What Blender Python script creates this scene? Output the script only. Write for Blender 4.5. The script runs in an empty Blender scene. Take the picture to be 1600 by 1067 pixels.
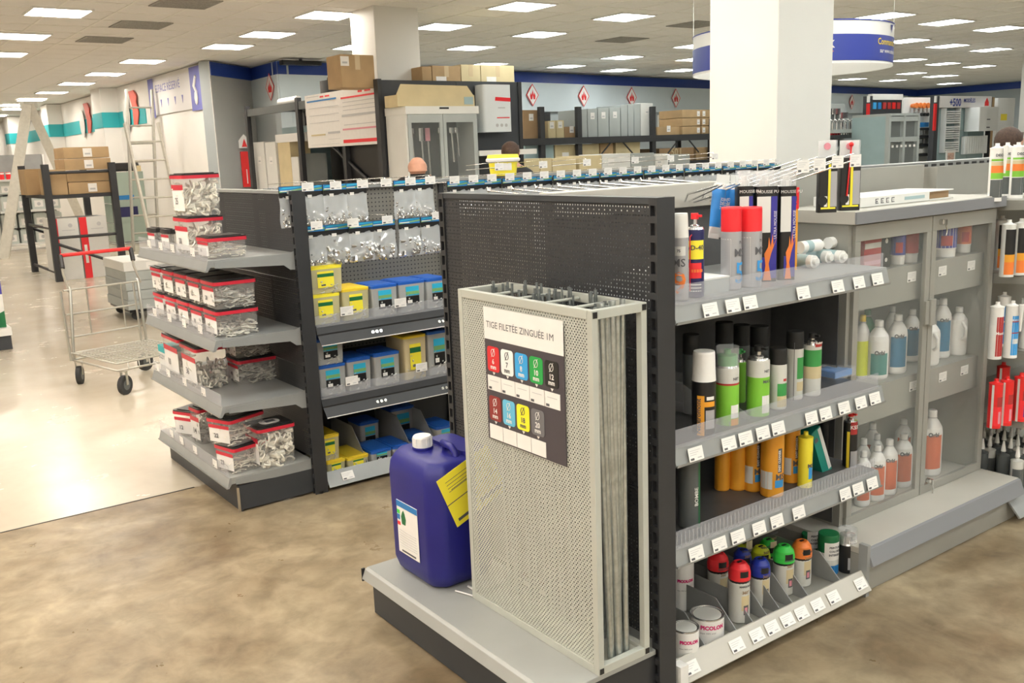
import bpy, math, random
from math import pi, sin, cos, radians as R_
from mathutils import Vector, Matrix
random.seed(7)
SC = bpy.context.scene
COL = SC.collection

# ------------------------------------------------------------------ camera, world, exposure
EYE = 1.572
YAW, PITCH, ROLL, FPX = R_(36.0), R_(11.3), R_(-2.15), 1475.0
_F = Vector((cos(PITCH)*sin(YAW), cos(PITCH)*cos(YAW), -sin(PITCH)))
_R = Vector((cos(YAW), -sin(YAW), 0))
_U = _R.cross(_F)
CR = _R*cos(ROLL) + _U*sin(ROLL)
CU = -_R*sin(ROLL) + _U*cos(ROLL)
cd = bpy.data.cameras.new('camera'); cam = bpy.data.objects.new('camera', cd); COL.objects.link(cam)
cd.sensor_width = 36.0; cd.sensor_fit = 'HORIZONTAL'; cd.lens = FPX/1600*36.0; cd.clip_start = .05; cd.clip_end = 200
m = Matrix((CR, CU, -_F)).transposed().to_4x4(); m.translation = (0, 0, EYE); cam.matrix_world = m
SC.camera = cam
SC.view_settings.view_transform = 'Standard'
try: SC.view_settings.look = 'None'
except Exception: pass
SC.view_settings.gamma = 1.0
SC.view_settings.use_curve_mapping = False
SC.view_settings.exposure = 0.30
SC.cycles.use_denoising = True
SC.cycles.max_bounces = 7; SC.cycles.diffuse_bounces = 4; SC.cycles.glossy_bounces = 3; SC.cycles.transparent_max_bounces = 16
SC.cycles.transmission_bounces = 4
SC.cycles.sample_clamp_indirect = 6
w = bpy.data.worlds.new('world'); SC.world = w; w.use_nodes = True
w.node_tree.nodes['Background'].inputs[0].default_value = (.9, .95, 1, 1)
w.node_tree.nodes['Background'].inputs[1].default_value = 0.35
LIGHT_STRENGTH = 15.0
CEIL = 3.25

def ray(px, py):
    return CR*((px-800)/FPX) - CU*((py-533.5)/FPX) + _F
def onY(px, py, y):
    r = ray(px, py); t = y/r.y; return Vector((r.x*t, y, EYE+r.z*t))
def onX(px, py, x):
    r = ray(px, py); t = x/r.x; return Vector((x, r.y*t, EYE+r.z*t))
def onZ(px, py, z):
    r = ray(px, py); t = (z-EYE)/r.z; return Vector((r.x*t, r.y*t, z))
def onD(px, py, d):
    r = ray(px, py); t = d/math.hypot(r.x, r.y); return Vector((r.x*t, r.y*t, EYE+r.z*t))

# ------------------------------------------------------------------ materials
M = {}
def mat(n, c, rough=.5, metal=0., var=.0, vs=20., bump=0., emis=0., alpha=1., spec=None, coat=0., c2=None, stretch=None):
    m = bpy.data.materials.new(n); m.use_nodes = True; nt = m.node_tree; b = nt.nodes['Principled BSDF']
    c = tuple(c)+(1,)
    b.inputs['Base Color'].default_value = c; b.inputs['Roughness'].default_value = rough; b.inputs['Metallic'].default_value = metal
    if alpha < 1: b.inputs['Alpha'].default_value = alpha
    if coat: b.inputs['Coat Weight'].default_value = coat
    if spec is not None: b.inputs['Specular IOR Level'].default_value = spec
    if emis: b.inputs['Emission Color'].default_value = c; b.inputs['Emission Strength'].default_value = emis
    if var or bump or c2:
        tc = nt.nodes.new('ShaderNodeTexCoord'); mp = nt.nodes.new('ShaderNodeMapping')
        nt.links.new(tc.outputs['Object'], mp.inputs[0])
        if stretch: mp.inputs['Scale'].default_value = stretch
        no = nt.nodes.new('ShaderNodeTexNoise'); no.inputs['Scale'].default_value = vs; no.inputs['Detail'].default_value = 3
        nt.links.new(mp.outputs[0], no.inputs['Vector'])
        if var or c2:
            rp = nt.nodes.new('ShaderNodeValToRGB'); e = rp.color_ramp.elements
            e[0].position = .3; e[1].position = .7
            e[0].color = tuple(max(0, v*(1-var)) for v in c[:3])+(1,)
            e[1].color = (tuple(c2)+(1,)) if c2 else tuple(min(1, v*(1+var)) for v in c[:3])+(1,)
            nt.links.new(no.outputs['Fac'], rp.inputs[0]); nt.links.new(rp.outputs[0], b.inputs['Base Color'])
        if bump:
            bp = nt.nodes.new('ShaderNodeBump'); bp.inputs['Strength'].default_value = bump; bp.inputs['Distance'].default_value = .01
            nt.links.new(no.outputs['Fac'], bp.inputs['Height']); nt.links.new(bp.outputs[0], b.inputs['Normal'])
    M[n] = m; return m

mat('dark', (.030, .031, .034), .45, var=.1, vs=6)
mat('darker', (.015, .015, .016), .5, var=.1, vs=6)
mat('anthracite', (.040, .044, .050), .5, var=.08, vs=4)
mat('rackgrey', (.46, .47, .42), .42, var=.04, vs=8)
mat('shelfgrey', (.31, .32, .315), .38, metal=.15, var=.05, vs=9)
mat('trayrey', (.34, .345, .325), .33, var=.04, vs=6)
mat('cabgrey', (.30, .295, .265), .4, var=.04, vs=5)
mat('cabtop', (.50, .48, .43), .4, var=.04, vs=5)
mat('lip_slate', (.22, .225, .24), .35)
mat('charcoal_deck', (.085, .085, .087), .4, var=.1)
mat('chrome', (.75, .75, .74), .18, 1.)
mat('zinc_shaded', (.22, .24, .24), .4, .6, var=.2, vs=60)  # zinc darkened for the thin rods: shade inside the rack put into the colour
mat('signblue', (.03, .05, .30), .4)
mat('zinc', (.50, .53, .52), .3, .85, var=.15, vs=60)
mat('wire', (.50, .49, .44), .3, .8)
mat('alu', (.46, .45, .40), .4, .5, var=.06)
mat('alu_pale', (.62, .60, .53), .5, .3, var=.06)
mat('black', (.012, .012, .013), .35)
mat('blackmatte', (.012, .012, .012), .6)
mat('rubber', (.03, .03, .03), .7)
mat('white', (.80, .79, .76), .4)
mat('paper', (.82, .80, .77), .55, var=.02)
mat('print', (.10, .10, .11), .6)
mat('printgrey', (.50, .50, .51), .6)
mat('wallwhite', (.86, .84, .80), .7, var=.02, vs=2)
mat('columnwhite', (.78, .77, .73), .55, var=.02, vs=2)
mat('wallgrey', (.42, .46, .47), .6, var=.03, vs=2)
mat('bandblue', (.018, .055, .30), .4)
mat('signwall', (.62, .69, .72), .35, var=.03, vs=1.5)
mat('teal', (.03, .42, .46), .5)
mat('violet', (.16, .17, .50), .5)
mat('redorange', (.75, .14, .10), .5)
mat('signpale', (.74, .72, .72), .5)
mat('ceiling', (.80, .79, .75), .85, var=.03, vs=3)
mat('tile', (.86, .84, .80), .9, var=.02, vs=30)
mat('tbar', (.90, .88, .82), .6)
mat('vent', (.36, .35, .32), .8, var=.15, vs=60)
mat('duct', (.05, .05, .05), .8)
mat('lamp_cool', (.96, 1., .97), .5, emis=LIGHT_STRENGTH)
mat('lamp_warm', (1., .91, .80), .5, emis=LIGHT_STRENGTH*1.6)
mat('kraft', (.44, .30, .155), .7, var=.08, vs=5)
mat('kraftdark', (.36, .23, .12), .7, var=.08, vs=5)
mat('kraftpale', (.62, .52, .31), .7, var=.06, vs=5)
mat('tape', (.58, .45, .27), .3)
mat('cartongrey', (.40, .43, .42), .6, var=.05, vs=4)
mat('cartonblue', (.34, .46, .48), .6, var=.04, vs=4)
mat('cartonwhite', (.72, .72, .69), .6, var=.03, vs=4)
mat('clearplastic', (.80, .82, .84), .12, alpha=.28)
mat('clearlip', (.60, .61, .66), .15, alpha=.24)
mat('cleartub', (.74, .73, .70), .3, alpha=.20)
mat('bagfilm', (.84, .88, .92), .10, alpha=.30)
mat('clearwrap', (.8, .8, .8), .1, alpha=.22)
mat('glasspane', (.62, .66, .64), .05, alpha=.08)
mat('clips', (.82, .78, .68), .85, var=.04)
mat('clipsgrey', (.52, .51, .47), .8, var=.06)
mat('clipsmid', (.68, .66, .59), .85, var=.06)
mat('tubmilk', (.62, .63, .62), .3, alpha=.62)
mat('tubmilkyellow', (.72, .66, .38), .3, alpha=.72)
mat('bolts', (.70, .70, .69), .25, .9)
mat('tubred', (.62, .025, .05), .35)
mat('tubblack', (.02, .018, .018), .3)
mat('lidyellow', (.85, .62, .04), .4)
mat('lidyellow2', (.92, .80, .05), .4)
mat('lidblue', (.015, .11, .48), .4)
mat('cardblue', (.02, .20, .52), .4)
mat('cardcyan', (.03, .45, .70), .4)
mat('cardgreen', (.20, .42, .16), .4)
mat('jerryblue', (.012, .012, .185), .42, var=.06, vs=8)
mat('lime', (.80, .74, .04), .5)
mat('red', (.75, .02, .02), .35)
mat('capred', (.85, .03, .04), .35)
mat('canorange', (.82, .36, .03), .35)
mat('orange', (.85, .22, .04), .4)
mat('orangelabel', (.62, .13, .045), .4)
mat('cangreen', (.22, .55, .05), .35)
mat('fluogreen', (.05, .62, .08), .35)
mat('darkgreen', (.01, .15, .05), .4)
mat('midgreen', (.05, .32, .08), .4)
mat('teal_carton', (.01, .25, .20), .5)
mat('fluoyellow', (.68, .75, .03), .35)
mat('capblue', (.02, .04, .36), .35)
mat('navy', (.018, .02, .10), .35)
mat('skyblue', (.05, .33, .72), .35)
mat('tubeblue', (.03, .25, .68), .35)
mat('purple', (.04, .035, .30), .35)
mat('cangrey', (.42, .42, .44), .35, metal=.2)
mat('canlight', (.62, .62, .58), .35)
mat('candark', (.10, .11, .11), .35)
mat('steelcap', (.70, .70, .70), .2, .9)
mat('labelblue', (.02, .16, .30), .4)
mat('labelsea', (.05, .24, .22), .4)
mat('pink', (.72, .28, .34), .5)
mat('magenta', (.60, .02, .16), .4)
mat('brick', (.42, .03, .03), .5)
mat('s6', (.68, .025, .03), .5); mat('s7', (.88, .88, .86), .5); mat('s8', (.04, .36, .75), .5); mat('s10', (.02, .36, .07), .5)
mat('s14', (.28, .035, .03), .5); mat('s16', (.14, .50, .72), .5); mat('s18', (.88, .82, .03), .5); mat('s20', (.16, .155, .165), .5)
mat('signdark', (.065, .055, .065), .5)
mat('skin', (.55, .29, .20), .5, var=.06, vs=30)
mat('hair', (.06, .032, .02), .7, var=.3, vs=90)
mat('shirt', (.018, .018, .02), .8)
mat('trousers', (.03, .035, .06), .8)
mat('radiator', (.78, .80, .80), .35)
mat('heater', (.74, .78, .80), .3)
mat('palegreenglass', (.55, .68, .60), .15, alpha=.55)
mat('canister', (.52, .56, .53), .5)
mat('photo_skin', (.6, .4, .32), .6, var=.4, vs=20)
mat('pvc', (.42, .36, .26), .5)

def floor_material():
    m = bpy.data.materials.new('concrete'); m.use_nodes = True; nt = m.node_tree; b = nt.nodes['Principled BSDF']; L = nt.links.new
    g = nt.nodes.new('ShaderNodeNewGeometry')
    sep = nt.nodes.new('ShaderNodeSeparateXYZ'); L(g.outputs['Position'], sep.inputs[0])
    def noise(s, d, dist=0.):
        n = nt.nodes.new('ShaderNodeTexNoise'); n.inputs['Scale'].default_value = s; n.inputs['Detail'].default_value = d; n.inputs['Roughness'].default_value = .62
        n.inputs['Distortion'].default_value = dist
        L(g.outputs['Position'], n.inputs['Vector']); return n
    def ramp(n, a, c0, bb, c1):
        r = nt.nodes.new('ShaderNodeValToRGB'); e = r.color_ramp.elements
        e[0].position, e[0].color, e[1].position, e[1].color = a, c0+(1,), bb, c1+(1,)
        L(n.outputs['Fac'], r.inputs[0]); return r
    big = ramp(noise(1.6, 8, .6), .34, (.20, .145, .085), .68, (.42, .345, .235))
    fine = ramp(noise(9., 9, .4), .32, (.62, .60, .56), .62, (1.05, 1.03, 1.0))
    spots = ramp(noise(3.3, 4, 1.4), .60, (0., 0., 0.), .80, (.06, .055, .045))
    mu = nt.nodes.new('ShaderNodeMixRGB'); mu.blend_type = 'MULTIPLY'; mu.inputs[0].default_value = .9
    L(big.outputs[0], mu.inputs[1]); L(fine.outputs[0], mu.inputs[2])
    ad = nt.nodes.new('ShaderNodeMixRGB'); ad.blend_type = 'ADD'; ad.inputs[0].default_value = 1.
    L(mu.outputs[0], ad.inputs[1]); L(spots.outputs[0], ad.inputs[2])
    slab = ramp(noise(.9, 5, .3), .3, (.46, .40, .31), .7, (.60, .54, .44))
    st = nt.nodes.new('ShaderNodeMath'); st.operation = 'GREATER_THAN'; st.inputs[1].default_value = 4.565; L(sep.outputs[1], st.inputs[0])
    mx = nt.nodes.new('ShaderNodeMixRGB'); L(st.outputs[0], mx.inputs[0]); L(ad.outputs[0], mx.inputs[1]); L(slab.outputs[0], mx.inputs[2])
    L(mx.outputs[0], b.inputs['Base Color'])
    r2 = ramp(noise(2.2, 5), .3, (.16, .16, .16), .7, (.30, .30, .30))
    r1 = ramp(noise(5., 5), .3, (.26, .26, .26), .7, (.46, .46, .46))
    mr = nt.nodes.new('ShaderNodeMixRGB'); L(st.outputs[0], mr.inputs[0]); L(r1.outputs[0], mr.inputs[1]); L(r2.outputs[0], mr.inputs[2])
    L(mr.outputs[0], b.inputs['Roughness'])
    bp = nt.nodes.new('ShaderNodeBump'); bp.inputs['Strength'].default_value = .05; bp.inputs['Distance'].default_value = .02
    L(noise(1.2, 3).outputs['Fac'], bp.inputs['Height']); L(bp.outputs[0], b.inputs['Normal'])
    M['concrete'] = m
floor_material()

# ------------------------------------------------------------------ mesh builder
class MB:
    def __init__(s): s.v = []; s.f = []; s.mi = []; s.sm = []; s.ms = []
    def mi_(s, m):
        m = M[m] if isinstance(m, str) else m
        if m not in s.ms: s.ms.append(m)
        return s.ms.index(m)
    def add(s, vs, fs, m, smooth=False):
        o = len(s.v); s.v += [tuple(v) for v in vs]; i = s.mi_(m)
        for f in fs: s.f.append(tuple(a+o for a in f)); s.mi.append(i); s.sm.append(smooth)
        return s
    def box(s, x0, x1, y0, y1, z0, z1, m, T=None):
        vs = [(x, y, z) for z in (z0, z1) for y in (y0, y1) for x in (x0, x1)]
        if T is not None: vs = [T @ Vector(v) for v in vs]
        return s.add(vs, [(0, 2, 3, 1), (4, 5, 7, 6), (0, 1, 5, 4), (2, 6, 7, 3), (0, 4, 6, 2), (1, 3, 7, 5)], m)
    def bbox(s, x0, x1, y0, y1, z0, z1, m, c=.006, n=3, top=None, T=None):
        """box with rounded vertical edges; top = (dx, dy) growth of the upper outline"""
        ring = []
        for (cx, cy, a0) in ((x1-c, y1-c, 0), (x0+c, y1-c, pi/2), (x0+c, y0+c, pi), (x1-c, y0+c, 1.5*pi)):
            for k in range(n+1):
                a = a0+k*pi/2/n; ring.append((cx+c*cos(a), cy+c*sin(a)))
        N = len(ring); mx, my = (x0+x1)/2, (y0+y1)/2
        sx, sy = (1, 1) if top is None else (1+2*top[0]/(x1-x0), 1+2*top[1]/(y1-y0))
        vs = [(x, y, z0) for x, y in ring]+[(mx+(x-mx)*sx, my+(y-my)*sy, z1) for x, y in ring]
        if T is not None: vs = [T @ Vector(v) for v in vs]
        s.add(vs, [(k, (k+1) % N, N+(k+1) % N, N+k) for k in range(N)], m, True)
        s.add(vs, [tuple(range(N-1, -1, -1)), tuple(range(N, 2*N))], m)
        return s
    def cyl(s, p0, p1, r0, m, r1=None, n=12, caps=True, smooth=True):
        p0, p1 = Vector(p0), Vector(p1); r1 = r0 if r1 is None else r1
        d = (p1-p0).normalized(); a = d.orthogonal().normalized(); b = d.cross(a)
        vs = [p0+(a*cos(2*pi*k/n)+b*sin(2*pi*k/n))*r0 for k in range(n)]+[p1+(a*cos(2*pi*k/n)+b*sin(2*pi*k/n))*r1 for k in range(n)]
        s.add(vs, [(k, (k+1) % n, n+(k+1) % n, n+k) for k in range(n)], m, smooth)
        if caps: s.add(vs, [tuple(range(n-1, -1, -1)), tuple(range(n, 2*n))], m)
        return s
    def tube(s, pts, r, m, n=6):
        pts = [Vector(p) for p in pts]; vs = []; prev = None
        for i, p in enumerate(pts):
            d = (pts[min(i+1, len(pts)-1)]-pts[max(i-1, 0)]).normalized()
            a = d.orthogonal().normalized() if prev is None else (prev-d*prev.dot(d)).normalized()
            prev = a; b = d.cross(a)
            vs += [p+(a*cos(2*pi*k/n)+b*sin(2*pi*k/n))*r for k in range(n)]
        fs = [(i*n+k, i*n+(k+1) % n, (i+1)*n+(k+1) % n, (i+1)*n+k) for i in range(len(pts)-1) for k in range(n)]
        s.add(vs, fs, m, True); s.add(vs, [tuple(range(n-1, -1, -1)), tuple(range(len(vs)-n, len(vs)))], m)
        return s
    def lathe(s, prof, m, n=20, c=(0, 0), sq=(1, 1)):
        """prof: list of (r, z[, mat for the segment up to next])"""
        for i in range(len(prof)-1):
            mm = prof[i][2] if len(prof[i]) > 2 else m
            (r0, z0), (r1, z1) = prof[i][:2], prof[i+1][:2]
            vs = [(c[0]+r*sq[0]*cos(2*pi*k/n), c[1]+r*sq[1]*sin(2*pi*k/n), z) for r, z in ((r0, z0), (r1, z1)) for k in range(n)]
            s.add(vs, [(k, (k+1) % n, n+(k+1) % n, n+k) for k in range(n)], mm, True)
        return s
    def patch(s, r, z0, z1, a0, a1, m, n=6, sq=(1, 1)):
        """curved label on an upright cylinder; angles in degrees from -Y towards -X"""
        vs = []
        for k in range(n+1):
            a = R_(a0+(a1-a0)*k/n)
            vs += [(-sin(a)*r*sq[0], -cos(a)*r*sq[1], z0), (-sin(a)*r*sq[0], -cos(a)*r*sq[1], z1)]
        return s.add(vs, [(2*k, 2*k+1, 2*k+3, 2*k+2) for k in range(n)], m, True)
    def prism(s, poly, axis, a, b, m):
        """extrude a 2D polygon along axis ('x','y','z')"""
        f = {'x': lambda p, t: (t, p[0], p[1]), 'y': lambda p, t: (p[0], t, p[1]), 'z': lambda p, t: (p[0], p[1], t)}[axis]
        N = len(poly); vs = [f(p, a) for p in poly]+[f(p, b) for p in poly]
        return s.add(vs, [tuple(range(N)), tuple(range(2*N-1, N-1, -1))]+[(k, N+k, N+(k+1) % N, (k+1) % N) for k in range(N)], m)
    def quad(s, a, b, c, d, m): return s.add([a, b, c, d], [(0, 1, 2, 3)], m)
    def sphere(s, c, r, m, n=12, sc=(1, 1, 1), half=False):
        k0 = 0; rows = n//2; vs = []; 
        for i in range(rows+1):
            t = pi/2*i/rows if half else pi*i/rows
            for k in range(n):
                vs.append((c[0]+r*sc[0]*sin(t)*cos(2*pi*k/n), c[1]+r*sc[1]*sin(t)*sin(2*pi*k/n), c[2]+r*sc[2]*cos(t)))
        return s.add(vs, [(i*n+k, (i+1)*n+k, (i+1)*n+(k+1) % n, i*n+(k+1) % n) for i in range(rows) for k in range(n)], m, True)
    def mesh(s, name):
        me = bpy.data.meshes.new(name); me.from_pydata(s.v, [], s.f)
        for q in s.ms: me.materials.append(q)
        me.polygons.foreach_set('material_index', s.mi); me.polygons.foreach_set('use_smooth', s.sm); me.update(); return me
    def build(s, name, parent=None, loc=(0, 0, 0), rz=0., bevel=0., tag=None):
        return put(name, s.mesh(name), parent, loc, rz, bevel, tag)

def put(name, me, parent=None, loc=(0, 0, 0), rz=0., bevel=0., tag=None):
    o = bpy.data.objects.new(name, me); COL.objects.link(o); o.location = loc; o.rotation_euler = (0, 0, rz)
    if parent is not None: o.parent = parent
    if bevel:
        b = o.modifiers.new('edge', 'BEVEL'); b.width = bevel; b.segments = 2; b.limit_method = 'ANGLE'
    if tag: settag(o, *tag)
    return o
def settag(o, label=None, cat=None, group=None, kind=None):
    if label: o['label'] = label
    if cat: o['category'] = cat
    if group: o['group'] = group
    if kind: o['kind'] = kind
    return o
def thing(name, label, cat, loc=(0, 0, 0), rz=0., group=None):
    o = bpy.data.objects.new(name, None); COL.objects.link(o); o.location = loc; o.rotation_euler = (0, 0, rz); o.empty_display_size = .05
    return settag(o, label, cat, group)
def dup(root, loc, rz=None, label=None, group=None, scale=None):
    r = root.copy(); COL.objects.link(r); r.location = loc
    if rz is not None: r.rotation_euler = (0, 0, rz)
    if scale: r.scale = scale
    if label: r['label'] = label
    if group: r['group'] = group
    for ch in list(root.children):
        c = ch.copy(); COL.objects.link(c); c.parent = r
        for g in list(ch.children):
            d = g.copy(); COL.objects.link(d); d.parent = c
    return r
def struct(name, mb, label=None, **k):
    o = mb.build(name, **k); o['kind'] = 'structure'
    if label: o['label'] = label
    return o

_txt = {}
def text_mesh(sx, size, m, align='LEFT', bold=0.):
    key = (sx, round(size, 5), m, align, bold)
    if key in _txt: return _txt[key]
    cu = bpy.data.curves.new('lettering', 'FONT'); cu.body = sx; cu.size = size; cu.resolution_u = 2; cu.align_x = align; cu.offset = bold
    o = bpy.data.objects.new('lettering', cu); COL.objects.link(o)
    dg = bpy.context.evaluated_depsgraph_get(); dg.update()
    me = bpy.data.meshes.new_from_object(o.evaluated_get(dg)); bpy.data.objects.remove(o)
    me.materials.clear(); me.materials.append(M[m]); me.name = 'lettering'
    _txt[key] = me; return me
def text(sx, size, m, parent, o, u, v, align='LEFT', bold=0., name='lettering'):
    """flat lettering: o origin, u reading direction, v up (both unit), in the parent's frame"""
    u, v = Vector(u).normalized(), Vector(v).normalized(); n = u.cross(v)
    ob = bpy.data.objects.new(name, text_mesh(sx, size, m, align, bold)); COL.objects.link(ob)
    ob.matrix_local = Matrix.Translation(Vector(o)+n*.0007) @ Matrix((u, v, n)).transposed().to_4x4()
    if parent is not None: ob.parent = parent
    return ob
def wrap_text(sx, size, m, parent, r, z, a, bold=0., vertical=False, align='CENTER'):
    """lettering bent round an upright cylinder, centred at angle a (deg from -Y towards -X)"""
    me = text_mesh(sx, size, m, align, bold).copy()
    for v in me.vertices:
        x, y = v.co.x, v.co.y
        if vertical: x, y = -y, x
        t = R_(a)-x/r
        v.co = (-sin(t)*(r+.0008), -cos(t)*(r+.0008), z+y)
    ob = bpy.data.objects.new('lettering', me); COL.objects.link(ob); ob.parent = parent; return ob

def perforated(w_, h_, pu, pv, r, m, f, stagger=False, keep=None, hs=1.):
    """sheet of cells with hexagonal holes; f maps (u, v) to a point"""
    nu, nv = max(1, round(w_/pu)), max(1, round(h_/pv)); pu, pv = w_/nu, h_/nv; vs, fs = [], []
    for j in range(nv):
        off = pu/2 if (stagger and j % 2) else 0
        cells = [(i*pu+off, (i+1)*pu+off) for i in range(nu if not off else nu-1)]
        if off: cells = [(0, off)]+cells+[(w_-off, w_)]
        y0, y1 = j*pv, (j+1)*pv
        for i, (a, b) in enumerate(cells):
            o = len(vs); vs += [f(a, y0), f(b, y0), f(b, y1), f(a, y1)]
            if (b-a) < pu*.9 or (keep and not keep(i, j)):
                fs.append((o, o+1, o+2, o+3)); continue
            cx, cy = (a+b)/2, (y0+y1)/2
            vs += [f(cx+r*cos(k*pi/3)*hs, cy+r*sin(k*pi/3)) for k in range(6)]
            h = o+4
            fs += [(o+3, h+3, h+2, h+1, h, o+2), (o, o+1, h, h+5, h+4, h+3), (o+1, o+2, h), (o+3, o, h+3)]
    return MB().add(vs, fs, m)

# ------------------------------------------------------------------ structure
X0, X1, Y0, Y1 = -6.0, 34.0, -6.0, 62.0
mb = MB(); mb.box(X0, X1, Y0, Y1, -.06, 0, 'concrete'); floor = struct('floor', mb, 'polished beige and brown concrete floor')
mb = MB(); mb.box(-6, 1.33, 4.558, 4.568, .0002, .0012, 'darker'); struct('trim_1', mb, 'saw-cut joint across the concrete floor')
mb = MB(); mb.box(X0, X1, Y0, Y1, CEIL+.012, CEIL+.05, 'ceiling'); ceiling = struct('ceiling', mb, 'suspended ceiling of square grey-white tiles')
# left wall with reserve-area signs
WX = 5.65
mb = MB()
mb.prism([(WX, 16.04), (WX, 62), (WX+.3, 62), (WX+.3, 17.6), (6.76, 17.4), (6.76, 17.0), (5.66, 16.04)], 'z', 0, CEIL, 'wallwhite')
wall_left = struct('wall_left', mb, 'white side wall running back on the left')
mb = MB()
for ya, yb in ((21.9, 22.7), (27.5, 28.3), (33.5, 34.3)): mb.box(WX-.35, WX, ya, yb, 0, CEIL, 'wallwhite')
mb.build('pilaster', wall_left)
mb = MB(); mb.box(WX-.02, WX, 22.7, 36.5, 2.42, 2.74, 'teal')
for ya, yb in ((21.9, 22.7), (27.5, 28.3), (33.5, 34.3)): mb.box(WX-.36, WX-.35, ya, yb, 2.42, 2.74, 'teal'); mb.box(WX-.35, WX, ya-.01, ya, 2.42, 2.74, 'teal')
mb.box(WX-.02, WX, 19.9, 21.9, 2.42, 2.74, 'teal')
mb.build('teal_band', wall_left)
t = thing('fascia_sign', 'white fascia sign with violet ends reading ESPACE RESERVE above left wall', 'sign', (WX-.03, 17.7, 2.8))
mb = MB(); mb.box(0, .02, -1.6, 1.75, -.27, .36, 'signpale'); mb.build('sign_board', t)
mb = MB(); mb.box(-.004, 0, -1.35, -.72, -.31, .42, 'violet'); mb.build('violet_panel', t); mb = MB(); mb.box(-.004, 0, 1.45, 1.78, -.31, .42, 'violet'); mb.build('violet_panel', t)
text('ESPACE RÉSERVÉ', .20, 'violet', t, (-.002, 1.32, .14), (0, -1, 0), (0, 0, 1))
mb = MB()
for k in range(4): mb.prism([(.98-k*.42, .0), (1.06-k*.42, .0), (1.02-k*.42, -.14)], 'x', -.004, -.001, 'violet')
mb.build('arrow_marks', t)
mb = MB(); mb.tube([(-.01, -1.0, -.15), (-.01, -1.05, 0), (-.01, -.95, .1), (-.01, -1.08, .26)], .03, 'white', 6); mb.sphere((-.01, -1.0, -.1), .09, 'white', 8, (.2, 1, 1.4)); mb.build('tap_symbol', t)
for k, yy in enumerate((20.6, 24.6)):
    t = thing('arrow_sign', ('red arrow sign on the teal band beside the tall ladder', 'red arrow sign further along the teal band above the stepladder')[k], 'sign', (WX-.05, yy, 2.75))
    mb = MB(); mb.prism([(.25, .35), (-.12, .35), (-.30, .22), (-.22, .12), (-.35, -.1), (-.15, -.35), (.08, -.35), (.05, 0)], 'x', 0, .02, 'redorange'); mb.build('arrow', t)
    mb = MB(); mb.sphere((0, .55, -.1), .26, 'white', 12, (.06, 1, 1.3)); mb.build('round_emblem', t)
# wall beyond the corner and back wall with blue band
def slab(p, q, z0, z1, th, m, mb):
    p, q = Vector(p+(0,)), Vector(q+(0,)); d = (q-p).normalized(); n = Vector((-d.y, d.x, 0))*th
    mb.prism([tuple(p.xy), tuple(q.xy), tuple((q+n).xy), tuple((p+n).xy)], 'z', z0, z1, m)
path = [(5.66, 16.04), (6.76, 17.0), (6.70, 15.70), (7.75, 15.78), (32.43, 19.42), (32.2, 10.0), (32.2, -6)]
mb = MB(); mb2 = MB(); mb3 = MB()
for k, (p, q) in enumerate(zip(path, path[1:])):
    slab(p, q, 0, CEIL, .2, 'wallgrey', mb)
    p2, q2 = Vector(p+(0,)), Vector(q+(0,)); d = (q2-p2).normalized(); n = Vector((d.y, -d.x, 0))*.02
    slab(tuple((p2+n).xy), tuple((q2+n).xy), 3.02, 3.235, .015, 'bandblue', mb2)
wall_back = struct('wall_back', mb, 'grey back wall with blue band under the ceiling'); mb2.build('blue_band', wall_back)
t = thing('warning_fascia', 'pale fascia with flammable warning diamonds along the back wall', 'sign', (0, 0, 0))
bw = lambda x: 15.78+(x-7.75)*(19.42-15.78)/(32.43-7.75)
mb = MB(); dx = (Vector((32.43, 19.42, 0))-Vector((7.75, 15.78, 0))).normalized(); bn = Vector((dx.y, -dx.x, 0))
slab((6.68, 15.62), (7.76, bw(7.76)-.06), 2.42, 3.02, .03, 'signwall', mb); slab((6.72, 17.0), (6.66, 15.65), 2.42, 3.02, .03, 'signwall', mb); slab((7.7, bw(7.7)-.08), (31.5, bw(31.5)-.08), 2.42, 3.02, .03, 'signwall', mb); mb.build('board', t)
diam = []
for px, py in ((832, 148), (912, 149), (987, 150), (1056, 150), (1331, 158)):
    r = ray(px, py); s_ = None
    lo, hi = 8., 40.
    for _ in range(40):
        y = (lo+hi)/2; q = onY(px, py, y)
        if y < bw(q.x)-.11: lo = y
        else: hi = y
    d = MB(); cx = Vector((q.x, q.y, max(2.74, min(q.z, 2.76))))
    def fr(a, b, off): return tuple(cx+dx*a+Vector((0, 0, b))+bn*off)
    def pol(pts, off, m): d.add([fr(a, b, off) for a, b in pts], [tuple(range(len(pts)))], m)
    pol([(-.19, 0), (0, -.235), (.19, 0), (0, .235)], .004, 'red'); pol([(-.165, 0), (0, -.205), (.165, 0), (0, .205)], .006, 'white')
    pol([(-.07, -.09), (.07, -.09), (.085, -.02), (.05, .06), (.03, 0), (.0, .12), (-.03, 0), (-.055, .05), (-.085, -.02)], .008, 'red')
    pol([(-.02, -.09), (.02, -.09), (.0, -.0)], .010, 'white')
    d.build('warning_diamond', t)
d = MB(); q = onX(423, 136, 6.67)
def pol2(pts, x, m): d.add([(x, q.y-a, q.z+b) for a, b in pts], [tuple(range(len(pts)))], m)
pol2([(-.19, 0), (0, -.235), (.19, 0), (0, .235)], 6.655, 'red'); pol2([(-.165, 0), (0, -.205), (.165, 0), (0, .205)], 6.653, 'white'); pol2([(-.07, -.09), (.07, -.09), (.085, -.02), (.05, .06), (.03, 0), (.0, .12), (-.03, 0), (-.055, .05), (-.085, -.02)], 6.651, 'red')
d.build('warning_diamond', t)
mb = MB(); mb.box(X0-.2, X0, Y0, Y1, 0, CEIL, 'wallwhite'); struct('wall_outer', mb)
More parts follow.
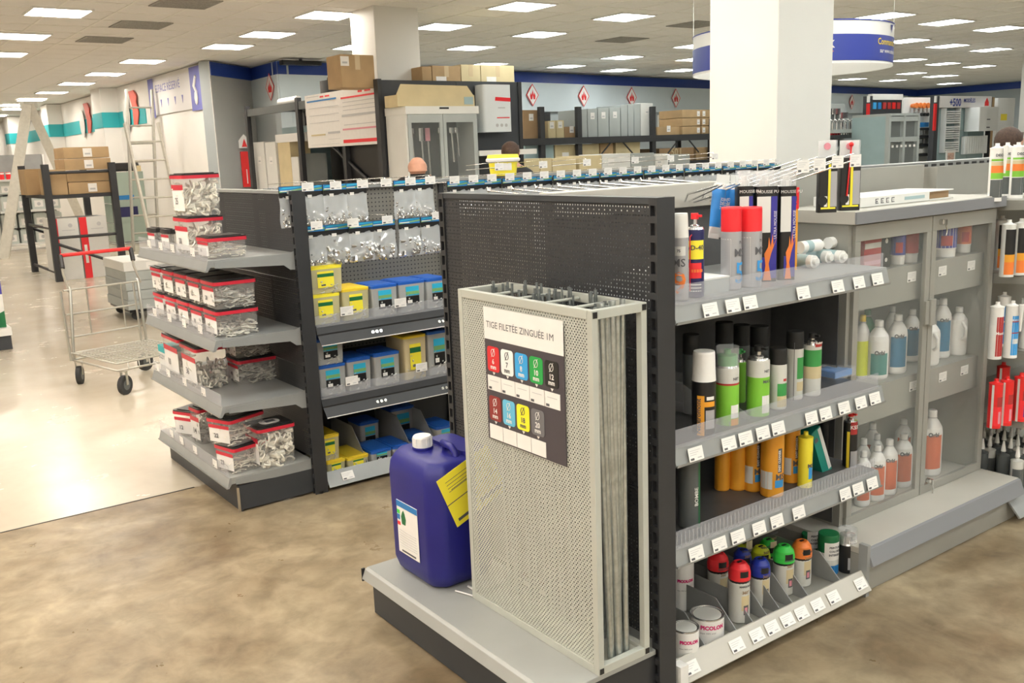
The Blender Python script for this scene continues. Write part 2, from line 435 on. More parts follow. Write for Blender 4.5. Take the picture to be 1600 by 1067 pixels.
mb = MB(); mb.box(X0, X1, Y0-.2, Y0, 0, CEIL, 'wallwhite'); struct('wall_near', mb)
mb = MB(); mb.box(X0, WX+.3, Y1, Y1+.2, 0, CEIL, 'wallwhite'); struct('wall_far', mb)

def column(x0, y0, s, label):
    mb = MB(); mb.box(x0, x0+s, y0, y0+s, 0, CEIL+.01, 'columnwhite')
    o = struct('column', mb, label, bevel=.006)
    mb = MB(); mb.box(x0-.004, x0+s+.004, y0-.004, y0+s+.004, 0, .1, 'wallgrey'); mb.build('skirting', o)
column(5.33, 4.2, .60, 'large white square column in the middle aisle')
column(5.41, 9.86, .58, 'white square column behind the dark display wall')
column(21.5, 9.86, .60, 'white column at the far right edge')

# ceiling: tiles as parts near the camera, the rest joined
TP = .617
lights = [(1.8, 8.44), (1.8, 10.02), (1.87, 11.58), (3.41, 11.93), (3.4, 13.64), (3.38, 15.22), (3.39, 17.01), (3.40, 18.8), (3.38, 20.4), (3.84, 9.17), (3.83, 10.24), (3.83, 7.81),
          (5.14, 6.75), (6.5, 9.54), (5.18, 8.09), (6.5, 8.24), (6.48, 6.91), (9.29, 11.16), (9.22, 9.88), (10.63, 11.48), (10.57, 9.78), (11.8, 11.22), (9.06, 5.81), (10.28, 5.85),
          (11.58, 5.93), (11.62, 7.14), (12.93, 7.32), (14.25, 7.4), (14.48, 8.84), (15.95, 9.1), (17.38, 9.22), (17.52, 10.62), (19.13, 10.88), (17.54, 11.94), (19.07, 11.99), (22.04, 12.39),
          (9.2, 8.5), (10.6, 8.3), (5.2, 9.9), (7.9, 11.2), (7.9, 12.2)]
KS = (CEIL-EYE)/1.228
lights = [(x*KS, y*KS) for x, y in lights]
extra = []  # fill-in grid of unseen ceiling panels, added to light the near part
for i in range(-2, 5):
    for j in range(-2, 6):
        extra.append((-1.9+i*1.95 if False else -3.2+1.85*i+3.7, -3.7+j*1.85+1.0))
fill_l = [(x, y) for x, y in extra if math.hypot(x, y) < 30]
added_l = [(8.9, 4.0), (10.8, 4.1), (12.7, 4.2), (14.6, 4.3), (10.8, 2.0), (13, 2.1), (16, 4), (19, 5), (23, 8), (27, 11), (26, 15), (30, 14), (28, 6), (8.9, 0), (12, -1.5), (4.9, 29.5), (4.9, 33), (4.6, 38), (4.6, 44), (2.5, 20), (2.5, 24), (2.5, 30), (2.5, 37), (0, 15), (0, 20), (0, 27), (-2, 34), (-3, 12), (-3, 18), (7.2, 13), (-3, 25)]  # further ceiling panels added to brighten the hall and the left wall
lamp_parts = None
def lamp(x, y, warm, i, label):
    global lamp_parts
    m = 'lamp_warm' if warm else 'lamp_cool'
    t = thing('ceiling_light', label, 'light', (x, y, CEIL-.004), 0, 'square ceiling light panels')
    key = m
    if lamp_parts is None: lamp_parts = {}
    if key not in lamp_parts:
        a = MB(); a.box(-.305, .305, -.305, -.285, -.012, .008, 'white'); a.box(-.305, .305, .285, .305, -.012, .008, 'white'); a.box(-.305, -.285, -.285, .285, -.012, .008, 'white'); a.box(.285, .305, -.285, .285, -.012, .008, 'white')
        b = MB(); b.box(-.285, .285, -.285, .285, -.008, .004, m)
        lamp_parts[key] = (a.mesh('frame'), b.mesh('diffuser'))
    put('frame', lamp_parts[key][0], t); put('diffuser', lamp_parts[key][1], t)
allL = []
for (x, y) in lights: allL.append((x, y, 'added square light panel set in the suspended ceiling'))
for (x, y) in fill_l+added_l: allL.append((x, y, 'added square light panel set in the suspended ceiling'))
def pix(x, y, z):
    q = Vector((x, y, z-EYE)); d = q.dot(_F)
    return None if d < .3 else (800+FPX*q.dot(CR)/d, 533-FPX*q.dot(CU)/d)
grp = {}
for i, (x, y, l) in enumerate(allL):
    c = pix(x, y, CEIL); k = 'off'
    if c and -60 < c[0] < 1660 and -30 < c[1] < 400:
        k = 'edge' if c[0] < 90 and x < 3.2 else 'wall' if x < 5.05 and y > 13 else 'column' if c[0] < 577 else 'mid' if c[0] < 1113 else 'hid' if c[0] < 1297 else 'right'
    grp.setdefault(k, []).append((c[0] if c else 0, math.hypot(x, y), x, y))
DN = {'edge': 'square light panel {n} of the row running off the left picture edge', 'wall': 'square light panel {n} of the row receding along the reserve wall', 'column': 'square light panel {n} left of the white column by the notice board',
      'mid': 'square light panel {n} in the ceiling between the two white columns', 'hid': 'ceiling light panel behind the big white column', 'right': 'square light panel {n} in the ceiling right of the big column', 'off': 'added ceiling light panel lighting the shop from outside the picture'}
def nth(k, n, far): 
    w = ('', 'second ', 'third ', 'fourth ', 'fifth ', 'sixth ', 'seventh ', 'eighth ', 'ninth ', 'tenth ')
    if far: return (w[k]+'nearest') if k < 10 else w[n-1-k]+'farthest' if n-1-k < 10 else 'middle'
    return (w[k]+'from the left' if k else 'leftmost') if k < 10 else (w[n-1-k]+'from the right' if n-1-k else 'rightmost') if n-1-k < 10 else 'in the middle'
for k, L_ in grp.items():
    far = k in ('edge', 'wall'); L_.sort(key=lambda v: v[1] if far else v[0])
    for n_, (a, b, x, y) in enumerate(L_): lamp(x, y, (x < 5.3 and y > 4.5) or x < .5, 0, DN[k].format(n=nth(n_, len(L_), far)))

# tile positions that the frame shows
tme = MB().bbox(-TP/2+.008, TP/2-.008, -TP/2+.008, TP/2-.008, -.004, .006, 'tile', c=.004, n=1).mesh('ceiling_tile')
cells = []
for i in range(-4, 50):
    for j in range(-4, 40):
        x, y = 7.03+TP*(i-11), 9.22+TP*(j-15)
        if X0 < x < X1-.4 and 0 < y < 24 and not (x > 5.5 and y > bw(x)-.5) and not (x > 5.2 and y > 15.3 and x < 8):
            if all(abs(x-a)+abs(y-b) > .30 or True for a, b, _ in allL): cells.append((x, y))
def vis(x, y):
    q = Vector((x, y, CEIL-EYE)); d = q.dot(_F)
    if d < .5: return False
    px, py = 800+FPX*q.dot(CR)/d, 533-FPX*q.dot(CU)/d
    return -30 < px < 1630 and -40 < py < 400
cells.sort(key=lambda c: (not vis(*c), math.hypot(*c)))
mb = MB()
for k, (x, y) in enumerate(cells):
    if k < 300: put('ceiling_tile', tme, ceiling, (x, y, CEIL+.008))
    else: mb.box(x-TP/2+.008, x+TP/2-.008, y-TP/2+.008, y+TP/2-.008, CEIL+.004, CEIL+.0115, 'tile')
o = mb.build('distant_tiles', ceiling); o['kind'] = 'stuff'
mb = MB()
for i in range(-15, 40): x = 7.03+TP*(i-11.5); mb.box(x-.012, x+.012, 0, min(24, bw(x) if x > 6.8 else 24), CEIL-.0005, CEIL+.004, 'tbar')
for j in range(-15, 24): y = 9.22+TP*(j-15+.5); mb.box(X0, 33 if y < 15.5 else 5.6, y-.012, y+.012, CEIL-.0005, CEIL+.004, 'tbar')
mb.build('tile_grid', ceiling)
for k, (px, py) in enumerate(((220, 39), (163, 62), (290, 5), (972, 62), (1088, 38))):
    q = onZ(px, py, CEIL); t = thing('air_vent', ('grey perforated air vent tile, middle one of three by the left lights', 'grey perforated air vent tile furthest back on the left', 'grey perforated air vent tile at the top edge', 'grey vent tile left of the big column', 'grey vent tile close to the big column top')[k], 'vent', (q.x, q.y, CEIL-.003))
    mb = MB(); mb.box(-.3, .3, -.3, .3, -.006, .004, 'vent'); mb.build('grille', t)
    mb = MB()
    for i in range(9): mb.box(-.27, .27, -.27+i*.065, -.255+i*.065, -.010, -.006, 'vent')
    mb.build('slats', t)
q = onZ(370, 98, CEIL)
t = thing('projector', 'small black unit fixed under the ceiling by the blue band', 'device', (7.0, 15.4, CEIL-.0)); mb = MB(); mb.bbox(-.35, .35, -.08, .08, -.10, -.03, 'black'); mb.build('housing', t); mb = MB(); mb.box(-.02, .02, -.02, .02, -.03, -.001, 'black'); mb.build('bracket', t)

# ------------------------------------------------------------------ shared retail parts
def tag_mesh():
    mb = MB(); mb.box(-.029, .029, -.0012, 0, -.019, .019, 'paper'); mb.box(-.024, -.010, -.0016, -.0012, -.016, -.010, 'print')
    for k in range(3): mb.box(-.024, .018-k*.008, -.0015, -.0012, .010-k*.006, .0112-k*.006, 'printgrey')
    mb.box(.004, .020, -.0015, -.0012, -.013, -.010, 'printgrey'); return mb.mesh('price_tag')
TAG = tag_mesh()
def tag(parent, x, y, z, rz=0., tilt=0., s=1.):
    o = put('price_tag', TAG, parent, (x, y, z), rz); o.rotation_euler = (tilt, 0, rz); o.scale = (s, s, s); return o

def upright(parent, x, y, z1, face, h=.030, w=.065, loc0=(0, 0, 0)):
    """slotted gondola post; local frame: wide face looks to -Y, slotted edge to -X"""
    mb = MB(); x0, x1 = x, x+w; y0, y1 = (y, y+h)
    mb.box(x0+.012, x1, y0, y1, 0, z1, 'dark'); mb.box(x0, x0+.012, y0, y0+.006, 0, z1, 'dark'); mb.box(x0, x0+.012, y1-.006, y1, 0, z1, 'dark')
    z = .03
    while z < z1-.03:
        mb.box(x0, x0+.012, y0+.006, y1-.006, z, z+.018, 'dark'); z += .05
    mb.box(x0, x0+.012, y0+.006, y1-.006, z1-.02, z1, 'dark')
    mb.cyl((x0+.03, y0+.015, 0), (x0+.03, y0+.015, .012), .02, 'black', n=8)
    return mb.build('upright', parent)

def shelf_mesh(L, D, rail_h=.05, drop=.0, deck='shelfgrey', railm='shelfgrey'):
    """shelf in local frame: x 0..L, front edge at y=0, back at y=D, deck top at z=0; rail slopes out and down"""
    mb = MB(); mb.box(0, L, .012, D, -.030, 0, deck)
    mb.prism([(.012, .0), (.004, .0), (-.010, -rail_h), (-.002, -rail_h-.003), (.012, -.03)], 'x', 0, L, railm)
    mb.prism([(-.010, -rail_h), (-.016, -rail_h+.004), (-.014, -rail_h-.004), (.0, -rail_h-.004)], 'x', 0, L, railm)
    for x in (-.0035, L+.0005):   # side brackets with hooks
        mb.prism([(.03, -.008), (.03, -.035), (D-.06, -.052), (D-.03, -.075), (D+.004, -.078), (D+.004, .012), (D-.03, .0)], 'x', x, x+.003, railm)
    return mb
def lip_mesh(L, h=.05, m='clearlip', y=-.002):
    mb = MB(); mb.box(0, L, y, y+.003, -.006, h, m)
    return mb

# ------------------------------------------------------------------ right gondola (end panel, side bay)
GH = 1.445
g = thing('gondola', 'dark perforated shelving gondola with grey base tray carrying the rod rack', 'shelving', (1.76, 1.745, 0))
gx, gy = 1.76, 1.745
def loc(x, y, z): return (x-gx, y-gy, z)
upright(g, 1.742-gx, 1.745-gy, GH, 0); upright(g, 1.742-gx, 2.77-gy, GH, 0)
def end_panel(parent, x, y0, y1, zs, loc, m='dark', hr=.0024):
    for za, zb in zip(zs, zs[1:]):
        keep = lambda i, j: not (j % 2 == 1 and i % 2 == 1)
        pm = perforated(y1-y0, zb-za-.004, .0112, .0112, hr, m, lambda u, v: loc(x, y1-u, za+.002+v), keep=keep)
        pm.box(*[c for a in zip(loc(x+.001, y0, za+.001), loc(x+.014, y0+.003, zb-.001)) for c in a], m)
        pm.box(*[c for a in zip(loc(x+.001, y1-.003, za+.001), loc(x+.014, y1, zb-.001)) for c in a], m)
        pm.box(*[c for a in zip(loc(x+.001, y0, zb-.004), loc(x+.014, y1, zb-.001)) for c in a], m)
        pm.build('perforated_panel', parent)
end_panel(g, 1.748, 1.777, 2.768, [.20, .64, 1.035, 1.428], loc)
mb = MB(); mb.box(*[c for a in zip(loc(1.744, 1.776, 1.428), loc(1.79, 2.769, GH)) for c in a], 'anthracite'); mb.build('top_rail', g)
# end tray + kick
mb = MB(); mb.box(*[c for a in zip(loc(1.375, 1.76, .163), loc(1.742, 2.80, .178)) for c in a], 'trayrey')
mb.prism([(1.375-gx, .178), (1.365-gx, .172), (1.352-gx, .140), (1.360-gx, .136), (1.378-gx, .163)], 'y', 1.76-gy, 2.80-gy, 'trayrey')
mb.build('base_tray', g, bevel=.0015)
mb = MB(); mb.box(*[c for a in zip(loc(1.354, 1.757, .130), loc(1.366, 1.7605, .176)) for c in a], 'black'); mb.box(*[c for a in zip(loc(1.354, 2.80, .130), loc(1.366, 2.806, .176)) for c in a], 'black'); mb.build('end_cap', g)
mb = MB(); mb.box(*[c for a in zip(loc(1.39, 1.765, .004), loc(1.402, 2.795, .163)) for c in a], 'anthracite'); mb.build('kickboard', g)
mb = MB(); mb.box(*[c for a in zip(loc(1.402, 1.765, .02), loc(1.742, 1.777, .162)) for c in a], 'dark'); mb.build('side_board', g); mb = MB(); mb.box(*[c for a in zip(loc(1.402, 2.783, .02), loc(1.742, 2.795, .162)) for c in a], 'dark'); mb.build('side_board', g)
# spine and back of the side bay
mb = MB(); mb.box(*[c for a in zip(loc(1.80, 2.268, .03), loc(2.878, 2.28, 1.40)) for c in a], 'charcoal_deck'); mb.build('back_panel', g)
mb = MB(); mb.box(*[c for a in zip(loc(2.862, 1.975, .19), loc(2.866, 2.267, 1.09)) for c in a], 'charcoal_deck'); mb.build('side_sheet', g)
mb = MB(); mb.box(*[c for a in zip(loc(2.866, 2.24, .19), loc(2.879, 2.267, 1.30)) for c in a], 'cabgrey'); mb.build('side_sheet', g)
mb = MB(); mb.box(*[c for a in zip(loc(1.80, 2.235, 1.37), loc(2.56, 2.31, GH+.004)) for c in a], 'cabtop'); mb.build('spine_cover', g, bevel=.003)
mb = MB(); mb.box(*[c for a in zip(loc(2.56, 2.245, 1.33), loc(2.86, 2.30, GH-.012)) for c in a], 'cabgrey'); mb.build('spine_cover', g)
# shelves of the side bay
BL, BR, FY = 1.822, 2.822, 1.76
def bay_shelf(z, tags, lip=.05, D=.50, deck='charcoal_deck'):
    s = shelf_mesh(BR-BL, D, .052, deck=deck).build('shelf', g, loc(BL, FY+.006, z))
    lip_mesh(BR-BL-.03, lip).build('clear_lip', s)
    mb = MB(); mb.box(0, .004, -.003, .05, -.02, lip, 'clearlip'); mb.build('lip_end', s)
    for px, py in tags:
        q = onY(px, py, FY-.004); tag(s, q.x-BL, -.0125, -.030, tilt=-.26)
    return s
S1, S2, S3 = 1.157, .755, .456
bay_shelf(S1, [(1109, 485), (1144, 478), (1171, 471), (1254, 457), (1308, 447), (1341, 440), (1370, 434)], deck='shelfgrey')
bay_shelf(S2, [(1086, 711), (1138, 692), (1164, 684), (1191, 676), (1215, 668), (1267, 650), (1289, 644), (1318, 635), (1344, 627), (1366, 620)])
bay_shelf(S3, [(1087, 866), (1123, 851), (1152, 839), (1185, 826), (1213, 815), (1247, 800), (1320, 768), (1340, 760), (1362, 750)])
mb = MB()
for k in range(60): mb.box(.01+k*.0162, .0122+k*.0162, -.0030, -.0026, .0, .042, 'clearplastic')
mb.build('ribs', g, loc(BL, FY+.006, S3))
# base deck with divider bins and slanted price rail
mb = MB(); mb.box(*[c for a in zip(loc(1.812, 1.79, .03), loc(2.80, 2.262, .062)) for c in a], 'cabgrey'); mb.box(*[c for a in zip(loc(1.812, 1.80, .0), loc(2.80, 1.81, .03)) for c in a], 'dark'); bd = mb.build('base_deck', g)
mb = MB(); mb.prism([(1.795-gy, .092), (1.788-gy, .094), (1.744-gy, .036), (1.748-gy, .030)], 'x', BL-gx+.0, BR-gx-.05, 'cabtop'); pr = mb.build('price_rail', g)
for px, py in ((1078, 1050), (1149, 1022), (1180, 1005), (1204, 990), (1228, 976), (1250, 964), (1275, 950), (1300, 937), (1342, 917)):
    q = onY(px, py, 1.768); o = tag(pr, q.x-gx, 1.766-gy-.004, .066, tilt=-.65)
mb = MB(); mb.box(BL-gx-.002, BL-gx+.03, -.006, .03, .03, .10, 'white'); mb.build('rail_end', g)
for px, py in ((1107, 1026), (1156, 1000), (1182, 985), (1204, 972), (1224, 960), (1244, 948), (1268, 935), (1318, 917)):
    q = onY(px, py, 1.79); x = q.x-gx
    mb = MB(); mb.prism([(1.795-gy, .063), (2.26-gy, .063), (2.26-gy, .158), (1.89-gy, .158), (1.795-gy, .072)], 'x', x, x+.0025, 'shelfgrey'); mb.build('divider', g)

# ------------------------------------------------------------------ threaded rod rack
TZ = .178
rk = thing('rod_rack', 'pale grey perforated steel rack of threaded rods with a sign', 'rack', (1.525, 1.757, TZ), 0)
W, D_, RH = .61, .19, 1.0
S = .02
mb = MB()
for x in (0, D_-S):
    for y in (0, W-S): mb.box(x, x+S, y, y+S, 0, RH, 'rackgrey')
for z in (0, RH-.024):
    for x in (0, D_-S): mb.box(x, x+S, S, W-S, z, z+.024, 'rackgrey')
    for y in (0, W-S): mb.box(S, D_-S, y, y+S, z, z+.024, 'rackgrey')
mb.build('frame', rk, bevel=.0015)
perforated(W-2*S, RH-.048, .0115, .0068, .00235, 'rackgrey', lambda u, v: (.003, W-S-u, .024+v), stagger=True, hs=1.0).build('perforated_front', rk)
mb = MB(); mb.box(S, D_-S, S, W-S, .004, .012, 'rackgrey'); mb.build('bottom_plate', rk)
for y in (.13, .25, .37, .49):
    mb = MB(); mb.tube([(S, y, RH-.012), (D_-S, y, RH-.012)], .005, 'rackgrey'); mb.build('crossbar', rk)
mb = MB()
for z in (0, RH-.024):
    for x in (0, D_-S): mb.box(x+.003, x+S-.003, -.0015, 0, z+.004, z+.020, 'black')
mb.build('plug', rk)
mb = MB(); mb.tube([(.03, W, .006), (.03, W+.07, .004)], .004, 'white'); mb.tube([(-.0, W+.0, .006), (-.02, W+.07, .004)], .003, 'white'); mb.build('foot_bar', rk)
# sign on the front (local frame: reading direction -Y on the -X face)
sg = MB(); SY0, SY1 = .4745, .112     # left and right edges (local y) of the sign
sg.box(-.0018, -.0002, SY1, SY0, .565, .945, 'signdark'); sg.box(-.0024, -.0018, SY1, SY0, .868, .962, 'paper')
so = sg.build('sign', rk)
text('TIGE FILETÉE ZINGUÉE 1M', .0268, 'print', so, (-.0024, SY0-.012, .903), (0, -1, 0), (0, 0, 1), bold=0.)
def rrect(y0, y1, z0, z1, r, x0, x1, m):
    pts = []
    for cy, cz, a0 in ((y1-r, z1-r, 0), (y0+r, z1-r, pi/2), (y0+r, z0+r, pi), (y1-r, z0+r, 1.5*pi)):
        for k in range(5): a = a0+k*pi/8; pts.append((cy+r*cos(a), cz+r*sin(a)))
    return MB().prism(pts, 'x', x0, x1, m)
cellw = .0655
for row, items in ((0, (('6', 's6'), ('7', 's7'), ('8', 's8'), ('10', 's10'), ('12', 'black'))), (1, (('14', 's14'), ('16', 's16'), ('18', 's18'), ('20', 's20')))):
    for k, (n_, mm) in enumerate(items):
        yl = SY0-.012-k*.0672; zt = .848-row*.148
        b = rrect(yl-.058, yl, zt-.074, zt, .010, -.0030, -.0018, mm).build('size_badge', so)
        tm = 'print' if mm in ('s7', 's18') else 'paper'
        yc = yl-.029
        c = MB(); pts = [(-.0036, yc+.0085*cos(a*pi/8), zt-.018+.0105*sin(a*pi/8)) for a in range(17)]; c.tube(pts, .0010, tm, 4); c.tube([(-.0036, yc+.008, zt-.031), (-.0036, yc-.008, zt-.005)], .0009, tm, 4); c.build('diameter_mark', so)
        text(n_, .021, tm, so, (-.0031, yc, zt-.051), (0, -1, 0), (0, 0, 1), 'CENTER', .0006); text('mm', .018, tm, so, (-.0031, yc, zt-.066), (0, -1, 0), (0, 0, 1), 'CENTER', .0006)
        MB().prism([(yc+.006, zt-.076), (yc-.006, zt-.076), (yc, zt-.084)], 'x', -.0026, -.0018, 'paper').build('pointer', so)
        c = MB(); c.box(-.0028, -.0018, yl-.062, yl+.003, zt-.131, zt-.087, 'paper')
        if row == 0: c.box(-.0032, -.0028, yl-.016, yl-.002, zt-.128, zt-.121, 'print'); c.box(-.0031, -.0028, yl-.05, yl-.008, zt-.103, zt-.1015, 'printgrey')
        c.build('price_slot', so)
# rods: each one a thing standing in the rack
rodm = {}
for r in (.003, .004, .005, .006, .008, .010):
    mb = MB(); mb.cyl((0, 0, 0), (0, 0, 1), r, 'zinc' if r in (.006, .008, .010) else 'zinc_shaded', n=8)
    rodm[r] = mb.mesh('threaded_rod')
rods = []
for k in range(9): rods.append((random.choice((.006, .008, .008, .010)), .03+random.random()*.12, .035+random.random()*.05, random.random()*.03-.0, .01+random.random()*.05))
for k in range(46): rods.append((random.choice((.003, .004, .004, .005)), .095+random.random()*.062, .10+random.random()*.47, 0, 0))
for k, (r, lx, ly, lz, lean) in enumerate(rods):
    big = k < 9
    if big:
        b0 = Vector((.045+.012*k % .1+.02, .036+.009*(k % 5), .013)); t1 = Vector((.035+.105*(k/8.), .045+.03*((k*5) % 7)/7+.03, .99+.012*(k % 3)))
        b0 = Vector((.070+.0072*k, .030+.006*(k % 4), .013)); t1 = Vector((.040+.0135*k, .032+.022*((k*5) % 7)/7, .985+.012*(k % 3)))
    else:
        b0 = Vector((lx, ly, .013)); t1 = Vector((min(.158, max(.075, lx+random.uniform(-.03, .03))), min(.57, max(.08, ly+random.uniform(-.02, .05))), .99+random.random()*.035))
    base = Vector((1.525, 1.757, TZ)); d = t1-b0
    lab = f'thick zinc threaded rod, {nth(k, 9, False)} of those fanned in the open rack side' if big else 'thin zinc threaded rod standing among others inside the perforated rack'
    o = bpy.data.objects.new('threaded_rod', rodm[r]); COL.objects.link(o); o.location = base+b0
    o.rotation_mode = 'QUATERNION'; o.rotation_quaternion = Vector((0, 0, 1)).rotation_difference(d); o.scale = (1, 1, d.length)
    settag(o, lab, 'rod', 'thick rods leaning in rack' if big else 'thin rods in rack')
# ------------------------------------------------------------------ cabinet with glass doors
cb = thing('glass_cabinet', 'grey steel cabinet with two glazed doors and key locks beside the shelves', 'cabinet', (2.86, 1.77, 0))
cx, cy = 2.86, 1.77
def cl(x0, x1, y0, y1, z0, z1): return (x0-cx, x1-cx, y0-cy, y1-cy, z0, z1)
CT = 1.285
mb = MB(); mb.box(*cl(2.775, 3.87, 1.79, 2.262, .0, .150), 'cabgrey'); mb.build('plinth', cb, bevel=.002)
mb = MB(); mb.box(*cl(2.775, 3.87, 1.785, 2.262, .150, .172), 'cabtop')
mb.prism([(1.785-cy, .172), (1.775-cy, .168), (1.752-cy, .112), (1.762-cy, .108), (1.785-cy, .150)], 'x', 2.79-cx, 3.868-cx, 'lip_slate'); mb.build('base_tray', cb, bevel=.0015)
mb = MB(); mb.box(*cl(2.772, 2.79, 1.766, 1.80, .0, .19), 'shelfgrey'); mb.build('tray_end', cb)
CZ = .173
mb = MB(); mb.box(*cl(2.88, 2.905, 1.955, 2.262, CZ, CT), 'cabgrey'); mb.build('side_panel', cb)
mb = MB(); mb.box(*cl(3.855, 3.875, 1.955, 2.262, CZ, CT), 'cabgrey'); mb.build('side_panel', cb)
mb = MB(); mb.box(*cl(2.905, 3.855, 2.25, 2.262, CZ, CT), 'cabgrey'); mb.build('back_panel', cb)
mb = MB(); mb.box(*cl(2.87, 3.89, 1.925, 2.27, CT, 1.332), 'cabtop'); mb.build('top_panel', cb, bevel=.003)
mb = MB(); mb.box(*cl(2.87, 3.89, 1.918, 1.925, CT+.002, 1.328), 'lip_slate'); mb.build('top_fascia', cb)
mb = MB(); mb.box(*cl(2.905, 3.86, 2.262, 2.285, CT, GH+.012), 'cabgrey'); mb.build('rear_board', cb)
for x0, x1 in ((2.90, 3.385), (3.39, 3.86)):
    d = MB(); f = .032
    d.box(*cl(x0, x1, 1.94, 1.955, CT-.002-.06, CT-.004), 'cabgrey'); d.box(*cl(x0, x1, 1.94, 1.955, CZ, CZ+.035), 'cabgrey')
    d.box(*cl(x0, x0+f, 1.94, 1.955, CZ+.035, CT-.062), 'cabgrey'); d.box(*cl(x1-f, x1, 1.94, 1.955, CZ+.035, CT-.062), 'cabgrey')
    dr = d.build('door', cb, bevel=.0015)
    p = MB(); p.box(*cl(x0+f, x1-f, 1.944, 1.949, CZ+.035, CT-.062), 'glasspane'); p.build('glass_pane', dr)
    if x0 > 3:
        for z in (CT-.03, CZ+.05):
            k = MB(); k.cyl((3.44-cx, 1.94-cy, z), (3.44-cx, 1.925-cy, z), .011, 'chrome', n=10); k.box(3.436-cx, 3.444-cx, 1.914-cy, 1.925-cy, z-.012, z+.010, 'chrome')
            k.tube([(3.44-cx, 1.918-cy, z-.01), (3.452-cx, 1.918-cy, z-.03), (3.446-cx, 1.918-cy, z-.05)], .003, 'chrome', 5); k.build('lock_and_key', dr)
        h = MB(); h.bbox(*cl(3.375, 3.412, 1.922, 1.94, .865, .965), 'cabgrey', c=.004); h.build('handle', dr)
    else:
        h = MB(); h.box(*cl(3.352, 3.376, 1.93, 1.94, .87, .96), 'cabgrey'); h.build('handle', dr)
mb = MB()
for zs, ztop in ((1.10, 1), (.665, 2)):
    s = MB(); s.box(*cl(2.906, 3.854, 1.985, 2.248, zs-.012, zs), 'cabgrey'); s.box(*cl(2.906, 3.854, 1.978, 1.985, zs-.135, zs), 'cabgrey'); s = s.build('shelf', cb)
    for px, py in (((1425, 430), (1473, 422), (1518, 413)) if ztop == 1 else ((1473, 594), (1507, 583), (1428, 603))):
        q = onY(px, py, 1.975); tag(s, q.x-cx, 1.9765-cy, zs-.045)

# ------------------------------------------------------------------ cans, bottles, cartons
AO = 45   # print on cans faces the aisle corner
def can(x, y, z, r, h, label, group=None, body='cangrey', cap='white', capm=None, caph=.045, capr=None, dome=True, bands=(), texts=(), vtexts=(), extra=None, name='spray_can', collar=None):
    t = thing(name, label, 'can', (x, y, z), 0, group)
    capr = capr or r*.93; hb = h-caph
    mb = MB(); mb.lathe([(0, .0015), (r*.9, 0), (r, .004), (r, hb-.012), (r*.97, hb-.006, 'steelcap'), (r*.88, hb, 'steelcap'), (0, hb+.001, 'steelcap')], body, 20); mb.build('can_body', t)
    cm = capm or 'white'
    mb = MB()
    if cap == 'cyl': mb.lathe([(capr, hb-.004), (capr, h-.005), (capr*.95, h), (0, h)], cm, 18)
    elif cap == 'wide': mb.lathe([(r*1.0, hb-.010), (r*1.0, h-.005), (r*.96, h), (0, h)], cm, 18)
    elif cap == 'taper': mb.lathe([(r*1.01, hb-.010), (r*.97, hb+.004), (r*.90, h-.006), (r*.85, h), (0, h)], cm, 18)
    elif cap == 'ball':   # marker-paint cap: dark collar, coloured dome with a nozzle window
        mb.lathe([(r*.98, hb-.008, 'black'), (r*1.04, hb), (r*1.06, hb+caph*.35), (r*.95, hb+caph*.7), (r*.62, h-.002), (r*.5, h), (0, h-.004, 'black')], cm, 18)
        mb.patch(r*1.075, hb+caph*.25, hb+caph*.62, 0, 45, 'black', 4)
        mb.box(-.009, .009, -.004, .004, h-.001, h+.001, 'black')
    elif cap == 'nozzle':
        mb.lathe([(r*.5, hb), (r*.5, hb+.004), (r*.24, hb+.008), (r*.24, h-.014)], 'steelcap', 12); mb.lathe([(r*.42, h-.016), (r*.40, h), (0, h)], cm, 12)
        mb.box(-.004, .004, -r*.9, 0, h-.010, h-.004, cm)
    elif cap == 'clear':
        mb.lathe([(r*1.0, hb-.006), (r*1.0, h), (r*.96, h), (0, h)], 'clearplastic', 18); mb.lathe([(r*.85, hb), (r*.86, hb+caph*.55), (r*.3, hb+caph*.6), (r*.3, hb+caph*.85), (0, hb+caph*.85)], cm, 14)
    mb.build('cap', t)
    if bands:
        mb = MB()
        for k, (z0, z1, m_, *a) in enumerate(bands):
            a0, a1 = (a[0]+AO, a[1]+AO) if a else (-180, 180)
            mb.patch(r+.0003+.00012*k, z0, z1, a0, a1, m_, max(4, int((a1-a0)/15)))
        mb.build('label', t)
    for s_, sz, m_, zz, a in texts: wrap_text(s_, sz, m_, t, r+.0012, zz, a+AO, .0004)
    for s_, sz, m_, zz, a in vtexts: wrap_text(s_, sz, m_, t, r+.0012, zz, a+AO, .0004, True)
    if extra: extra(t)
    return t
def cx_at(px, py, Y): q = onY(px, py, Y); return q.x
def pxr(px0, px1, py, Y):   # radius of an upright thing seen px0..px1 wide
    q = onY((px0+px1)/2, py, Y); d = Vector((q.x, q.y, q.z-EYE)).dot(_F); return (px1-px0)/FPX*d/2
def can_px(px0, px1, ptop, Y, z, label, **k):
    r = k.pop('r', None) or pxr(px0, px1, ptop+30, Y)
    q = onY((px0+px1)/2, ptop, Y); h = k.pop('h', None) or q.z-z
    # the axis: find x whose base centre projects under the pixel column
    return can(q.x, Y, z, r, h, label, **k)

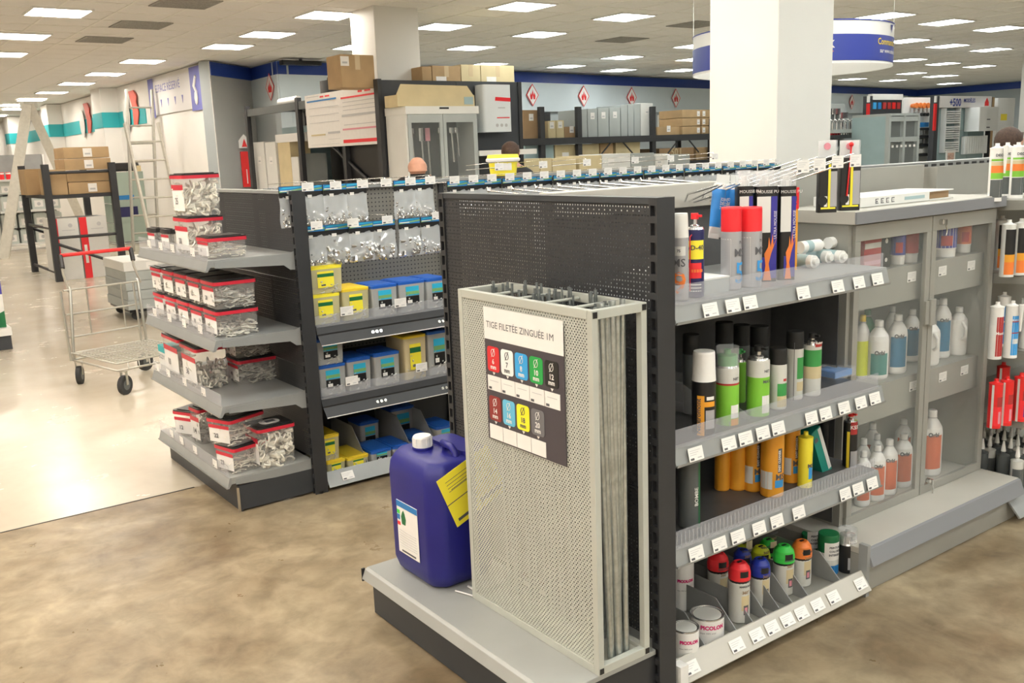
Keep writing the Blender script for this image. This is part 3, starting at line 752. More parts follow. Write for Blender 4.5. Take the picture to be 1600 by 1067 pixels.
# --- top shelf of the side bay
def ms_can(px0, px1, pt, Y, num, nm, label, **k):
    r = pxr(px0, px1, pt+40, Y)
    return can_px(px0, px1, pt, Y, S1, label, body='cangrey', bands=[(.125, .150, 'cartonwhite', -35, 60), (.02, .090, 'cangrey', -180, 180)], texts=[('MS', .030, 'print', .096, 15), (num, .085, nm, .022, 12), ('75', .010, 'print', .135, 15)], **k)
ms_can(1051, 1076, 333, 1.80, '9', 'orange', 'grey spray can with white cap and orange numeral 9, beside the dark post', cap='taper', capm='white', caph=.055)
def straw(t):
    mb = MB(); mb.tube([(-.030, -.0105, .02), (-.030, -.0105, .17), (-.012, -.01, .185)], .0018, 'red', 5); mb.build('straw', t)
can_px(1074, 1097, 333, 1.815, S1, 'slim blue and yellow lubricant spray can with red straw on the top shelf', body='navy', cap='nozzle', capm='capred', caph=.038, r=.0262,
       bands=[(.108, .160, 'lidyellow2', -62, 62), (.055, .098, 'capred', -42, 42), (.072, .080, 'orange', -50, 50), (.012, .040, 'navy'), (.018, .021, 'paper', -40, 40), (.027, .030, 'paper', -40, 40), (.036, .039, 'paper', -40, 40)], texts=[('WD-40', .0185, 'print', .134, 6)], extra=straw)
for k, (a, b, lab) in enumerate(((1127, 1159, 'grey spray can with red cap, left one of the red-capped pair'), (1156, 1191, 'grey spray can with red cap, right one of the red-capped pair'))):
    can_px(a, b, 323, 1.835-.01*k, S1, lab, body='cangrey', cap='wide', capm='capred', caph=.060, bands=[(.012, .150, 'cangrey', 0, 75), (.147, .149, 'cartonwhite', 5, 90), (.02, .149, 'cartonwhite', 5, 6.5)],
           texts=[('MS', .032, 'print', .098, -48), ('5', .085, 'skyblue', .022, -52), ('75', .010, 'print', .135, -50)])
# carton lying open-ended
q0 = onY(1122, 440, 1.80)
t = thing('flat_carton', 'low grey-white carton lying lengthways behind the front spray cans', 'box', (q0.x+.03, 1.815, S1))
mb = MB(); mb.box(-.075, .035, 0, .33, 0, .040, 'cartongrey'); mb.build('box_body', t); mb = MB(); mb.box(-.076, .036, -.001, .33, .040, .045, 'cartonwhite'); mb.build('box_lid', t)
# foam packs
for k, (a, b, Y) in enumerate(((1153, 1178, 1.905), (1180, 1216, 1.875), (1217, 1245, 1.845))):
    x0 = cx_at(a, 380, Y); wd = 2*pxr(a, b, 380, Y)*.98; zt = onY((a+b)/2, 301, Y).z; zc = onY((a+b)/2, 266, Y).z
    t = thing('foam_pack', ('tall expanding foam pack behind the red-capped cans, leftmost of three', 'tall expanding foam pack with white label and flame, middle of three', 'tall expanding foam pack with flame print, rightmost of three')[k], 'pack', (x0, Y, S1), R_(-35), 'expanding foam packs')
    H_ = zt-S1+.02
    mb = MB(); mb.bbox(0, wd, 0, .055, 0, H_, 'black', c=.012); mb.build('pack_body', t)
    mb = MB(); mb.box(.004, wd*.66, -.0008, 0, H_*.52, H_-.030, 'cartonwhite'); mb.box(wd*.68, wd-.004, -.0008, 0, .01, H_-.030, 'purple'); mb.box(wd*.30, wd*.68, -.0008, 0, .01, H_*.26, 'purple')
    mb.build('label', t)
    mb = MB(); mb.prism([(wd*.36, .004), (wd*.46, .05), (wd*.40, .085), (wd*.56, .105), (wd*.60, .135), (wd*.68, .105), (wd*.76, .145), (wd*.80, .110), (wd*.95, .135), (wd*.70, .085), (wd*.60, .055), (wd*.72, .004)], 'y', -.0018, -.0009, 'orange'); mb.build('flame_print', t)
    text('MOUSSE PU', .0125, 'paper', t, (wd*.06, -.0005, H_-.020), (1, 0, 0), (0, 0, 1)); text('ULTRA MOUSSE', .012, 'paper', t, (wd*.92, -.0012, H_*.45), (0, 0, 1), (-1, 0, 0))
    mb = MB(); mb.cyl((wd/2, .027, H_), (wd/2, .027, H_+.018), .016, 'white', n=12); mb.cyl((wd/2, .027, H_+.018), (wd/2, .027, H_+.03), .010, 'white', n=12); mb.build('valve', t)
    mb = MB(); mb.box(.002, wd-.002, .010, .012, H_, zc-S1, 'clearplastic'); mb.box(.002, wd-.002, .043, .045, H_, zc-S1, 'clearplastic'); mb.build('hanging_sleeve', t)
x0 = cx_at(1239, 330, 1.96)
t = thing('orange_pack', 'narrow red and orange pack standing right of the foam packs', 'pack', (x0, 1.96, S1)); mb = MB(); mb.bbox(0, .03, 0, .05, 0, .27, 'canorange', c=.005); mb.box(.001, .029, -.001, 0, .20, .27, 'capred'); mb.build('pack_body', t)
text('!', .04, 'print', t, (.010, -.001, .215), (1, 0, 0), (0, 0, 1))
# blue squeeze tubes hanging upside down
for k, (px, Y) in enumerate(((1118, 1.98), (1131, 2.02), (1145, 2.00))):
    q = onY(px+(6 if k == 0 else 2), 296, Y); zt = q.z; x = q.x
    t = thing('squeeze_tube', ('blue sealant tube hanging tilted, leftmost and nearest', 'blue sealant tube hanging in the middle of three', 'blue sealant tube hanging beside the foam packs')[k], 'tube', (x, Y, zt), 0, 'blue sealant tubes')
    T_ = Matrix.Rotation(R_(10 if k == 0 else 4), 4, 'Y'); n = 14; vs = []; fs = []
    prof = [(.020, .020, 0), (.021, .021, -.01), (.023, .017, -.06), (.024, .008, -.115), (.0245, .0015, -.135), (.0245, .0015, -.15)]
    for a, b, z in prof: vs += [T_ @ Vector((a*cos(2*pi*i/n), b*sin(2*pi*i/n), z)) for i in range(n)]
    mb = MB()
    for j in range(len(prof)-1): mb.add(vs, [(j*n+i, j*n+(i+1) % n, (j+1)*n+(i+1) % n, (j+1)*n+i) for i in range(n)], 'tubeblue' if j < 3 else 'white', True)
    mb.build('tube_body', t)
    mb = MB(); mb.cyl(T_ @ Vector((0, 0, 0)), T_ @ Vector((0, 0, .018)), .021, 'white', r1=.017, n=12); mb.box(-.018, .018, -.001, .001, .012, .045, 'cartonwhite', T_); mb.build('cap', t)
    o = text('JOINT\nDÉCOR\n7', .013, 'paper', t, (T_ @ Vector((-.016, -.024, -.035))), tuple(T_ @ Vector((1, 0, 0))), tuple(T_ @ Vector((0, -.05, 1))), bold=.0003)
# white bottles lying down
for k, (pa, pb, Y, dz) in enumerate((((1240, 1266), 0, 1.98, 0), ((1262, 1290), 0, 2.02, 0), ((1282, 1312), 0, 1.99, 0), ((1244, 1285), 0, 2.0, .042), ((1287, 1328), 0, 2.02, .040))):
    x = cx_at((pa[0]+pa[1])/2, 405, Y)
    t = thing('lying_bottle', ('small white bottle lying end-on, lower left of the heap', 'small white bottle lying end-on, lower middle of the heap', 'small white bottle lying end-on, lower right of the heap', 'white ribbed bottle lying on top of the heap at left', 'white smooth bottle lying on top of the heap at right')[k], 'bottle', (x, Y, S1+.0225+dz))
    mb = MB()
    if k < 3: mb.cyl((0, -.05, 0), (0, .06, 0), .022, 'white', n=14); mb.cyl((0, -.062, 0), (0, -.05, 0), .013, 'cartonwhite', n=12)
    else: mb.cyl((-.055, 0, 0), (.05, 0, 0), .021, 'white', n=14); mb.cyl((.05, 0, 0), (.064, 0, 0), .014, 'cartonwhite', n=12)
    mb.build('bottle_body', t)
    mb = MB()
    if k < 3: mb.cyl((0, -.03, 0), (0, .03, 0), .0224, 'cartonblue', n=14, caps=False)
    else: mb.cyl((-.03, 0, 0), (.0, 0, 0), .0214, 'cartonblue' if k == 3 else 'white', n=14, caps=False)
    mb.build('label', t)

# --- hooks above the side bay with tags; black-and-yellow packs
hk = thing('hook_rail', 'chrome double hooks with price tags leaning out above the side shelf', 'hooks', (2.45, 2.23, 1.41))
for k, (px, py, xs) in enumerate(((1252, 259, 2.58), (1278, 256, 2.66), (1306, 252, 2.74), (1334, 250, 2.82))):
    e = onY(px, py, 1.80); b = Vector((min(e.x, 2.84), 2.232, 1.385)); o_ = Vector((2.45, 2.23, 1.41))
    p0, p1 = b-o_, Vector((e.x, 1.80, e.z))-o_
    mb = MB(); mb.tube([p0, p0+(p1-p0)*.97], .0028, 'chrome'); mb.tube([p0+Vector((0, 0, .03)), p1+Vector((0, 0, .02)), p1+Vector((0, -.003, .0))], .002, 'chrome'); h = mb.build('hook', hk)
    o = put('price_tag', TAG, h, p1+Vector((0, -.006, -.002)))
for k, (px, py) in enumerate(((1160, 268), (1185, 262))):
    e = onY(px+60, py-12, 1.82); o_ = Vector((2.45, 2.23, 1.41)); b = Vector((2.36+.08*k, 2.232, 1.39))-o_; e2 = Vector((e.x-.25, 1.84, 1.46))-o_
    mb = MB(); mb.tube([b, b+(e2-b)*.1+Vector((0, 0, .02)), e2], .003, 'chrome'); mb.tube([b+Vector((.02, 0, 0)), e2+Vector((.02, 0, .0))], .003, 'chrome'); mb.build('hook', hk)
for k, (a, b) in enumerate(((1280, 1309), (1313, 1345))):
    Y = 1.985; x0 = cx_at(a, 300, Y); x1 = x0+2*pxr(a, b, 300, Y); z0 = 1.333; zt = onY((a+b)/2, 246, Y).z-z0; zc = onY((a+b)/2, 219, Y).z-z0; wd = x1-x0
    t = thing('filler_pack', ('black pack with yellow stripe and clear header on the cabinet, left one', 'black pack with yellow stripe and red cross-shaped applicator in header')[k], 'pack', (x0, Y, z0), R_(-33))
    if k: t['label'] = 'black and yellow pack holding a red-knobbed applicator, on cabinet corner'
    mb = MB(); mb.bbox(0, wd, 0, .030, 0, zt, 'black', c=.004); mb.build('pack_body', t)
    mb = MB(); mb.box(wd*.48, wd*.60, -.001, 0, .012, zt-.01, 'lidyellow2'); mb.box(wd*.61, wd*.95, -.001, 0, .02, zt*.75, 'cangrey'); mb.box(wd*.28, wd*.44, -.001, 0, .02, .055, 'paper'); mb.box(wd*.1, wd*.9, -.0012, -.001, .012, .018, 'lidyellow2')
    mb.cyl((wd*.2, -.0015, .04), (wd*.2, 0, .04), .016, 'blackmatte', n=12); mb.build('label', t)
    mb = MB(); mb.box(.002, wd-.002, .020, .022, zt, zc, 'paper'); mb.box(.0, wd, .012, .014, zt, zc, 'clearplastic'); mb.build('header_card', t)
    mb = MB(); mb.cyl((wd*.45, .0105, zc-.02), (wd*.45, .012, zc-.02), .012, 'pink', n=10)
    mb.build('header_print', t)
    if k: mb = MB(); mb.tube([(wd*.30, -.004, .05), (wd*.42, -.006, zt+.01), (wd*.45, -.004, zc-.018)], .0028, 'red'); mb.sphere((wd*.45, -.004, zc-.014), .0085, 'red', 10); mb.build('applicator', t)

# --- second shelf
B = S2
can_px(1067, 1093, 522, 1.98, B, 'dark spray can with square black cap at the back left of the second shelf', body='candark', cap='wide', capm='blackmatte', caph=.05)
def neu(t):
    pass
can_px(1081, 1119, 548, 1.81, B, 'black and orange spray can with tall white cap at front left', body='black', cap='taper', capm='white', caph=.075,
       bands=[(.0, .118, 'canorange', 0, 35), (.085, .10, 'canorange', -55, 0), (.02, .075, 'cangrey', -55, -6), (.105, .115, 'paper', -50, -10)], vtexts=[('Neutromont', .020, 'print', .058, 17)])
for k, (a, b, pt, Y) in enumerate(((1118, 1146, 503, 2.10), (1146, 1172, 507, 2.11), (1171, 1201, 509, 2.10))):
    can_px(a, b, pt, Y, B, ('large black-capped can at the back of the second shelf, left of three', 'large black-capped can at the back of the second shelf, middle of three', 'large black-capped can at the back of the second shelf, right of three')[k], body='candark', cap='wide', capm='blackmatte', caph=.06, group='black capped cans at the back')
G2 = [(.0, .115, 'cangreen'), (.128, .132, 'print'), (.01, .04, 'paper', -60, -10)]
can_px(1119, 1155, 541, 1.83, B, 'green and white spray can with clear domed cap and green nozzle', body='canlight', cap='clear', capm='midgreen', caph=.055, bands=[(.0, .122, 'cangreen'), (.122, .128, 'brick'), (.022, .062, 'paper', -65, -15), (.0, .02, 'canorange', -65, -15)], texts=[('NET', .011, 'print', .138, -40)])
can_px(1148, 1166, 545, 1.96, B, 'green spray can with a dangling green trigger behind the clear-capped one', body='cangreen', cap='nozzle', capm='midgreen', caph=.035)
can_px(1168, 1203, 540, 1.83, B, 'bright green spray can with white shoulder, steel top and black nozzle', body='canlight', cap='nozzle', capm='blackmatte', caph=.035, bands=[(.0, .122, 'cangreen'), (.01, .065, 'paper', -70, -15)], texts=[('MAX', .013, 'print', .105, -40), ('NET', .011, 'print', .138, -40)])
can_px(1203, 1230, 543, 1.83, B, 'short white and green spray can with black cap in the middle of the shelf', body='canlight', cap='wide', capm='blackmatte', caph=.04, bands=[(.045, .085, 'midgreen', -70, 10), (.01, .045, 'kraftpale', -70, 10), (.092, .10, 'brick', -60, -30)])
can_px(1229, 1256, 517, 1.87, B, 'tall white and green spray can with wide black cap, behind the short one', body='canlight', cap='wide', capm='blackmatte', caph=.045, bands=[(.07, .14, 'midgreen', -75, -10), (.03, .06, 'kraftpale', -75, -10), (.0, .19, 'print', 8, 12)])
can_px(1255, 1284, 520, 1.86, B, 'white and green spray can with steel dome and red maker panel, rightmost', body='canlight', cap='nozzle', capm='blackmatte', caph=.03, bands=[(.10, .155, 'midgreen'), (.06, .10, 'kraftpale', -80, 60), (.165, .18, 'brick', -75, -10)], texts=[('Rubson', .011, 'paper', .175, -42)])
x = cx_at(1310, 590, 1.95); t = thing('wipe_pack', 'low blue and clear pack lying at the right end of second shelf', 'pack', (x, 1.92, B)); mb = MB(); mb.bbox(-.06, .06, 0, .10, 0, .03, 'clearplastic', c=.006); mb.build('wrapper', t); mb = MB(); mb.box(-.05, .05, .01, .09, .001, .022, 'tubeblue'); mb.build('contents', t)
for px in (1141, 1172):
    x = cx_at(px, 600, 1.80)
    mb = MB(); mb.prism([(1.80-gy, B+.002), (2.2-gy, B+.002), (2.2-gy, B+.10), (2.0-gy, B+.10), (1.80-gy, B+.012)], 'x', x-gx, x-gx+.002, 'clearplastic'); mb.build('clear_divider', g)

# --- third shelf
B = S3
can_px(1059, 1094, 690, 1.86, B, 'big dark grey canister with ribs partly behind the post', body='candark', cap='wide', capm='black', caph=.03, name='canister', bands=[(.0, .20, 'darkgreen', -75, -55)], vtexts=[('BOMBE', .018, 'paper', .10, -48)])
BO = [(.03, .088, 'cartonwhite', 5, 75), (.035, .060, 'skyblue', -62, -8), (.085, .165, 'print', -46, -22)]
for k, (a, b, pt, Y) in enumerate(((1117, 1141, 668, 2.0), (1140, 1167, 664, 1.97), (1164, 1191, 655, 1.93), (1190, 1226, 648, 1.86), (1224, 1251, 645, 1.90))):
    can_px(a, b, pt, Y, B, ('orange cleaner can at the far back left of the third shelf', 'orange cleaner can second from the left on the third shelf', 'orange cleaner can with white panel, third from the left', 'orange cleaner can nearest the front with black cap', 'orange cleaner can right of the nearest one, beside the yellow tube')[k],
           body='canorange', cap='wide', capm='blackmatte', caph=.045, bands=BO if k > 1 else [(.04, .10, 'canorange', 0, 70)], texts=[('MS', .028, 'print', .062, -35)] if k > 1 else (), vtexts=[('EASY CLEANER', .0105, 'paper', .125, -34)] if k > 1 else (), group='orange cleaner cans')
def cartridge(x, y, z, r, h, label, body='canlight', bands=(), group=None, texts=(), nozzle=True, tipm='white', rot=0, name='sealant_cartridge'):
    t = thing(name, label, 'cartridge', (x, y, z), rot, group)
    mb = MB(); mb.lathe([(0, .001), (r, 0), (r, .006), (r*.985, .008), (r*.985, h), (r*1.02, h), (r*1.02, h+.004), (r*.5, h+.008), (r*.32, h+.012), (r*.30, h+.022), (0, h+.022)], body, 16); mb.build('tube_body', t)
    if bands:
        mb = MB()
        for k, (z0, z1, m_, *a) in enumerate(bands):
            a0, a1 = (a[0]+AO, a[1]+AO) if a else (-180, 180); mb.patch(r*.985+.0003+.00012*k, z0, z1, a0, a1, m_, max(4, int((a1-a0)/18)))
        mb.build('label', t)
    for s_, sz, m_, zz, a in texts: wrap_text(s_, sz, m_, t, r+.001, zz, a+AO, .0004)
    if nozzle:
        mb = MB(); mb.cyl((-r*.2, -r-.010, h+.012), (-r*.35, -r-.012, h-.095), .0095, tipm, r1=.0035, n=10); mb.build('nozzle', t)
    return t
q = onY(1259, 690, 1.84)
t = cartridge(q.x, 1.84, B, .024, .165, 'yellow tube with white screw cap right of the orange cans', 'lidyellow2', [(.03, .07, 'skyblue', -60, -20), (.04, .12, 'print', -66, -62)], nozzle=False, name='yellow_tube', texts=[('MS', .018, 'print', .07, -35)]); t['category'] = 'tube'
q = onY(1292, 735, 1.90)
t = thing('leaning_carton', 'green and white carton leaning slantwise on the third shelf', 'box', (q.x, 1.88, B+.002)); T_ = Matrix.Rotation(R_(-24), 4, 'Y')
mb = MB(); mb.box(-.05, .0, 0, .05, 0, .185, 'teal_carton', T_); mb.build('box_body', t); mb = MB(); mb.box(-.0165, -.001, -.001, 0, .01, .18, 'cartonwhite', T_); mb.box(-.045, -.028, -.001, 0, .14, .155, 'print', T_); mb.build('label', t)
for k, (a, b, Y) in enumerate(((1278, 1300, 2.02), (1296, 1320, 2.0))):
    can_px(a, b, 640, Y, B, ('black spray can in the shade behind the leaning carton', 'black spray can right of the leaning carton, in the shade')[k], body='black', cap='wide', capm='blackmatte', caph=.04)
can_px(1319, 1341, 643, 1.86, B, 'slim black spray can with red nozzle and yellow edge at shelf end', body='black', cap='nozzle', capm='red', caph=.03, bands=[(.0, .13, 'lidyellow', 15, 38), (.12, .165, 'brick', -50, 10), (.0, .06, 'cangrey', -60, 5)], texts=[('K55', .018, 'paper', .14, -20)])

# --- base bins: paint tins and marker sprays
B = .063
def tin(px0, px1, ptop, Y, label, h=None, z=B):
    r = pxr(px0, px1, ptop, Y); q = onY((px0+px1)/2, ptop, Y); h = h or q.z-z
    t = thing('paint_tin', label, 'tin', (q.x, Y, z), 0, 'white paint tins')
    mb = MB(); mb.lathe([(0, .001), (r*.97, 0), (r, .003), (r, h-.006), (r*.985, h-.004)], 'white', 28); mb.build('tin_body', t)
    mb = MB(); mb.lathe([(r*.99, h-.006), (r*1.02, h-.004), (r*1.02, h), (r*.95, h), (r*.93, h-.004), (r*.84, h-.004, 'canlight'), (r*.82, h-.002, 'canlight'), (0, h-.002)], 'steelcap', 28); mb.build('lid', t)
    wrap_text('PICOLON', r*.34, 'magenta', t, r+.0003, h*.60, 28, .001)
    wrap_text('laque 100% acryl', r*.14, 'print', t, r+.0003, h*.42, 45, 0)
    return t
tin(1050, 1092, 978, 1.825, 'white paint tin at the front corner of the bottom bin, cut off by post')
tin(1079, 1131, 957, 1.862, 'white paint tin with red maker lettering, the fully visible one')
tin(1048, 1084, 872, 2.05, 'white paint tin furthest back, half hidden by the post', h=.17)
def marker(px0, px1, pt, Y, capm, label):
    can_px(px0, px1, pt, Y, B, label, body='canlight', cap='ball', capm=capm, caph=.055, bands=[(.045, .095, 'kraftpale', -60, -8), (.03, .062, 'print', -52, -20), (.035, .055, 'pink', -44, -26)], texts=[('MARQUEUR', .008, 'print', .125, -32), ('360°', .014, 'kraftdark', .103, -32)], name='marker_spray')
marker(1139, 1172, 877, 1.87, 'capred', 'marker spray with red domed cap in the front row')
marker(1173, 1203, 872, 1.90, 'capblue', 'marker spray with blue domed cap in the front row')
marker(1106, 1138, 863, 2.0, 'capred', 'marker spray with red domed cap in the back row')
marker(1146, 1174, 858, 2.04, 'capblue', 'marker spray with blue domed cap in the back row')
marker(1174, 1203, 853, 2.02, 'fluoyellow', 'marker spray with yellow cap just behind the front blue one')
marker(1150, 1176, 848, 2.14, 'fluoyellow', 'marker spray with yellow cap furthest back')
marker(1209, 1241, 851, 1.90, 'fluogreen', 'marker spray with bright green cap in the front row')
marker(1187, 1214, 842, 2.08, 'fluogreen', 'marker spray with green cap in the back row')
marker(1238, 1268, 844, 1.90, 'orange', 'marker spray with orange cap in the front row')
marker(1212, 1233, 836, 2.14, 'orange', 'marker spray with orange cap peeking from the back row')
for k, (a, b, pt, Y) in enumerate(((1279, 1311, 832, 1.90), (1253, 1281, 833, 2.0))):
    can_px(a, b, pt, Y, B, ('white and blue spray can with dark green cap at the front', 'white spray can with dark green cap behind the front green one')[k], body='canlight', cap='wide', capm='darkgreen', caph=.055, bands=[(.0, .035, 'cardblue', -65, 40), (.055, .12, 'paper', -65, 30)], texts=[('PEINTURE', .010, 'print', .10, -30), ('COLOREE', .010, 'print', .086, -30), ('INTERIEUR', .010, 'print', .072, -30)])
can_px(1311, 1339, 825, 1.86, B, 'black spray can numbered 606 with clear cap at the bottom right', body='black', cap='clear', capm='steelcap', caph=.05, bands=[(.015, .06, 'cangrey', -60, 5), (.062, .072, 'pink', -55, -35)], texts=[('H606', .016, 'paper', .115, -28)])

# --- bottles in the cabinet
def bottle(x, y, z, r, h, label, body='white', lab='orangelabel', lab2=None, word=None, handle=False, sq=(1, .80), group=None, capm='white', facing=42, z0=.12, z1=.64):
    r *= 1.13
    t = thing('bottle', label, 'bottle', (x, y, z), 0, group)
    mb = MB(); mb.lathe([(0, .002), (r*.92, 0), (r, .008), (r, h*.66), (r*.93, h*.74), (r*.62, h*.83), (r*.36, h*.88), (r*.34, h*.90)], body, 20, sq=sq); mb.build('bottle_body', t)
    mb = MB(); mb.lathe([(r*.36, h*.885), (r*.36, h*.985), (r*.32, h), (0, h)], capm, 14, sq=(1, 1)); mb.lathe([(r*.40, h*.885), (r*.40, h*.90)], 'printgrey', 14); mb.build('cap', t)
    if lab:
        mb = MB(); mb.patch(r+.0006, h*z0, h*z1, facing-50, facing+50, lab, 8, sq=(1, sq[1]))
        if lab2: mb.patch(r+.0010, h*(z0+.18), h*z1, facing-50, facing+50, lab2, 8, sq=(1, sq[1]))
        mb.build('label', t)
    if word:
        me = text_mesh(word, r*.50, 'print', 'CENTER', .0012).copy()
        for v in me.vertices:
            a = R_(facing)-v.co.x/r; v.co = (-sin(a)*(r+.0016), -cos(a)*(r*sq[1]+.0016), h*(z1+.0)-r*.1+v.co.y)
        ob = bpy.data.objects.new('lettering', me); COL.objects.link(ob); ob.parent = t
    if handle:
        mb = MB(); mb.tube([(-r*.55, -r*sq[1]*.9, h*.35), (-r*.6, -r*sq[1]*1.35, h*.42), (-r*.6, -r*sq[1]*1.35, h*.60), (-r*.5, -r*sq[1]*.8, h*.70)], r*.16, body, 7); mb.build('handle', t)
    return t
def bottle_px(px0, px1, pt, Y, z, label, **k):
    r = pxr(px0, px1, pt+50, Y); q = onY((px0+px1)/2, pt, Y); return bottle(q.x, Y, z, r, q.z-z, label, **k)
Z1, Z2, Z0 = .666, 1.101, .174
bottle_px(1358, 1390, 500, 2.045, Z1, 'white cleaner bottle with green label in the cabinet, second shelf left', lab='labelsea', lab2=None, word='Orbi', z0=.08, z1=.45)
bottle_px(1337, 1360, 492, 2.09, Z1, 'bottle with yellow-green label at the left edge of cabinet second shelf', lab='fluoyellow', capm='lidyellow', z0=.05, z1=.6)
bottle_px(1344, 1368, 483, 2.17, Z1, 'bottle with dark green cap behind the green-labelled one', body='darkgreen', lab=None, capm='darkgreen')
bottle_px(1389, 1419, 491, 2.045, Z1, 'white bottle with dark blue label in the cabinet left door', lab='labelblue', word='Orbi')
bottle_px(1413, 1439, 483, 2.12, Z1, 'white bottle with blue label partly behind the door frame', lab='labelblue', word='Orbi')
bottle_px(1385, 1405, 478, 2.19, Z1, 'white bottle at the back of the second cabinet shelf, left door', lab=None)
bottle_px(1441, 1470, 497, 2.03, Z1, 'white jug with an open handle beside the cabinet door handle', lab=None, handle=True)
bottle_px(1461, 1488, 466, 2.07, Z1, 'tall white jug with blue label in the right cabinet door', lab='labelblue', word='Orbi')
bottle_px(1486, 1513, 479, 2.05, Z1, 'plain white jug rightmost on the second cabinet shelf', lab=None, handle=True)
bottle_px(1455, 1476, 468, 2.17, Z1, 'white jug at the back behind the handle jug', lab=None)
bottle_px(1441, 1474, 640, 2.05, Z0, 'single orange-labelled bottle standing alone behind the right glass door', lab='orangelabel', word='Orbi')
for k, (a, b, pt, Y) in enumerate(((1398, 1427, 677, 2.05), (1377, 1404, 686, 2.035), (1358, 1385, 695, 2.03), (1338, 1362, 704, 2.03), (1338, 1362, 685, 2.10), (1360, 1382, 678, 2.13), (1352, 1376, 661, 2.19), (1400, 1425, 655, 2.19))):
    bottle_px(a, b, pt, Y, Z0, ('orange-labelled bottle at the right end of the lower left row', 'orange-labelled bottle second from the right of the lower row', 'orange-labelled bottle third from the right of the lower row', 'orange-labelled bottle at the left end of the lower row', 'white-capped bottle in the second row, left', 'white-capped bottle in the second row, middle', 'large bottle shoulder at the back of the lower row', 'bottle with orange label deep behind the lower row')[k],
              lab='orangelabel', word='Orbi' if k < 4 or k == 7 else None, group='orange-labelled bottles in the cabinet')
# refill pouches and a carton on the cabinet's top shelf
x0, x1 = cx_at(1350, 400, 2.0), cx_at(1377, 400, 2.0)
t = thing('printed_carton', 'red and white patterned carton behind the cabinet glass, top left', 'box', (x0, 2.0, Z2)); mb = MB(); mb.bbox(0, x1-x0, 0, .15, 0, .13, 'brick', c=.003); mb.build('box_body', t); mb = MB(); mb.box(.004, x1-x0-.004, -.001, 0, .08, .10, 'cartonwhite'); mb.box(.004, x1-x0-.004, -.001, 0, .02, .035, 'pink'); mb.build('label', t)
x0, x1 = x1+.004, cx_at(1391, 400, 2.0)
t = thing('printed_carton', 'narrow black carton with white emblem next to the red patterned one', 'box', (x0, 2.0, Z2)); mb = MB(); mb.bbox(0, x1-x0, 0, .15, 0, .135, 'black', c=.003); mb.build('box_body', t); mb = MB(); mb.cyl(((x1-x0)/2, -.001, .10), ((x1-x0)/2, 0, .10), .009, 'paper', n=12); mb.cyl(((x1-x0)/2, -.001, .03), ((x1-x0)/2, 0, .03), .008, 'paper', n=12); mb.build('label', t)
for k, (a, b, m_, Y) in enumerate(((1394, 1414, 'purple', 2.03), (1412, 1434, 'brick', 2.03), (1460, 1492, 'purple', 2.03), (1496, 1516, 'orangelabel', 2.04), (1515, 1536, 'orange', 2.05))):
    r = pxr(a, b, 390, Y); q = onY((a+b)/2, 365, Y); hh = q.z-Z2
    hh = .172; r *= 1.12
    t = thing('wipe_tub', ('purple wipe tub left of two behind the left glass door', 'red-purple wipe tub right of two behind the left glass door', 'wide purple wipe tub behind the right glass door', 'orange wipe tub in the middle of the right door', 'orange wipe tub furthest right on the cabinet top shelf')[k], 'tub', (q.x, Y, Z2))
    mb = MB(); mb.lathe([(0, 0), (r*.92, 0), (r*.95, .03), (r, .032), (r, hh-.01), (r*.9, hh), (0, hh)], 'white', 20); mb.build('tub_body', t); mb = MB(); mb.patch(r+.0004, .036, hh-.014, -60, 150, m_, 12); mb.patch(r+.0008, .045, .085, 20, 75, 'brick' if m_ != 'orange' else 'cartonwhite', 6); mb.build('label', t)

# flat box on top of the cabinet
q0, q1 = onY(1345, 318, 2.0), onY(1452, 318, 2.0)
t = thing('flat_box', 'long flat white box with small square symbols lying on the cabinet top', 'box', (q0.x, 2.0, 1.333)); L = q1.x-q0.x
mb = MB(); mb.box(0, L, 0, .20, 0, .036, 'cartonwhite'); mb.build('box_body', t, bevel=.002)
mb = MB()
for k in range(4):
    x = L*.20+k*.034; mb.box(x, x+.018, -.0008, 0, .009, .012, 'print'); mb.box(x, x+.018, -.0008, 0, .024, .027, 'print'); mb.box(x, x+.004, -.0008, 0, .009, .027, 'print'); mb.box(x+.007+.002*k, x+.013, -.0008, 0, .014, .020, 'print')
mb.box(L*.62, L*.92, -.0008, 0, .012, .024, 'cartonblue'); mb.build('symbols', t)
mb = MB(); mb.box(L+.001, L+.17, .02, .19, 0, .032, 'kraftdark'); mb.box(L, L+.17, .0, .02, .0, .004, 'cartonwhite'); mb.box(L, L+.17, .0, .20, .032, .036, 'cartonwhite'); mb.build('open_end', t)

# ------------------------------------------------------------------ right end bay with cartridges
rb = thing('end_shelving', 'grey shelving bay of sealant cartridges at the right edge', 'shelving', (3.90, 1.76, 0))
for z, kk in ((1.31, 0), (1.01, 1), (.70, 2), (.41, 3)):
    s = shelf_mesh(1.0, .50, .045, railm='cabgrey', deck='cabgrey').build('shelf', rb, (0, .006, z))
    h = MB(); h.cyl((-.0005, .10, -.02), (-.003, .10, -.02), .005, 'black', n=8); h.build('rivet', s)
    if kk: lip_mesh(.98, .05).build('clear_lip', s)
    if kk == 2: pass
mb = MB(); mb.box(-.012, 0, .46, .52, 0, GH, 'cabgrey'); mb.build('upright', rb)
mb = MB(); mb.box(0, 1.0, .505, .515, .02, GH, 'cabgrey'); mb.build('back_panel', rb)
mb = MB(); mb.box(0, 1.0, .03, .50, .03, .065, 'cabgrey'); mb.box(0, 1., .05, .06, 0, .03, 'dark'); mb.build('base_deck', rb)
mb = MB(); mb.prism([(.035, .095), (.028, .097), (-.030, .030), (-.024, .026)], 'x', -.11, 1.0, 'shelfgrey'); pr = mb.build('price_rail', rb); tag(pr, -.04, .0, .062, tilt=-.70)
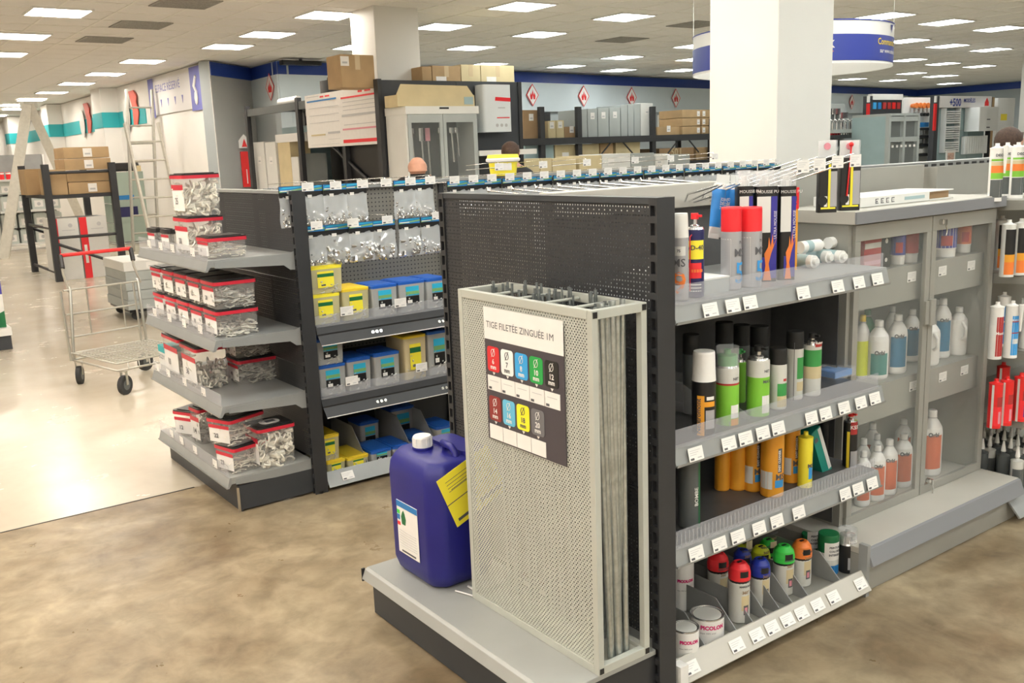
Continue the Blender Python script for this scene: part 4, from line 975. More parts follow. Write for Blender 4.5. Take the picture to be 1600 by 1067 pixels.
t4 = MB(); t4.box(-.03, .03, -.014, -.012, -.05, .02, 'lime'); t4.build('yellow_ticket', rb, (.02, .0, .40))
tipn = 0
for k, (px, Y, dy) in enumerate(((1550, 1.93, 0), (1566, 2.01, 0), (1583, 1.94, 0), (1600, 1.97, 0))):
    q = onY(px, 303, Y); hh = onY(px, 220, Y).z-1.311
    cartridge(q.x+.02, Y, 1.311, .0265, .205, ('white, green and orange sealant cartridge standing on top, leftmost', 'sealant cartridge on top behind the leftmost one', 'sealant cartridge on top, third from the left', 'sealant cartridge on top at the picture edge')[k], 'white',
              [(.015, .085, 'candark', -70, 60), (.088, .112, 'cangreen', -70, 60), (.112, .140, 'orange', -70, 60), (.14, .155, 'kraftpale', -70, 60), (.158, .166, 'cangreen', -70, 60)], 'green and orange cartridges on top', [('DECO', .014, 'print', .176, -15)])
for k, (px, Y) in enumerate(((1571, 1.87), (1590, 1.86), (1560, 1.99), (1609, 1.87))):
    q = onY(px, 415, Y)
    cartridge(q.x+.01, Y, 1.011, .0265, .205, ('clear cartridge with black and orange label, first shelf, left', 'clear cartridge with black and orange label, first shelf, right', 'clear cartridge with dark label at the back of first shelf', 'black and orange cartridge at the picture edge')[k], 'cartonwhite',
              [(.01, .075, 'orange', -80, 40), (.06, .09, 'canorange', -80, 40), (.09, .19, 'black', -80, 40)], 'black and orange cartridges', nozzle=False)
for k, (px, Y, b_) in enumerate(((1553, 1.83, 'brick'), (1577, 1.80, 'skyblue'), (1563, 1.93, 'cardblue'), (1601, 1.84, 'navy'))):
    q = onY(px, 530, Y)
    cartridge(q.x+.012, Y, .701, .0255, .205, ('white cartridge with dark red lettered band, second shelf left', 'white cartridge with blue panels, nearest on the second shelf', 'blue cartridge at the back of the second shelf', 'dark blue cartridge at the right of the second shelf')[k], 'white',
              [(.012, .17, b_, -70, 15)]+([(.058, .078, 'cartonwhite', -60, 5), (.10, .104, 'brick', -70, 15), (.145, .149, 'brick', -70, 15)] if k == 1 else []), None, [('Mastic', .016, 'paper', .10, -25)] if k != 1 else [('SILICONE', .010, 'paper', .15, -25)], nozzle=(k == 1))
for k, (px, Y) in enumerate(((1552, 1.83), (1569, 1.82), (1591, 1.81), (1562, 1.95), (1608, 1.85))):
    q = onY(px, 635, Y)
    cartridge(q.x+.012, Y, .411, .0262, .18, ('bright red cartridge left on the third shelf', 'bright red cartridge second from left on the third shelf', 'bright red cartridge with blue mark, third shelf right', 'red cartridge behind the front red row', 'red cartridge at the picture edge')[k], 'red', [(.012, .09, 'capred', -70, 30), (.02, .07, 'purple' if k == 2 else 'pink', -40, -15), (.0, .18, 'cartonwhite', 30, 50), (.09, .13, 'brick', -60, 0)], 'red cartridges', nozzle=False)
n_ = 0
for r_ in range(5):
    for c in range(6):
        x = 3.945+c*.062+(.03 if r_ % 2 else 0); y = 1.83+r_*.075
        if y < 2.2:
            n_ += 1
            t = cartridge(x, y, .066, .0255, .15, ('cartridge with pointed white nozzle in the crowded bottom bin' if n_ > 1 else 'front left cartridge with white nozzle in the bottom bin'), 'candark' if (r_+c) % 3 else 'canlight', [(.03, .12, 'candark', -90, 60)], 'white-tipped cartridges in the bottom bin', nozzle=False)
            mb = MB(); mb.cyl((0, 0, .17), (0, 0, .215), .011, 'white', r1=.004, n=8); mb.build('nozzle', t)

# ------------------------------------------------------------------ blue jerrycan on the tray
jc = thing('jerrycan', 'big blue plastic jerrycan with white cap standing on the grey tray', 'jerrycan', (1.57, 2.60, .179))
ring = []
def jring(hx, hy, c): return [(hx-c, hy), (-hx+c, hy), (-hx, hy-c), (-hx, -hy+c), (-hx+c, -hy), (hx-c, -hy), (hx, -hy+c), (hx, hy-c)]
lv = [(.105, .125, .03, 0), (.120, .145, .04, .02), (.130, .158, .045, .055), (.132, .160, .045, .36), (.128, .156, .045, .395), (.112, .140, .04, .425), (.09, .12, .03, .432)]
vs = []; 
for hx, hy, c, z in lv: vs += [(x, y, z) for x, y in jring(hx, hy, c)]
mb = MB(); N = 8
mb.add(vs, [(j*N+(k+1) % N, j*N+k, (j+1)*N+k, (j+1)*N+(k+1) % N) for j in range(len(lv)-1) for k in range(N)]+[tuple(range(N)), tuple(range(len(vs)-1, len(vs)-N-1, -1))], 'jerryblue')
o = mb.build('can_body', jc, bevel=.012); o.modifiers['edge'].segments = 3
for p in o.data.polygons: p.use_smooth = True
mb = MB(); mb.cyl((-.035, .045, .425), (-.035, .045, .440), .036, 'jerryblue', n=16); mb.build('neck', jc)
mb = MB()
mb.lathe([(.032, .438), (.033, .442), (.032, .472), (.029, .477), (0, .477)], 'white', 20, c=(-.035, .045))
for k in range(10): a = k*2*pi/10; mb.box(-.003, .003, .031, .0345, .442, .470, 'white', Matrix.Translation((-.035, .045, 0)) @ Matrix.Rotation(a, 4, 'Z'))
mb.build('screw_cap', jc)
mb = MB(); mb.tube([(.02, -.01, .425), (.018, -.012, .452), (.005, -.02, .458), (-.0, -.08, .458), (.0, -.10, .445), (0, -.105, .425)], .012, 'jerryblue', 8); mb.build('handle', jc)
mb = MB(); mb.bbox(.02, .11, -.13, .10, .425, .445, 'jerryblue', c=.03); mb.build('raised_top', jc)
mb = MB(); mb.prism([(-.062, .085), (.072, .085), (.072, .270), (-.062, .270)], 'x', -.1335, -.1325, 'paper'); mb.box(-.1345, -.1335, -.062, .072, .248, .268, 'cardblue')
mb.box(-.1345, -.1335, .052, .070, .222, .236, 'fluogreen'); mb.box(-.1345, -.1335, .052, .070, .202, .220, 'cardblue'); mb.box(-.1345, -.1335, .052, .070, .182, .194, 'capred')
mb.prism([(.018, .19), (.04, .19), (.044, .215), (.036, .232), (.028, .240), (.020, .228), (.014, .21)], 'x', -.1345, -.1335, 'darkgreen')
for k in range(7): mb.box(-.1343, -.1335, -.05, .062, .165-k*.009, .1665-k*.009, 'printgrey')
mb.box(-.1345, -.1335, -.04, .05, .091, .097, 'print'); mb.build('white_label', jc)
T_ = Matrix.Translation((.02, -.1605, .365)) @ Matrix.Rotation(R_(-22), 4, 'Y')
mb = MB(); mb.box(-.115, .10, -.0012, -.0003, -.115, .07, 'lidyellow2', T_); mb.box(-.115, .10, -.0018, -.0012, -.030, -.027, 'print', T_); mb.box(-.08, .05, -.0018, -.0012, .012, .014, 'print', T_); mb.box(.0, .09, -.0018, -.0012, -.095, -.08, 'print', T_)
for k in range(4): mb.box(-.09, .02+.02*(k % 2), -.0018, -.0012, .045-k*.012, .0465-k*.012, 'print', T_)
mb.box(-.10, -.05, -.0018, -.0012, -.10, -.09, 'print', T_); mb.build('yellow_label', jc)

# ------------------------------------------------------------------ left gondola with tubs of clips
lg = thing('gondola', 'dark shelving gondola with pale grey shelves of red-rimmed tubs on its end', 'shelving', (1.76, 4.05, 0))
lx, ly = 1.76, 4.05
def lo(x, y, z): return (x-lx, y-ly, z)
upright(lg, 1.745-lx, 4.045-ly, GH-.005, 0); upright(lg, 1.745-lx, 5.10-ly, GH-.005, 0)
end_panel(lg, 1.752, 4.078, 5.098, [.18, .62, 1.03, 1.425], lo, 'dark', .0013)
mb = MB(); mb.box(*[c for a in zip(lo(1.746, 4.077, 1.425), lo(1.79, 5.10, 1.44)) for c in a], 'shelfgrey'); mb.build('top_rail', lg)
LF = 1.345
ls = []
for z, tg in ((1.16, (231, 249, 268, 300)), (.807, (241, 264, 287, 312)), (.505, (245, 262, 287, 316)), (.170, (270, 285, 305, 335))):
    dep = 1.752-LF
    base = z < .2
    s = shelf_mesh(1.05, dep, .045, deck='shelfgrey' if not base else 'trayrey', railm='shelfgrey').build('shelf' if not base else 'base_tray', lg, lo(LF, 5.125, z), R_(-90))
    lip_mesh(1.04, .055, 'clearlip', .002).build('clear_lip', s)
    for px in tg:
        py = {1.16: 385, .807: 500, .505: 585, .170: 700}[z]+ (px-260)*.4
        q = onX(px, py, LF-.004); tag(s, 5.125-q.y, .0005, .028, s=1.0)
mb = MB(); mb.box(*[c for a in zip(lo(1.385, 4.07, .004), lo(1.397, 5.12, .125)) for c in a], 'anthracite'); mb.box(*[c for a in zip(lo(1.397, 4.07, .01), lo(1.75, 4.082, .125)) for c in a], 'anthracite'); mb.build('kickboard', lg)
mb = MB(); mb.box(*[c for a in zip(lo(1.375, 4.066, .002), lo(1.385, 4.074, .12)) for c in a], 'chrome'); mb.build('corner_strip', lg)
# contents: heaps of clips, shared
def clip_heap(n, m, seed, kind='c'):
    rnd = random.Random(seed); mb = MB()
    for k in range(n):
        # position biased to the walls, the heap top undulates
        u, v = rnd.uniform(-.47, .47), rnd.uniform(-.47, .47)
        top = .62+.25*sin(3*u+seed)+.12*cos(5*v); z = rnd.random()*top
        if rnd.random() < .65:
            if rnd.random() < .5: u = rnd.choice((-.46, .46))
            else: v = -.46
        c = Vector((u, v, z)); s = rnd.uniform(.10, .15)
        T = Matrix.Translation(c) @ Matrix.Rotation(rnd.uniform(0, 6.28), 4, 'Z') @ Matrix.Rotation(rnd.uniform(0, 3.14), 4, 'X') @ Matrix.Diagonal((1, 1, .9, 1))
        if kind == 'c' and k % 3:
            a0 = rnd.uniform(0, 6); pts = [T @ Vector((s*cos(a0+a*.75), s*sin(a0+a*.75), 0)) for a in range(7)]; mb.tube(pts, .030, m, 4)
        elif kind == 'b': mb.cyl(T @ Vector((-s, 0, 0)), T @ Vector((s, 0, 0)), .024, m, n=5, smooth=False)
        else: mb.box(-s, s, -s*.4, s*.4, -s*.3, s*.3, m, T)
    return mb.mesh('clips')
HEAP = {'pale': clip_heap(95, 'clips', 1), 'pale2': clip_heap(95, 'clips', 2, 'b'), 'grey': clip_heap(100, 'clipsgrey', 3), 'mid': clip_heap(95, 'clipsmid', 5)}
_tub = {}
def tub(x, y, z, w, d, h, label, heap='pale', rz=0., group=None, num='32', lidm='tubblack', rim='tubred', fill=.75, lid_label=False, front=True, cat='tub', name='storage_tub'):
    """tub whose label face looks to -X (local), w along Y, d along X; origin at the middle of its base"""
    t = thing(name, label, cat, (x, y, z), rz, group)
    mb = MB(); mb.bbox(-d/2+.010, d/2-.010, -w/2+.010, w/2-.010, 0, h-.012, 'cleartub', c=.016, top=(.007, .007)); mb.build('tub_body', t)
    mb = MB(); mb.bbox(-d/2, d/2, -w/2, w/2, h-.022, h-.007, rim, c=.016); mb.build('rim', t)
    mb = MB(); mb.bbox(-d/2+.002, d/2-.002, -w/2+.002, w/2-.002, h-.007, h-.001, lidm, c=.015); mb.bbox(-d/2+.018, d/2-.018, -w/2+.018, w/2-.018, h-.001, h+.003, lidm, c=.012)
    mb.build('lid', t)
    if lid_label:
        mb = MB(); mb.bbox(-d*.25, d*.25, -w*.25, w*.2, h+.003, h+.004, 'paper', c=.03); mb.box(-d*.1, d*.15, -w*.1, w*.1, h+.004, h+.0045, 'print'); mb.build('lid_label', t)
    o = put('contents', HEAP[heap], t, (0, 0, .004)); o.scale = ((d-.032), (w-.032), h*fill); o['kind'] = 'stuff'
    if front:
        mb = MB(); xf = -d/2+.0085
        mb.box(xf-.0012-.006*.8, xf-.006*.8, -w*.40, w*.40, h*.62, h*.74, 'tubred'); mb.box(xf-.0010-.003, xf-.003, -w*.40, w*.40, h*.12, h*.62, 'paper'); mb.build('label', t)
        text(num, h*.22, 'print', t, (xf-.0055, w*.20, h*.28), (0, -1, 0), (0, 0, 1), bold=.0006)
    return t
def tub_px(pl, pc, pt, z, right, label, zt=None, xf=1.372, Ys=None, **k):
    """front-left px, front corner px, top py at the corner, right end px"""
    a, c = onX(pl, pt, xf), onX(pc, pt, xf); h = k.pop('h', None) or c.z-z
    w_ = a.y-c.y; e = onY(right, pt, c.y); d = e.x-xf
    return tub(xf+d/2, c.y+w_/2-.001, z, w_-.003, d, h, label, **k)
zA = 1.161
tub_px(304, 324, 371, zA, 387, 'wide red-rimmed tub of white clips on the top shelf corner', heap='pale2', num='16', fill=.7, xf=1.374)
tB = tub_px(268, 292, 340, zA, 350, 'red-rimmed tub of white clips under the tallest tub, top shelf', heap='pale', num='20', fill=.85)
hB = onX(292, 340, 1.372).z
tub_px(262, 284, 272, hB+.004, 344, 'tall black-lidded tub full of white clips crowning the top shelf', heap='pale', num='25', fill=.9)
tub_px(248, 262, 359, zA, 278, 'small black-lidded tub of grey ring clips, beside the tall stack', heap='grey', num='12', fill=.9, rim='tubblack')
tub_px(227, 240, 357, zA, 258, 'small black-lidded tub of grey ring clips at the far shelf end', heap='grey', num='12', fill=.9, rim='tubblack')
ords = ['at the far end', 'second from the far end', 'in the middle', 'second from the near end', 'at the near end']
row2 = ((225, 243, 432), (245, 263, 437), (265, 286, 443), (287, 309, 449), (312, 334, 456))
zB = .808
ys = [onX(334, 456, 1.372).y+k*.197 for k in range(5)][::-1]
hl, hu = .125, .128
for k in range(5):
    dd = .20
    for lev in (0, 1):
        tub(1.372+dd/2+.0, ys[k]+.094, zB+(hl+.004)*lev, .186, dd, (hl, hu)[lev], f'red-rimmed tub of grey clips {ords[k]} of the '+('lower' if lev == 0 else 'upper')+' row, second shelf', heap='grey' if (k+lev) % 2 else 'mid', num=('25', '30', '32', '32', '28')[k], fill=.72, group='tubs in two rows on the second shelf')
zC = .506
tub_px(251, 276, 530, zC, 300, 'tall tub with red rim at the left of the third shelf', heap='mid', num='10', fill=.6)
tub_px(279, 304, 545, zC, 356, 'big red-rimmed tub packed with large grey clips, third shelf', heap='mid', num='36', fill=.9)
q = onZ(372, 604, zC); t1_ = tub(q.x+.12, q.y+.10, zC, .17, .21, .125, 'red-rimmed tub of grey clips set back on the third shelf', heap='grey', num='40', fill=.85)
tub(q.x+.11, q.y+.11, zC+.129, .16, .19, .10, 'tub of grey clips stacked on the set-back tub, third shelf', heap='grey', num='40', fill=.8)
q = onX(250, 528, 1.43)
t = thing('teal_box', 'white and teal box at the far end of third shelf', 'box', (1.43, 5.05, zC)); mb = MB(); mb.box(-.05, .05, -.05, .06, 0, .10, 'white'); mb.box(-.051, .051, -.051, .061, .10, .135, 'teal'); mb.build('box_body', t); text('BODY', .035, 'print', t, (-.0515, .05, .065), (0, -1, 0), (0, 0, 1))
zD = .171
tub(1.47, 4.93, zD, .15, .15, .14, 'red-rimmed white-labelled tub turned outwards on the base shelf', heap='pale2', num='12', rz=R_(25), fill=.5)
q = onZ(313, 697, zD); tub(q.x+.085, q.y+.075, zD, .125, .17, .19, 'tall narrow tub of grey clips on the base shelf', heap='grey', num='14', rz=R_(6), fill=.85)
q = onZ(357, 745, zD); a_ = R_(14)
tub(q.x+.115, q.y+.095, zD, .165, .215, .13, 'red-rimmed tub of white clips, lower of the skewed pair on base', heap='pale2', num='22', rz=a_, fill=.62)
tub(q.x+.095, q.y+.105, zD+.134, .165, .215, .13, 'red-rimmed tub with white lid sticker, upper of the skewed pair', heap='pale2', num='22', rz=R_(22), fill=.6, lid_label=True)
q = onZ(410, 737, zD); tub(q.x+.09, q.y+.10, zD, .17, .19, .20, 'tall tub of big white ring clips near the post on base shelf', heap='pale', num='50', rz=R_(2), fill=.9, lid_label=True)

# ------------------------------------------------------------------ middle bay: pegboard, hooks, bags, blue and yellow tubs
mat('pegbeige', (.22, .21, .185), .5)
PY = 4.52
pm = perforated(3.5, .86, .022, .022, .0042, 'pegbeige', lambda u, v: (u+1.815-lx, PY-ly, .58+v)); pm.build('pegboard', lg)
mb = MB(); mb.box(1.815-lx, 5.30-lx, PY+.004-ly, PY+.03-ly, .02, 1.43, 'dark'); mb.build('back_panel', lg)
mb = MB(); mb.box(1.815-lx, 5.30-lx, PY-.03-ly, PY+.03-ly, 1.42, 1.445, 'shelfgrey'); mb.build('top_rail', lg)
mb = MB(); mb.box(2.81-lx, 2.84-lx, PY-.02-ly, PY-.002-ly, .02, 1.42, 'dark'); mb.build('upright', lg)
def mshelf(z, tags):
    s = shelf_mesh(1.0, .44, .04, deck='charcoal_deck', railm='dark').build('shelf', lg, lo(1.825, 4.075, z))
    lip_mesh(.99, .05).build('clear_lip', s)
    mb = MB(); mb.prism([(-.012, -.042), (-.015, -.045), (-.050, -.085), (-.047, -.085)], 'x', 0, 1.0, 'dark'); mb.box(0, 1.0, -.0525, -.050, -.088, -.084, 'white'); mb.build('price_rail', s)
    mb = MB()
    for k in range(2):
        for c in range(3): mb.cyl((.28+k*.38+c*.022, -.030, -.062), (.28+k*.38+c*.022, -.034, -.060), .008, 'chrome', n=8)
    o = mb.build('clips', s); o['kind'] = 'stuff'
    for px, py in tags: q = onY(px, py, 4.06); tag(s, q.x-1.825, -.006, q.z-z, s=1.15)
mshelf(.805, ((543, 486), (627, 473)))
mshelf(.455, ((551, 595), (660, 574)))
mb = MB(); mb.box(1.82-lx, 2.83-lx, .03, .46, .02, .055, 'cabgrey'); mb.build('base_deck', lg)
mb = MB(); mb.prism([(.035, .085), (.030, .087), (-.018, .022), (-.012, .018)], 'x', 1.815-lx, 2.83-lx, 'shelfgrey'); o = mb.build('price_rail', lg); q = onY(544, 748, 4.05); tag(o, q.x-lx, .001, .056, tilt=-.6, s=1.1)
mb = MB(); mb.box(1.800-lx, 1.806-lx, .0, .03, .05, .24, 'shelfgrey'); mb.build('bracket', lg)
for px in (566, 638, 676):
    q = onY(px+8, 735, 4.10); x = q.x-lx
    mb = MB(); mb.prism([(.04, .056), (.44, .056), (.44, .24), (.20, .24), (.04, .08)], 'x', x, x+.003, 'shelfgrey'); mb.build('divider', lg)
def btub(pl, pr, pt, z, Y, lid, label, d=.20, h=None, group=None, pale=False):
    a, b = onY(pl, pt, Y), onY(pr, pt, Y); w_ = b.x-a.x; h = h or a.z-z
    t = thing('parts_tub', label, 'tub', (a.x+w_/2, Y, z), 0, group)
    mb = MB(); mb.bbox(-w_/2+.006, w_/2-.006, .006, d-.006, 0, h-.010, ('tubmilkyellow' if lid.startswith('lidy') else 'tubmilk') if not pale else 'kraftpale', c=.010, top=(.005, .005)); mb.build('tub_body', t)
    mb = MB(); mb.bbox(-w_/2, w_/2, 0, d, h-.016, h-.003, lid, c=.012); mb.bbox(-w_/2+.01, w_/2-.01, .01, d-.01, h-.003, h, lid, c=.010); mb.build('lid', t)
    o = put('contents', HEAP['grey'], t, (0, d/2, .003)); o.scale = (w_-.03, d-.03, h*.6); o['kind'] = 'stuff'
    mb = MB(); yf = .0035; lw = w_*.25
    if lid.startswith('lidy'):
        mb.box(-lw, lw*.9, yf-.0035, yf-.0025, h*.22, h*.80, 'lidyellow2'); mb.box(-lw, lw*.9, yf-.0042, yf-.0035, h*.60, h*.72, 'darkgreen'); mb.box(-lw*.6, -lw*.1, yf-.0042, yf-.0035, h*.28, h*.34, 'print')
    else:
        mb.box(-lw, lw, yf-.0035, yf-.0025, h*.52, h*.82, 'cardcyan'); mb.box(-lw, lw, yf-.0042, yf-.0035, h*.56, h*.66, 'cardgreen'); mb.box(-lw, lw, yf-.0035, yf-.0025, h*.22, h*.50, 'black'); mb.box(-lw*.8, -lw*.1, yf-.0042, yf-.0035, h*.28, h*.38, 'paper')
    mb.build('label', t); return t
z1 = .806; Yf = 4.10
a = btub(484, 532, 462, z1, Yf, 'lidyellow2', 'yellow-lidded tub at the bottom of the two-high stack, upper shelf')
zz = onY(484, 462, Yf).z
btub(481, 535, 418, zz+.001, Yf, 'lidyellow2', 'yellow-lidded tub on top of the two-high stack, upper shelf')
btub(534, 577, 452, z1, Yf, 'lidyellow', 'orange-yellow lidded tub between the yellow stack and blue lids')
btub(580, 621, 447, z1, Yf, 'lidblue', 'blue-lidded tub leftmost of the blue three on the upper shelf')
btub(623, 664, 441, z1, Yf, 'lidblue', 'blue-lidded tub in the middle of the upper shelf blues')
btub(666, 700, 436, z1, Yf, 'lidblue', 'blue-lidded tub at the right, cut by the dark panel')
for k, px in enumerate((600, 645)): btub(px, px+38, 440, z1, Yf+.215, 'lidblue', ('blue-lidded tub behind the left blue tub, upper shelf', 'blue-lidded tub behind the middle blue tub, upper shelf')[k], d=.18, h=.115)
z2 = .456
btub(497, 541, 573, z2, Yf, 'lidblue', 'blue-lidded tub at the bottom left stack of the lower shelf')
btub(493, 537, 531, onY(497, 573, Yf).z+.001, Yf, 'lidblue', 'blue-lidded tub on top of the left stack, lower shelf')
btub(542, 580, 562, z2, Yf, 'lidblue', 'blue-lidded tub right of the stack on the lower shelf')
btub(584, 625, 554, z2, Yf, 'lidblue', 'blue-lidded tub left of the tall yellow-lidded one')
btub(630, 666, 526, z2, Yf, 'lidyellow', 'tall pale tub with yellow lid on the lower shelf', pale=True)
btub(668, 702, 519, z2, Yf, 'lidblue', 'tall blue-lidded tub beside the tall yellow-lidded one')
z3 = .056; Yb = 4.105
btub(510, 541, 722, z3, Yb, 'lidyellow', 'yellow-lidded tub at the front left of the bottom bin', d=.22)
btub(499, 531, 683, onY(510, 722, Yb).z+.001, Yb+.01, 'lidyellow', 'yellow-lidded tub stacked highest in the bottom bin')
btub(543, 577, 716, z3, Yb, 'lidyellow', 'yellow-lidded tub just left of the grey divider, bottom bin', d=.22)
btub(580, 613, 706, z3, Yb+.0, 'lidblue', 'blue-lidded tub just right of the first divider, bottom bin')
btub(614, 640, 698, z3, Yb, 'lidblue', 'blue-lidded tub in the middle of the bottom bin')
btub(645, 677, 687, z3, Yb+.02, 'lidblue', 'blue-lidded tub behind the jerrycan cap, bottom bin')
btub(682, 712, 668, z3, Yb+.02, 'lidblue', 'blue-lidded tub rightmost in the bottom bin')
btub(563, 594, 676, z3, Yb+.22, 'lidblue', 'dark blue-lidded tub at the back left of the bottom bin', d=.15, h=.16)
btub(610, 648, 640, z3, Yb+.23, 'lidblue', 'tall blue-lidded tub at the back of the bottom bin', d=.15)
# hooks, header cards, bags of fixings
def bag_film():
    mb = MB(); n, r_ = 6, 7; vs = []
    for side in (-1, 1):
        for j in range(r_+1):
            v = j/r_
            for i in range(n+1):
                u = i/n; th = .016*sin(pi*u)**.6*(sin(pi*min(1, v*1.05))**.7 if v < .95 else .05)*(1.2-.7*v) if 0 < u < 1 else 0
                vs.append(((u-.5)*.125*(1+.04*sin(7*v)), side*th+.002*sin(9*u+4*v), -.166+v*.144))
    o = (n+1)*(r_+1)
    fs = []
    for j in range(r_):
        for i in range(n):
            a = j*(n+1)+i; fs += [(a, a+1, a+n+2, a+n+1), (o+a+1, o+a, o+a+n+1, o+a+n+2)]
    mb.add(vs, fs, 'bagfilm', True); return mb.mesh('bag_film')
def bolt_heap(seed, big):
    rnd = random.Random(seed); mb = MB()
    for k in range(120 if not big else 50):
        u = rnd.uniform(-.052, .052); z = -.160+abs(rnd.gauss(0, .026 if not big else .040)); y = rnd.uniform(-.010, .010)
        s = .0055 if not big else .010
        T = Matrix.Translation((u, y, min(z, -.06))) @ Matrix.Rotation(rnd.uniform(0, 6), 4, 'Z') @ Matrix.Rotation(rnd.uniform(0, 3), 4, 'X')
        mb.cyl(T @ Vector((0, 0, -s)), T @ Vector((0, 0, s*(1.5 if big else 1))), s*.8, 'bolts', n=6, smooth=False)
    return mb.mesh('fixings')
FILM = bag_film(); BOLT = [bolt_heap(1, 0), bolt_heap(2, 0), bolt_heap(3, 1), bolt_heap(4, 1)]
def card_mesh():
    mb = MB(); mb.box(-.062, .062, -.002, .002, -.030, .022, 'black'); mb.box(-.060, .060, -.0026, -.002, -.006, .020, 'cardblue')
    mb.prism([(-.060, -.006), (.060, .004), (.060, .012), (-.01, .004), (-.060, .002)], 'y', -.003, -.0026, 'cardgreen'); mb.prism([(-.060, .008), (.02, .012), (.060, .018), (-.04, .016)], 'y', -.003, -.0026, 'cardcyan')
    mb.box(-.055, .0, -.0032, -.003, -.001, .003, 'paper'); mb.box(-.030, -.008, -.0032, -.002, -.036, -.022, 'paper'); return mb.mesh('header_card')
CARD = card_mesh()
def bag(x, y, z, kind, label, group, s=1., yaw=0., hang=True):
    t = thing('fixings_bag', label, 'bag', (x, y, z), yaw, group); t.scale = (s, 1, 1)
    put('header_card', CARD, t)
    put('bag_film', FILM, t)
    o = put('fixings', BOLT[kind], t); o['kind'] = 'stuff'
    return t
hz = thing('hook_row', 'row of chrome hooks with white price tags above the hanging bags', 'hooks', (1.8, 4.51, 1.40))
def hook(x, z, y0=4.505, y1=4.06, tg=True, root=None, base=(1.8, 4.51, 1.40), tz=.004):
    root = root or hz; b = Vector(base)
    mb = MB(); p0 = Vector((x, y0, z))-b; p1 = Vector((x, y1, z+.012))-b
    mb.tube([p0, p1, p1+Vector((0, -.004, .010))], .0026, 'chrome', 5)
    mb.tube([p0+Vector((0, 0, .025)), p1+Vector((0, 0, .028)), p1+Vector((0, -.01, .018))], .0018, 'chrome', 4)
    h = mb.build('hook', root)
    if tg: put('price_tag', TAG, h, p1+Vector((0, -.014, tz)))
up = ['leftmost', 'second', 'third', 'fourth', 'fifth', 'sixth', 'rightmost']
xs = [onY(px, 291, 4.05).x for px in (480, 524, 566, 603, 641, 672)]
for k, x in enumerate(xs): hook(x, 1.438)
for k, (px, kd) in enumerate(((455, 0), (490, 1), (523, 0), (556, 1), (632, 0), (662, 1))):
    x = onY(px, 300, 4.10).x
    bag(x, 4.10+.008*(k % 2), 1.438, kd, f'clear bag of small bolts on the top hook row, {up[k]} from the left' if k not in (0, 5) else ('clear bag of bolts hanging at the gondola end post, top row' if k == 0 else 'clear bag of small bolts, rightmost on the top hook row'), 'bags on the top hooks', .98)
xs2 = [onY(px, 350, 4.05).x for px in (494, 551, 605, 683)]
for x in xs2: hook(x, 1.262)
for k, (px, kd, s) in enumerate(((490, 0, .9), (529, 3, 1.1), (564, 2, 1.05), (600, 3, 1.1), (640, 2, 1.0), (675, 1, .95))):
    x = onY(px, 360, 4.10).x
    bag(x, 4.10+.010*(k % 2), 1.252, kd, ('clear bag at the left of the second hook row beside the post', 'clear bag of large fixings, second from the left in the second row', 'clear bag of large fixings in the middle left of the second row', 'clear bag of big clamps in the centre of the second row', 'clear bag of clamps, second from the right in the second row', 'clear bag of small bolts, rightmost in the second row')[k], 'bags on the second hooks', s)
x = 2.62; k = 0
while x < 5.25:
    hook(x, 1.425, tz=.012)
    bag(x+.05, 4.10+.01*(k % 3), 1.42, k % 3, 'blue-headed fixings bag, '+({10: 'left of the middle one', 12: 'right of the middle one'}.get(k) or nth(k, 23, False))+' of those beyond the dark panel', 'bags far along the top hook row')
    x += .115; k += 1
for k, x in enumerate((3.0, 3.3, 3.62, 4.0, 4.3, 4.7)): hook(x, 1.485, 4.505, 4.2)
# yellow bucket on the gondola top
q = onY(793, 272, 4.42)
t = thing('bucket', 'yellow bucket with white lid rim standing on top of the shelving', 'bucket', (q.x, 4.46, 1.446)); r = pxr(770, 818, 262, 4.46)
mb = MB(); mb.lathe([(0, 0), (r*.84, 0), (r*.95, .085)], 'lidyellow2', 20); mb.patch(r*.93, .03, .07, 0, 70, 'paper', 6); mb.build('bucket_body', t)
mb = MB(); mb.lathe([(r*.95, .075), (r*1.1, .080), (r*1.12, .092), (r*1.05, .098)], 'paper', 20); mb.lathe([(r*1.05, .098), (r*.98, .118), (0, .12)], 'lidyellow2', 20); mb.build('lid', t)
# hooks on the far side of the near gondola, with blister cards
hn = thing('hook_row', 'chrome hooks with white blister cards reaching over behind the near gondola top', 'hooks', (1.85, 2.31, 1.40))
for k in range(9):
    x = 1.9+k*.105; b = Vector((1.85, 2.31, 1.40)); p0 = Vector((x, 2.312, 1.425))-b; p1 = Vector((x, 2.72, 1.445))-b
    mb = MB(); mb.tube([p0, p1, p1+Vector((0, .01, .012))], .003, 'chrome', 5); mb.tube([p0+Vector((0.012, 0, .0)), p1+Vector((.012, 0, 0))], .002, 'chrome', 4); mb.sphere(tuple(p1), .006, 'chrome', 8); mb.build('hook', hn)
for k in range(9):
    x = 1.92+k*.105
    t = thing('blister_card', 'white blister card hanging behind the near gondola top', 'card', (x, 2.45+.05*(k % 3), 1.415), 0, 'blister cards behind the near gondola')
    mb = MB(); mb.box(-.035, .035, -.001, .001, -.16, .01, 'paper' if k % 4 else 'cartonwhite'); mb.build('card', t); mb = MB(); mb.bbox(-.022, .022, -.016, -.001, -.13, -.04, 'clearplastic' if k != 8 else 'brick', c=.006); mb.build('blister', t)
# near gondola far side upright boards
mb = MB(); mb.box(*[c for a in zip(loc(1.80, 2.77, .0), loc(2.80, 2.795, .15)) for c in a], 'dark'); mb.build('kickboard', g)
mb = MB(); mb.box(*[c for a in zip(loc(1.80, 2.28, .15), loc(2.80, 2.79, .17)) for c in a], 'charcoal_deck'); mb.build('base_deck', g)
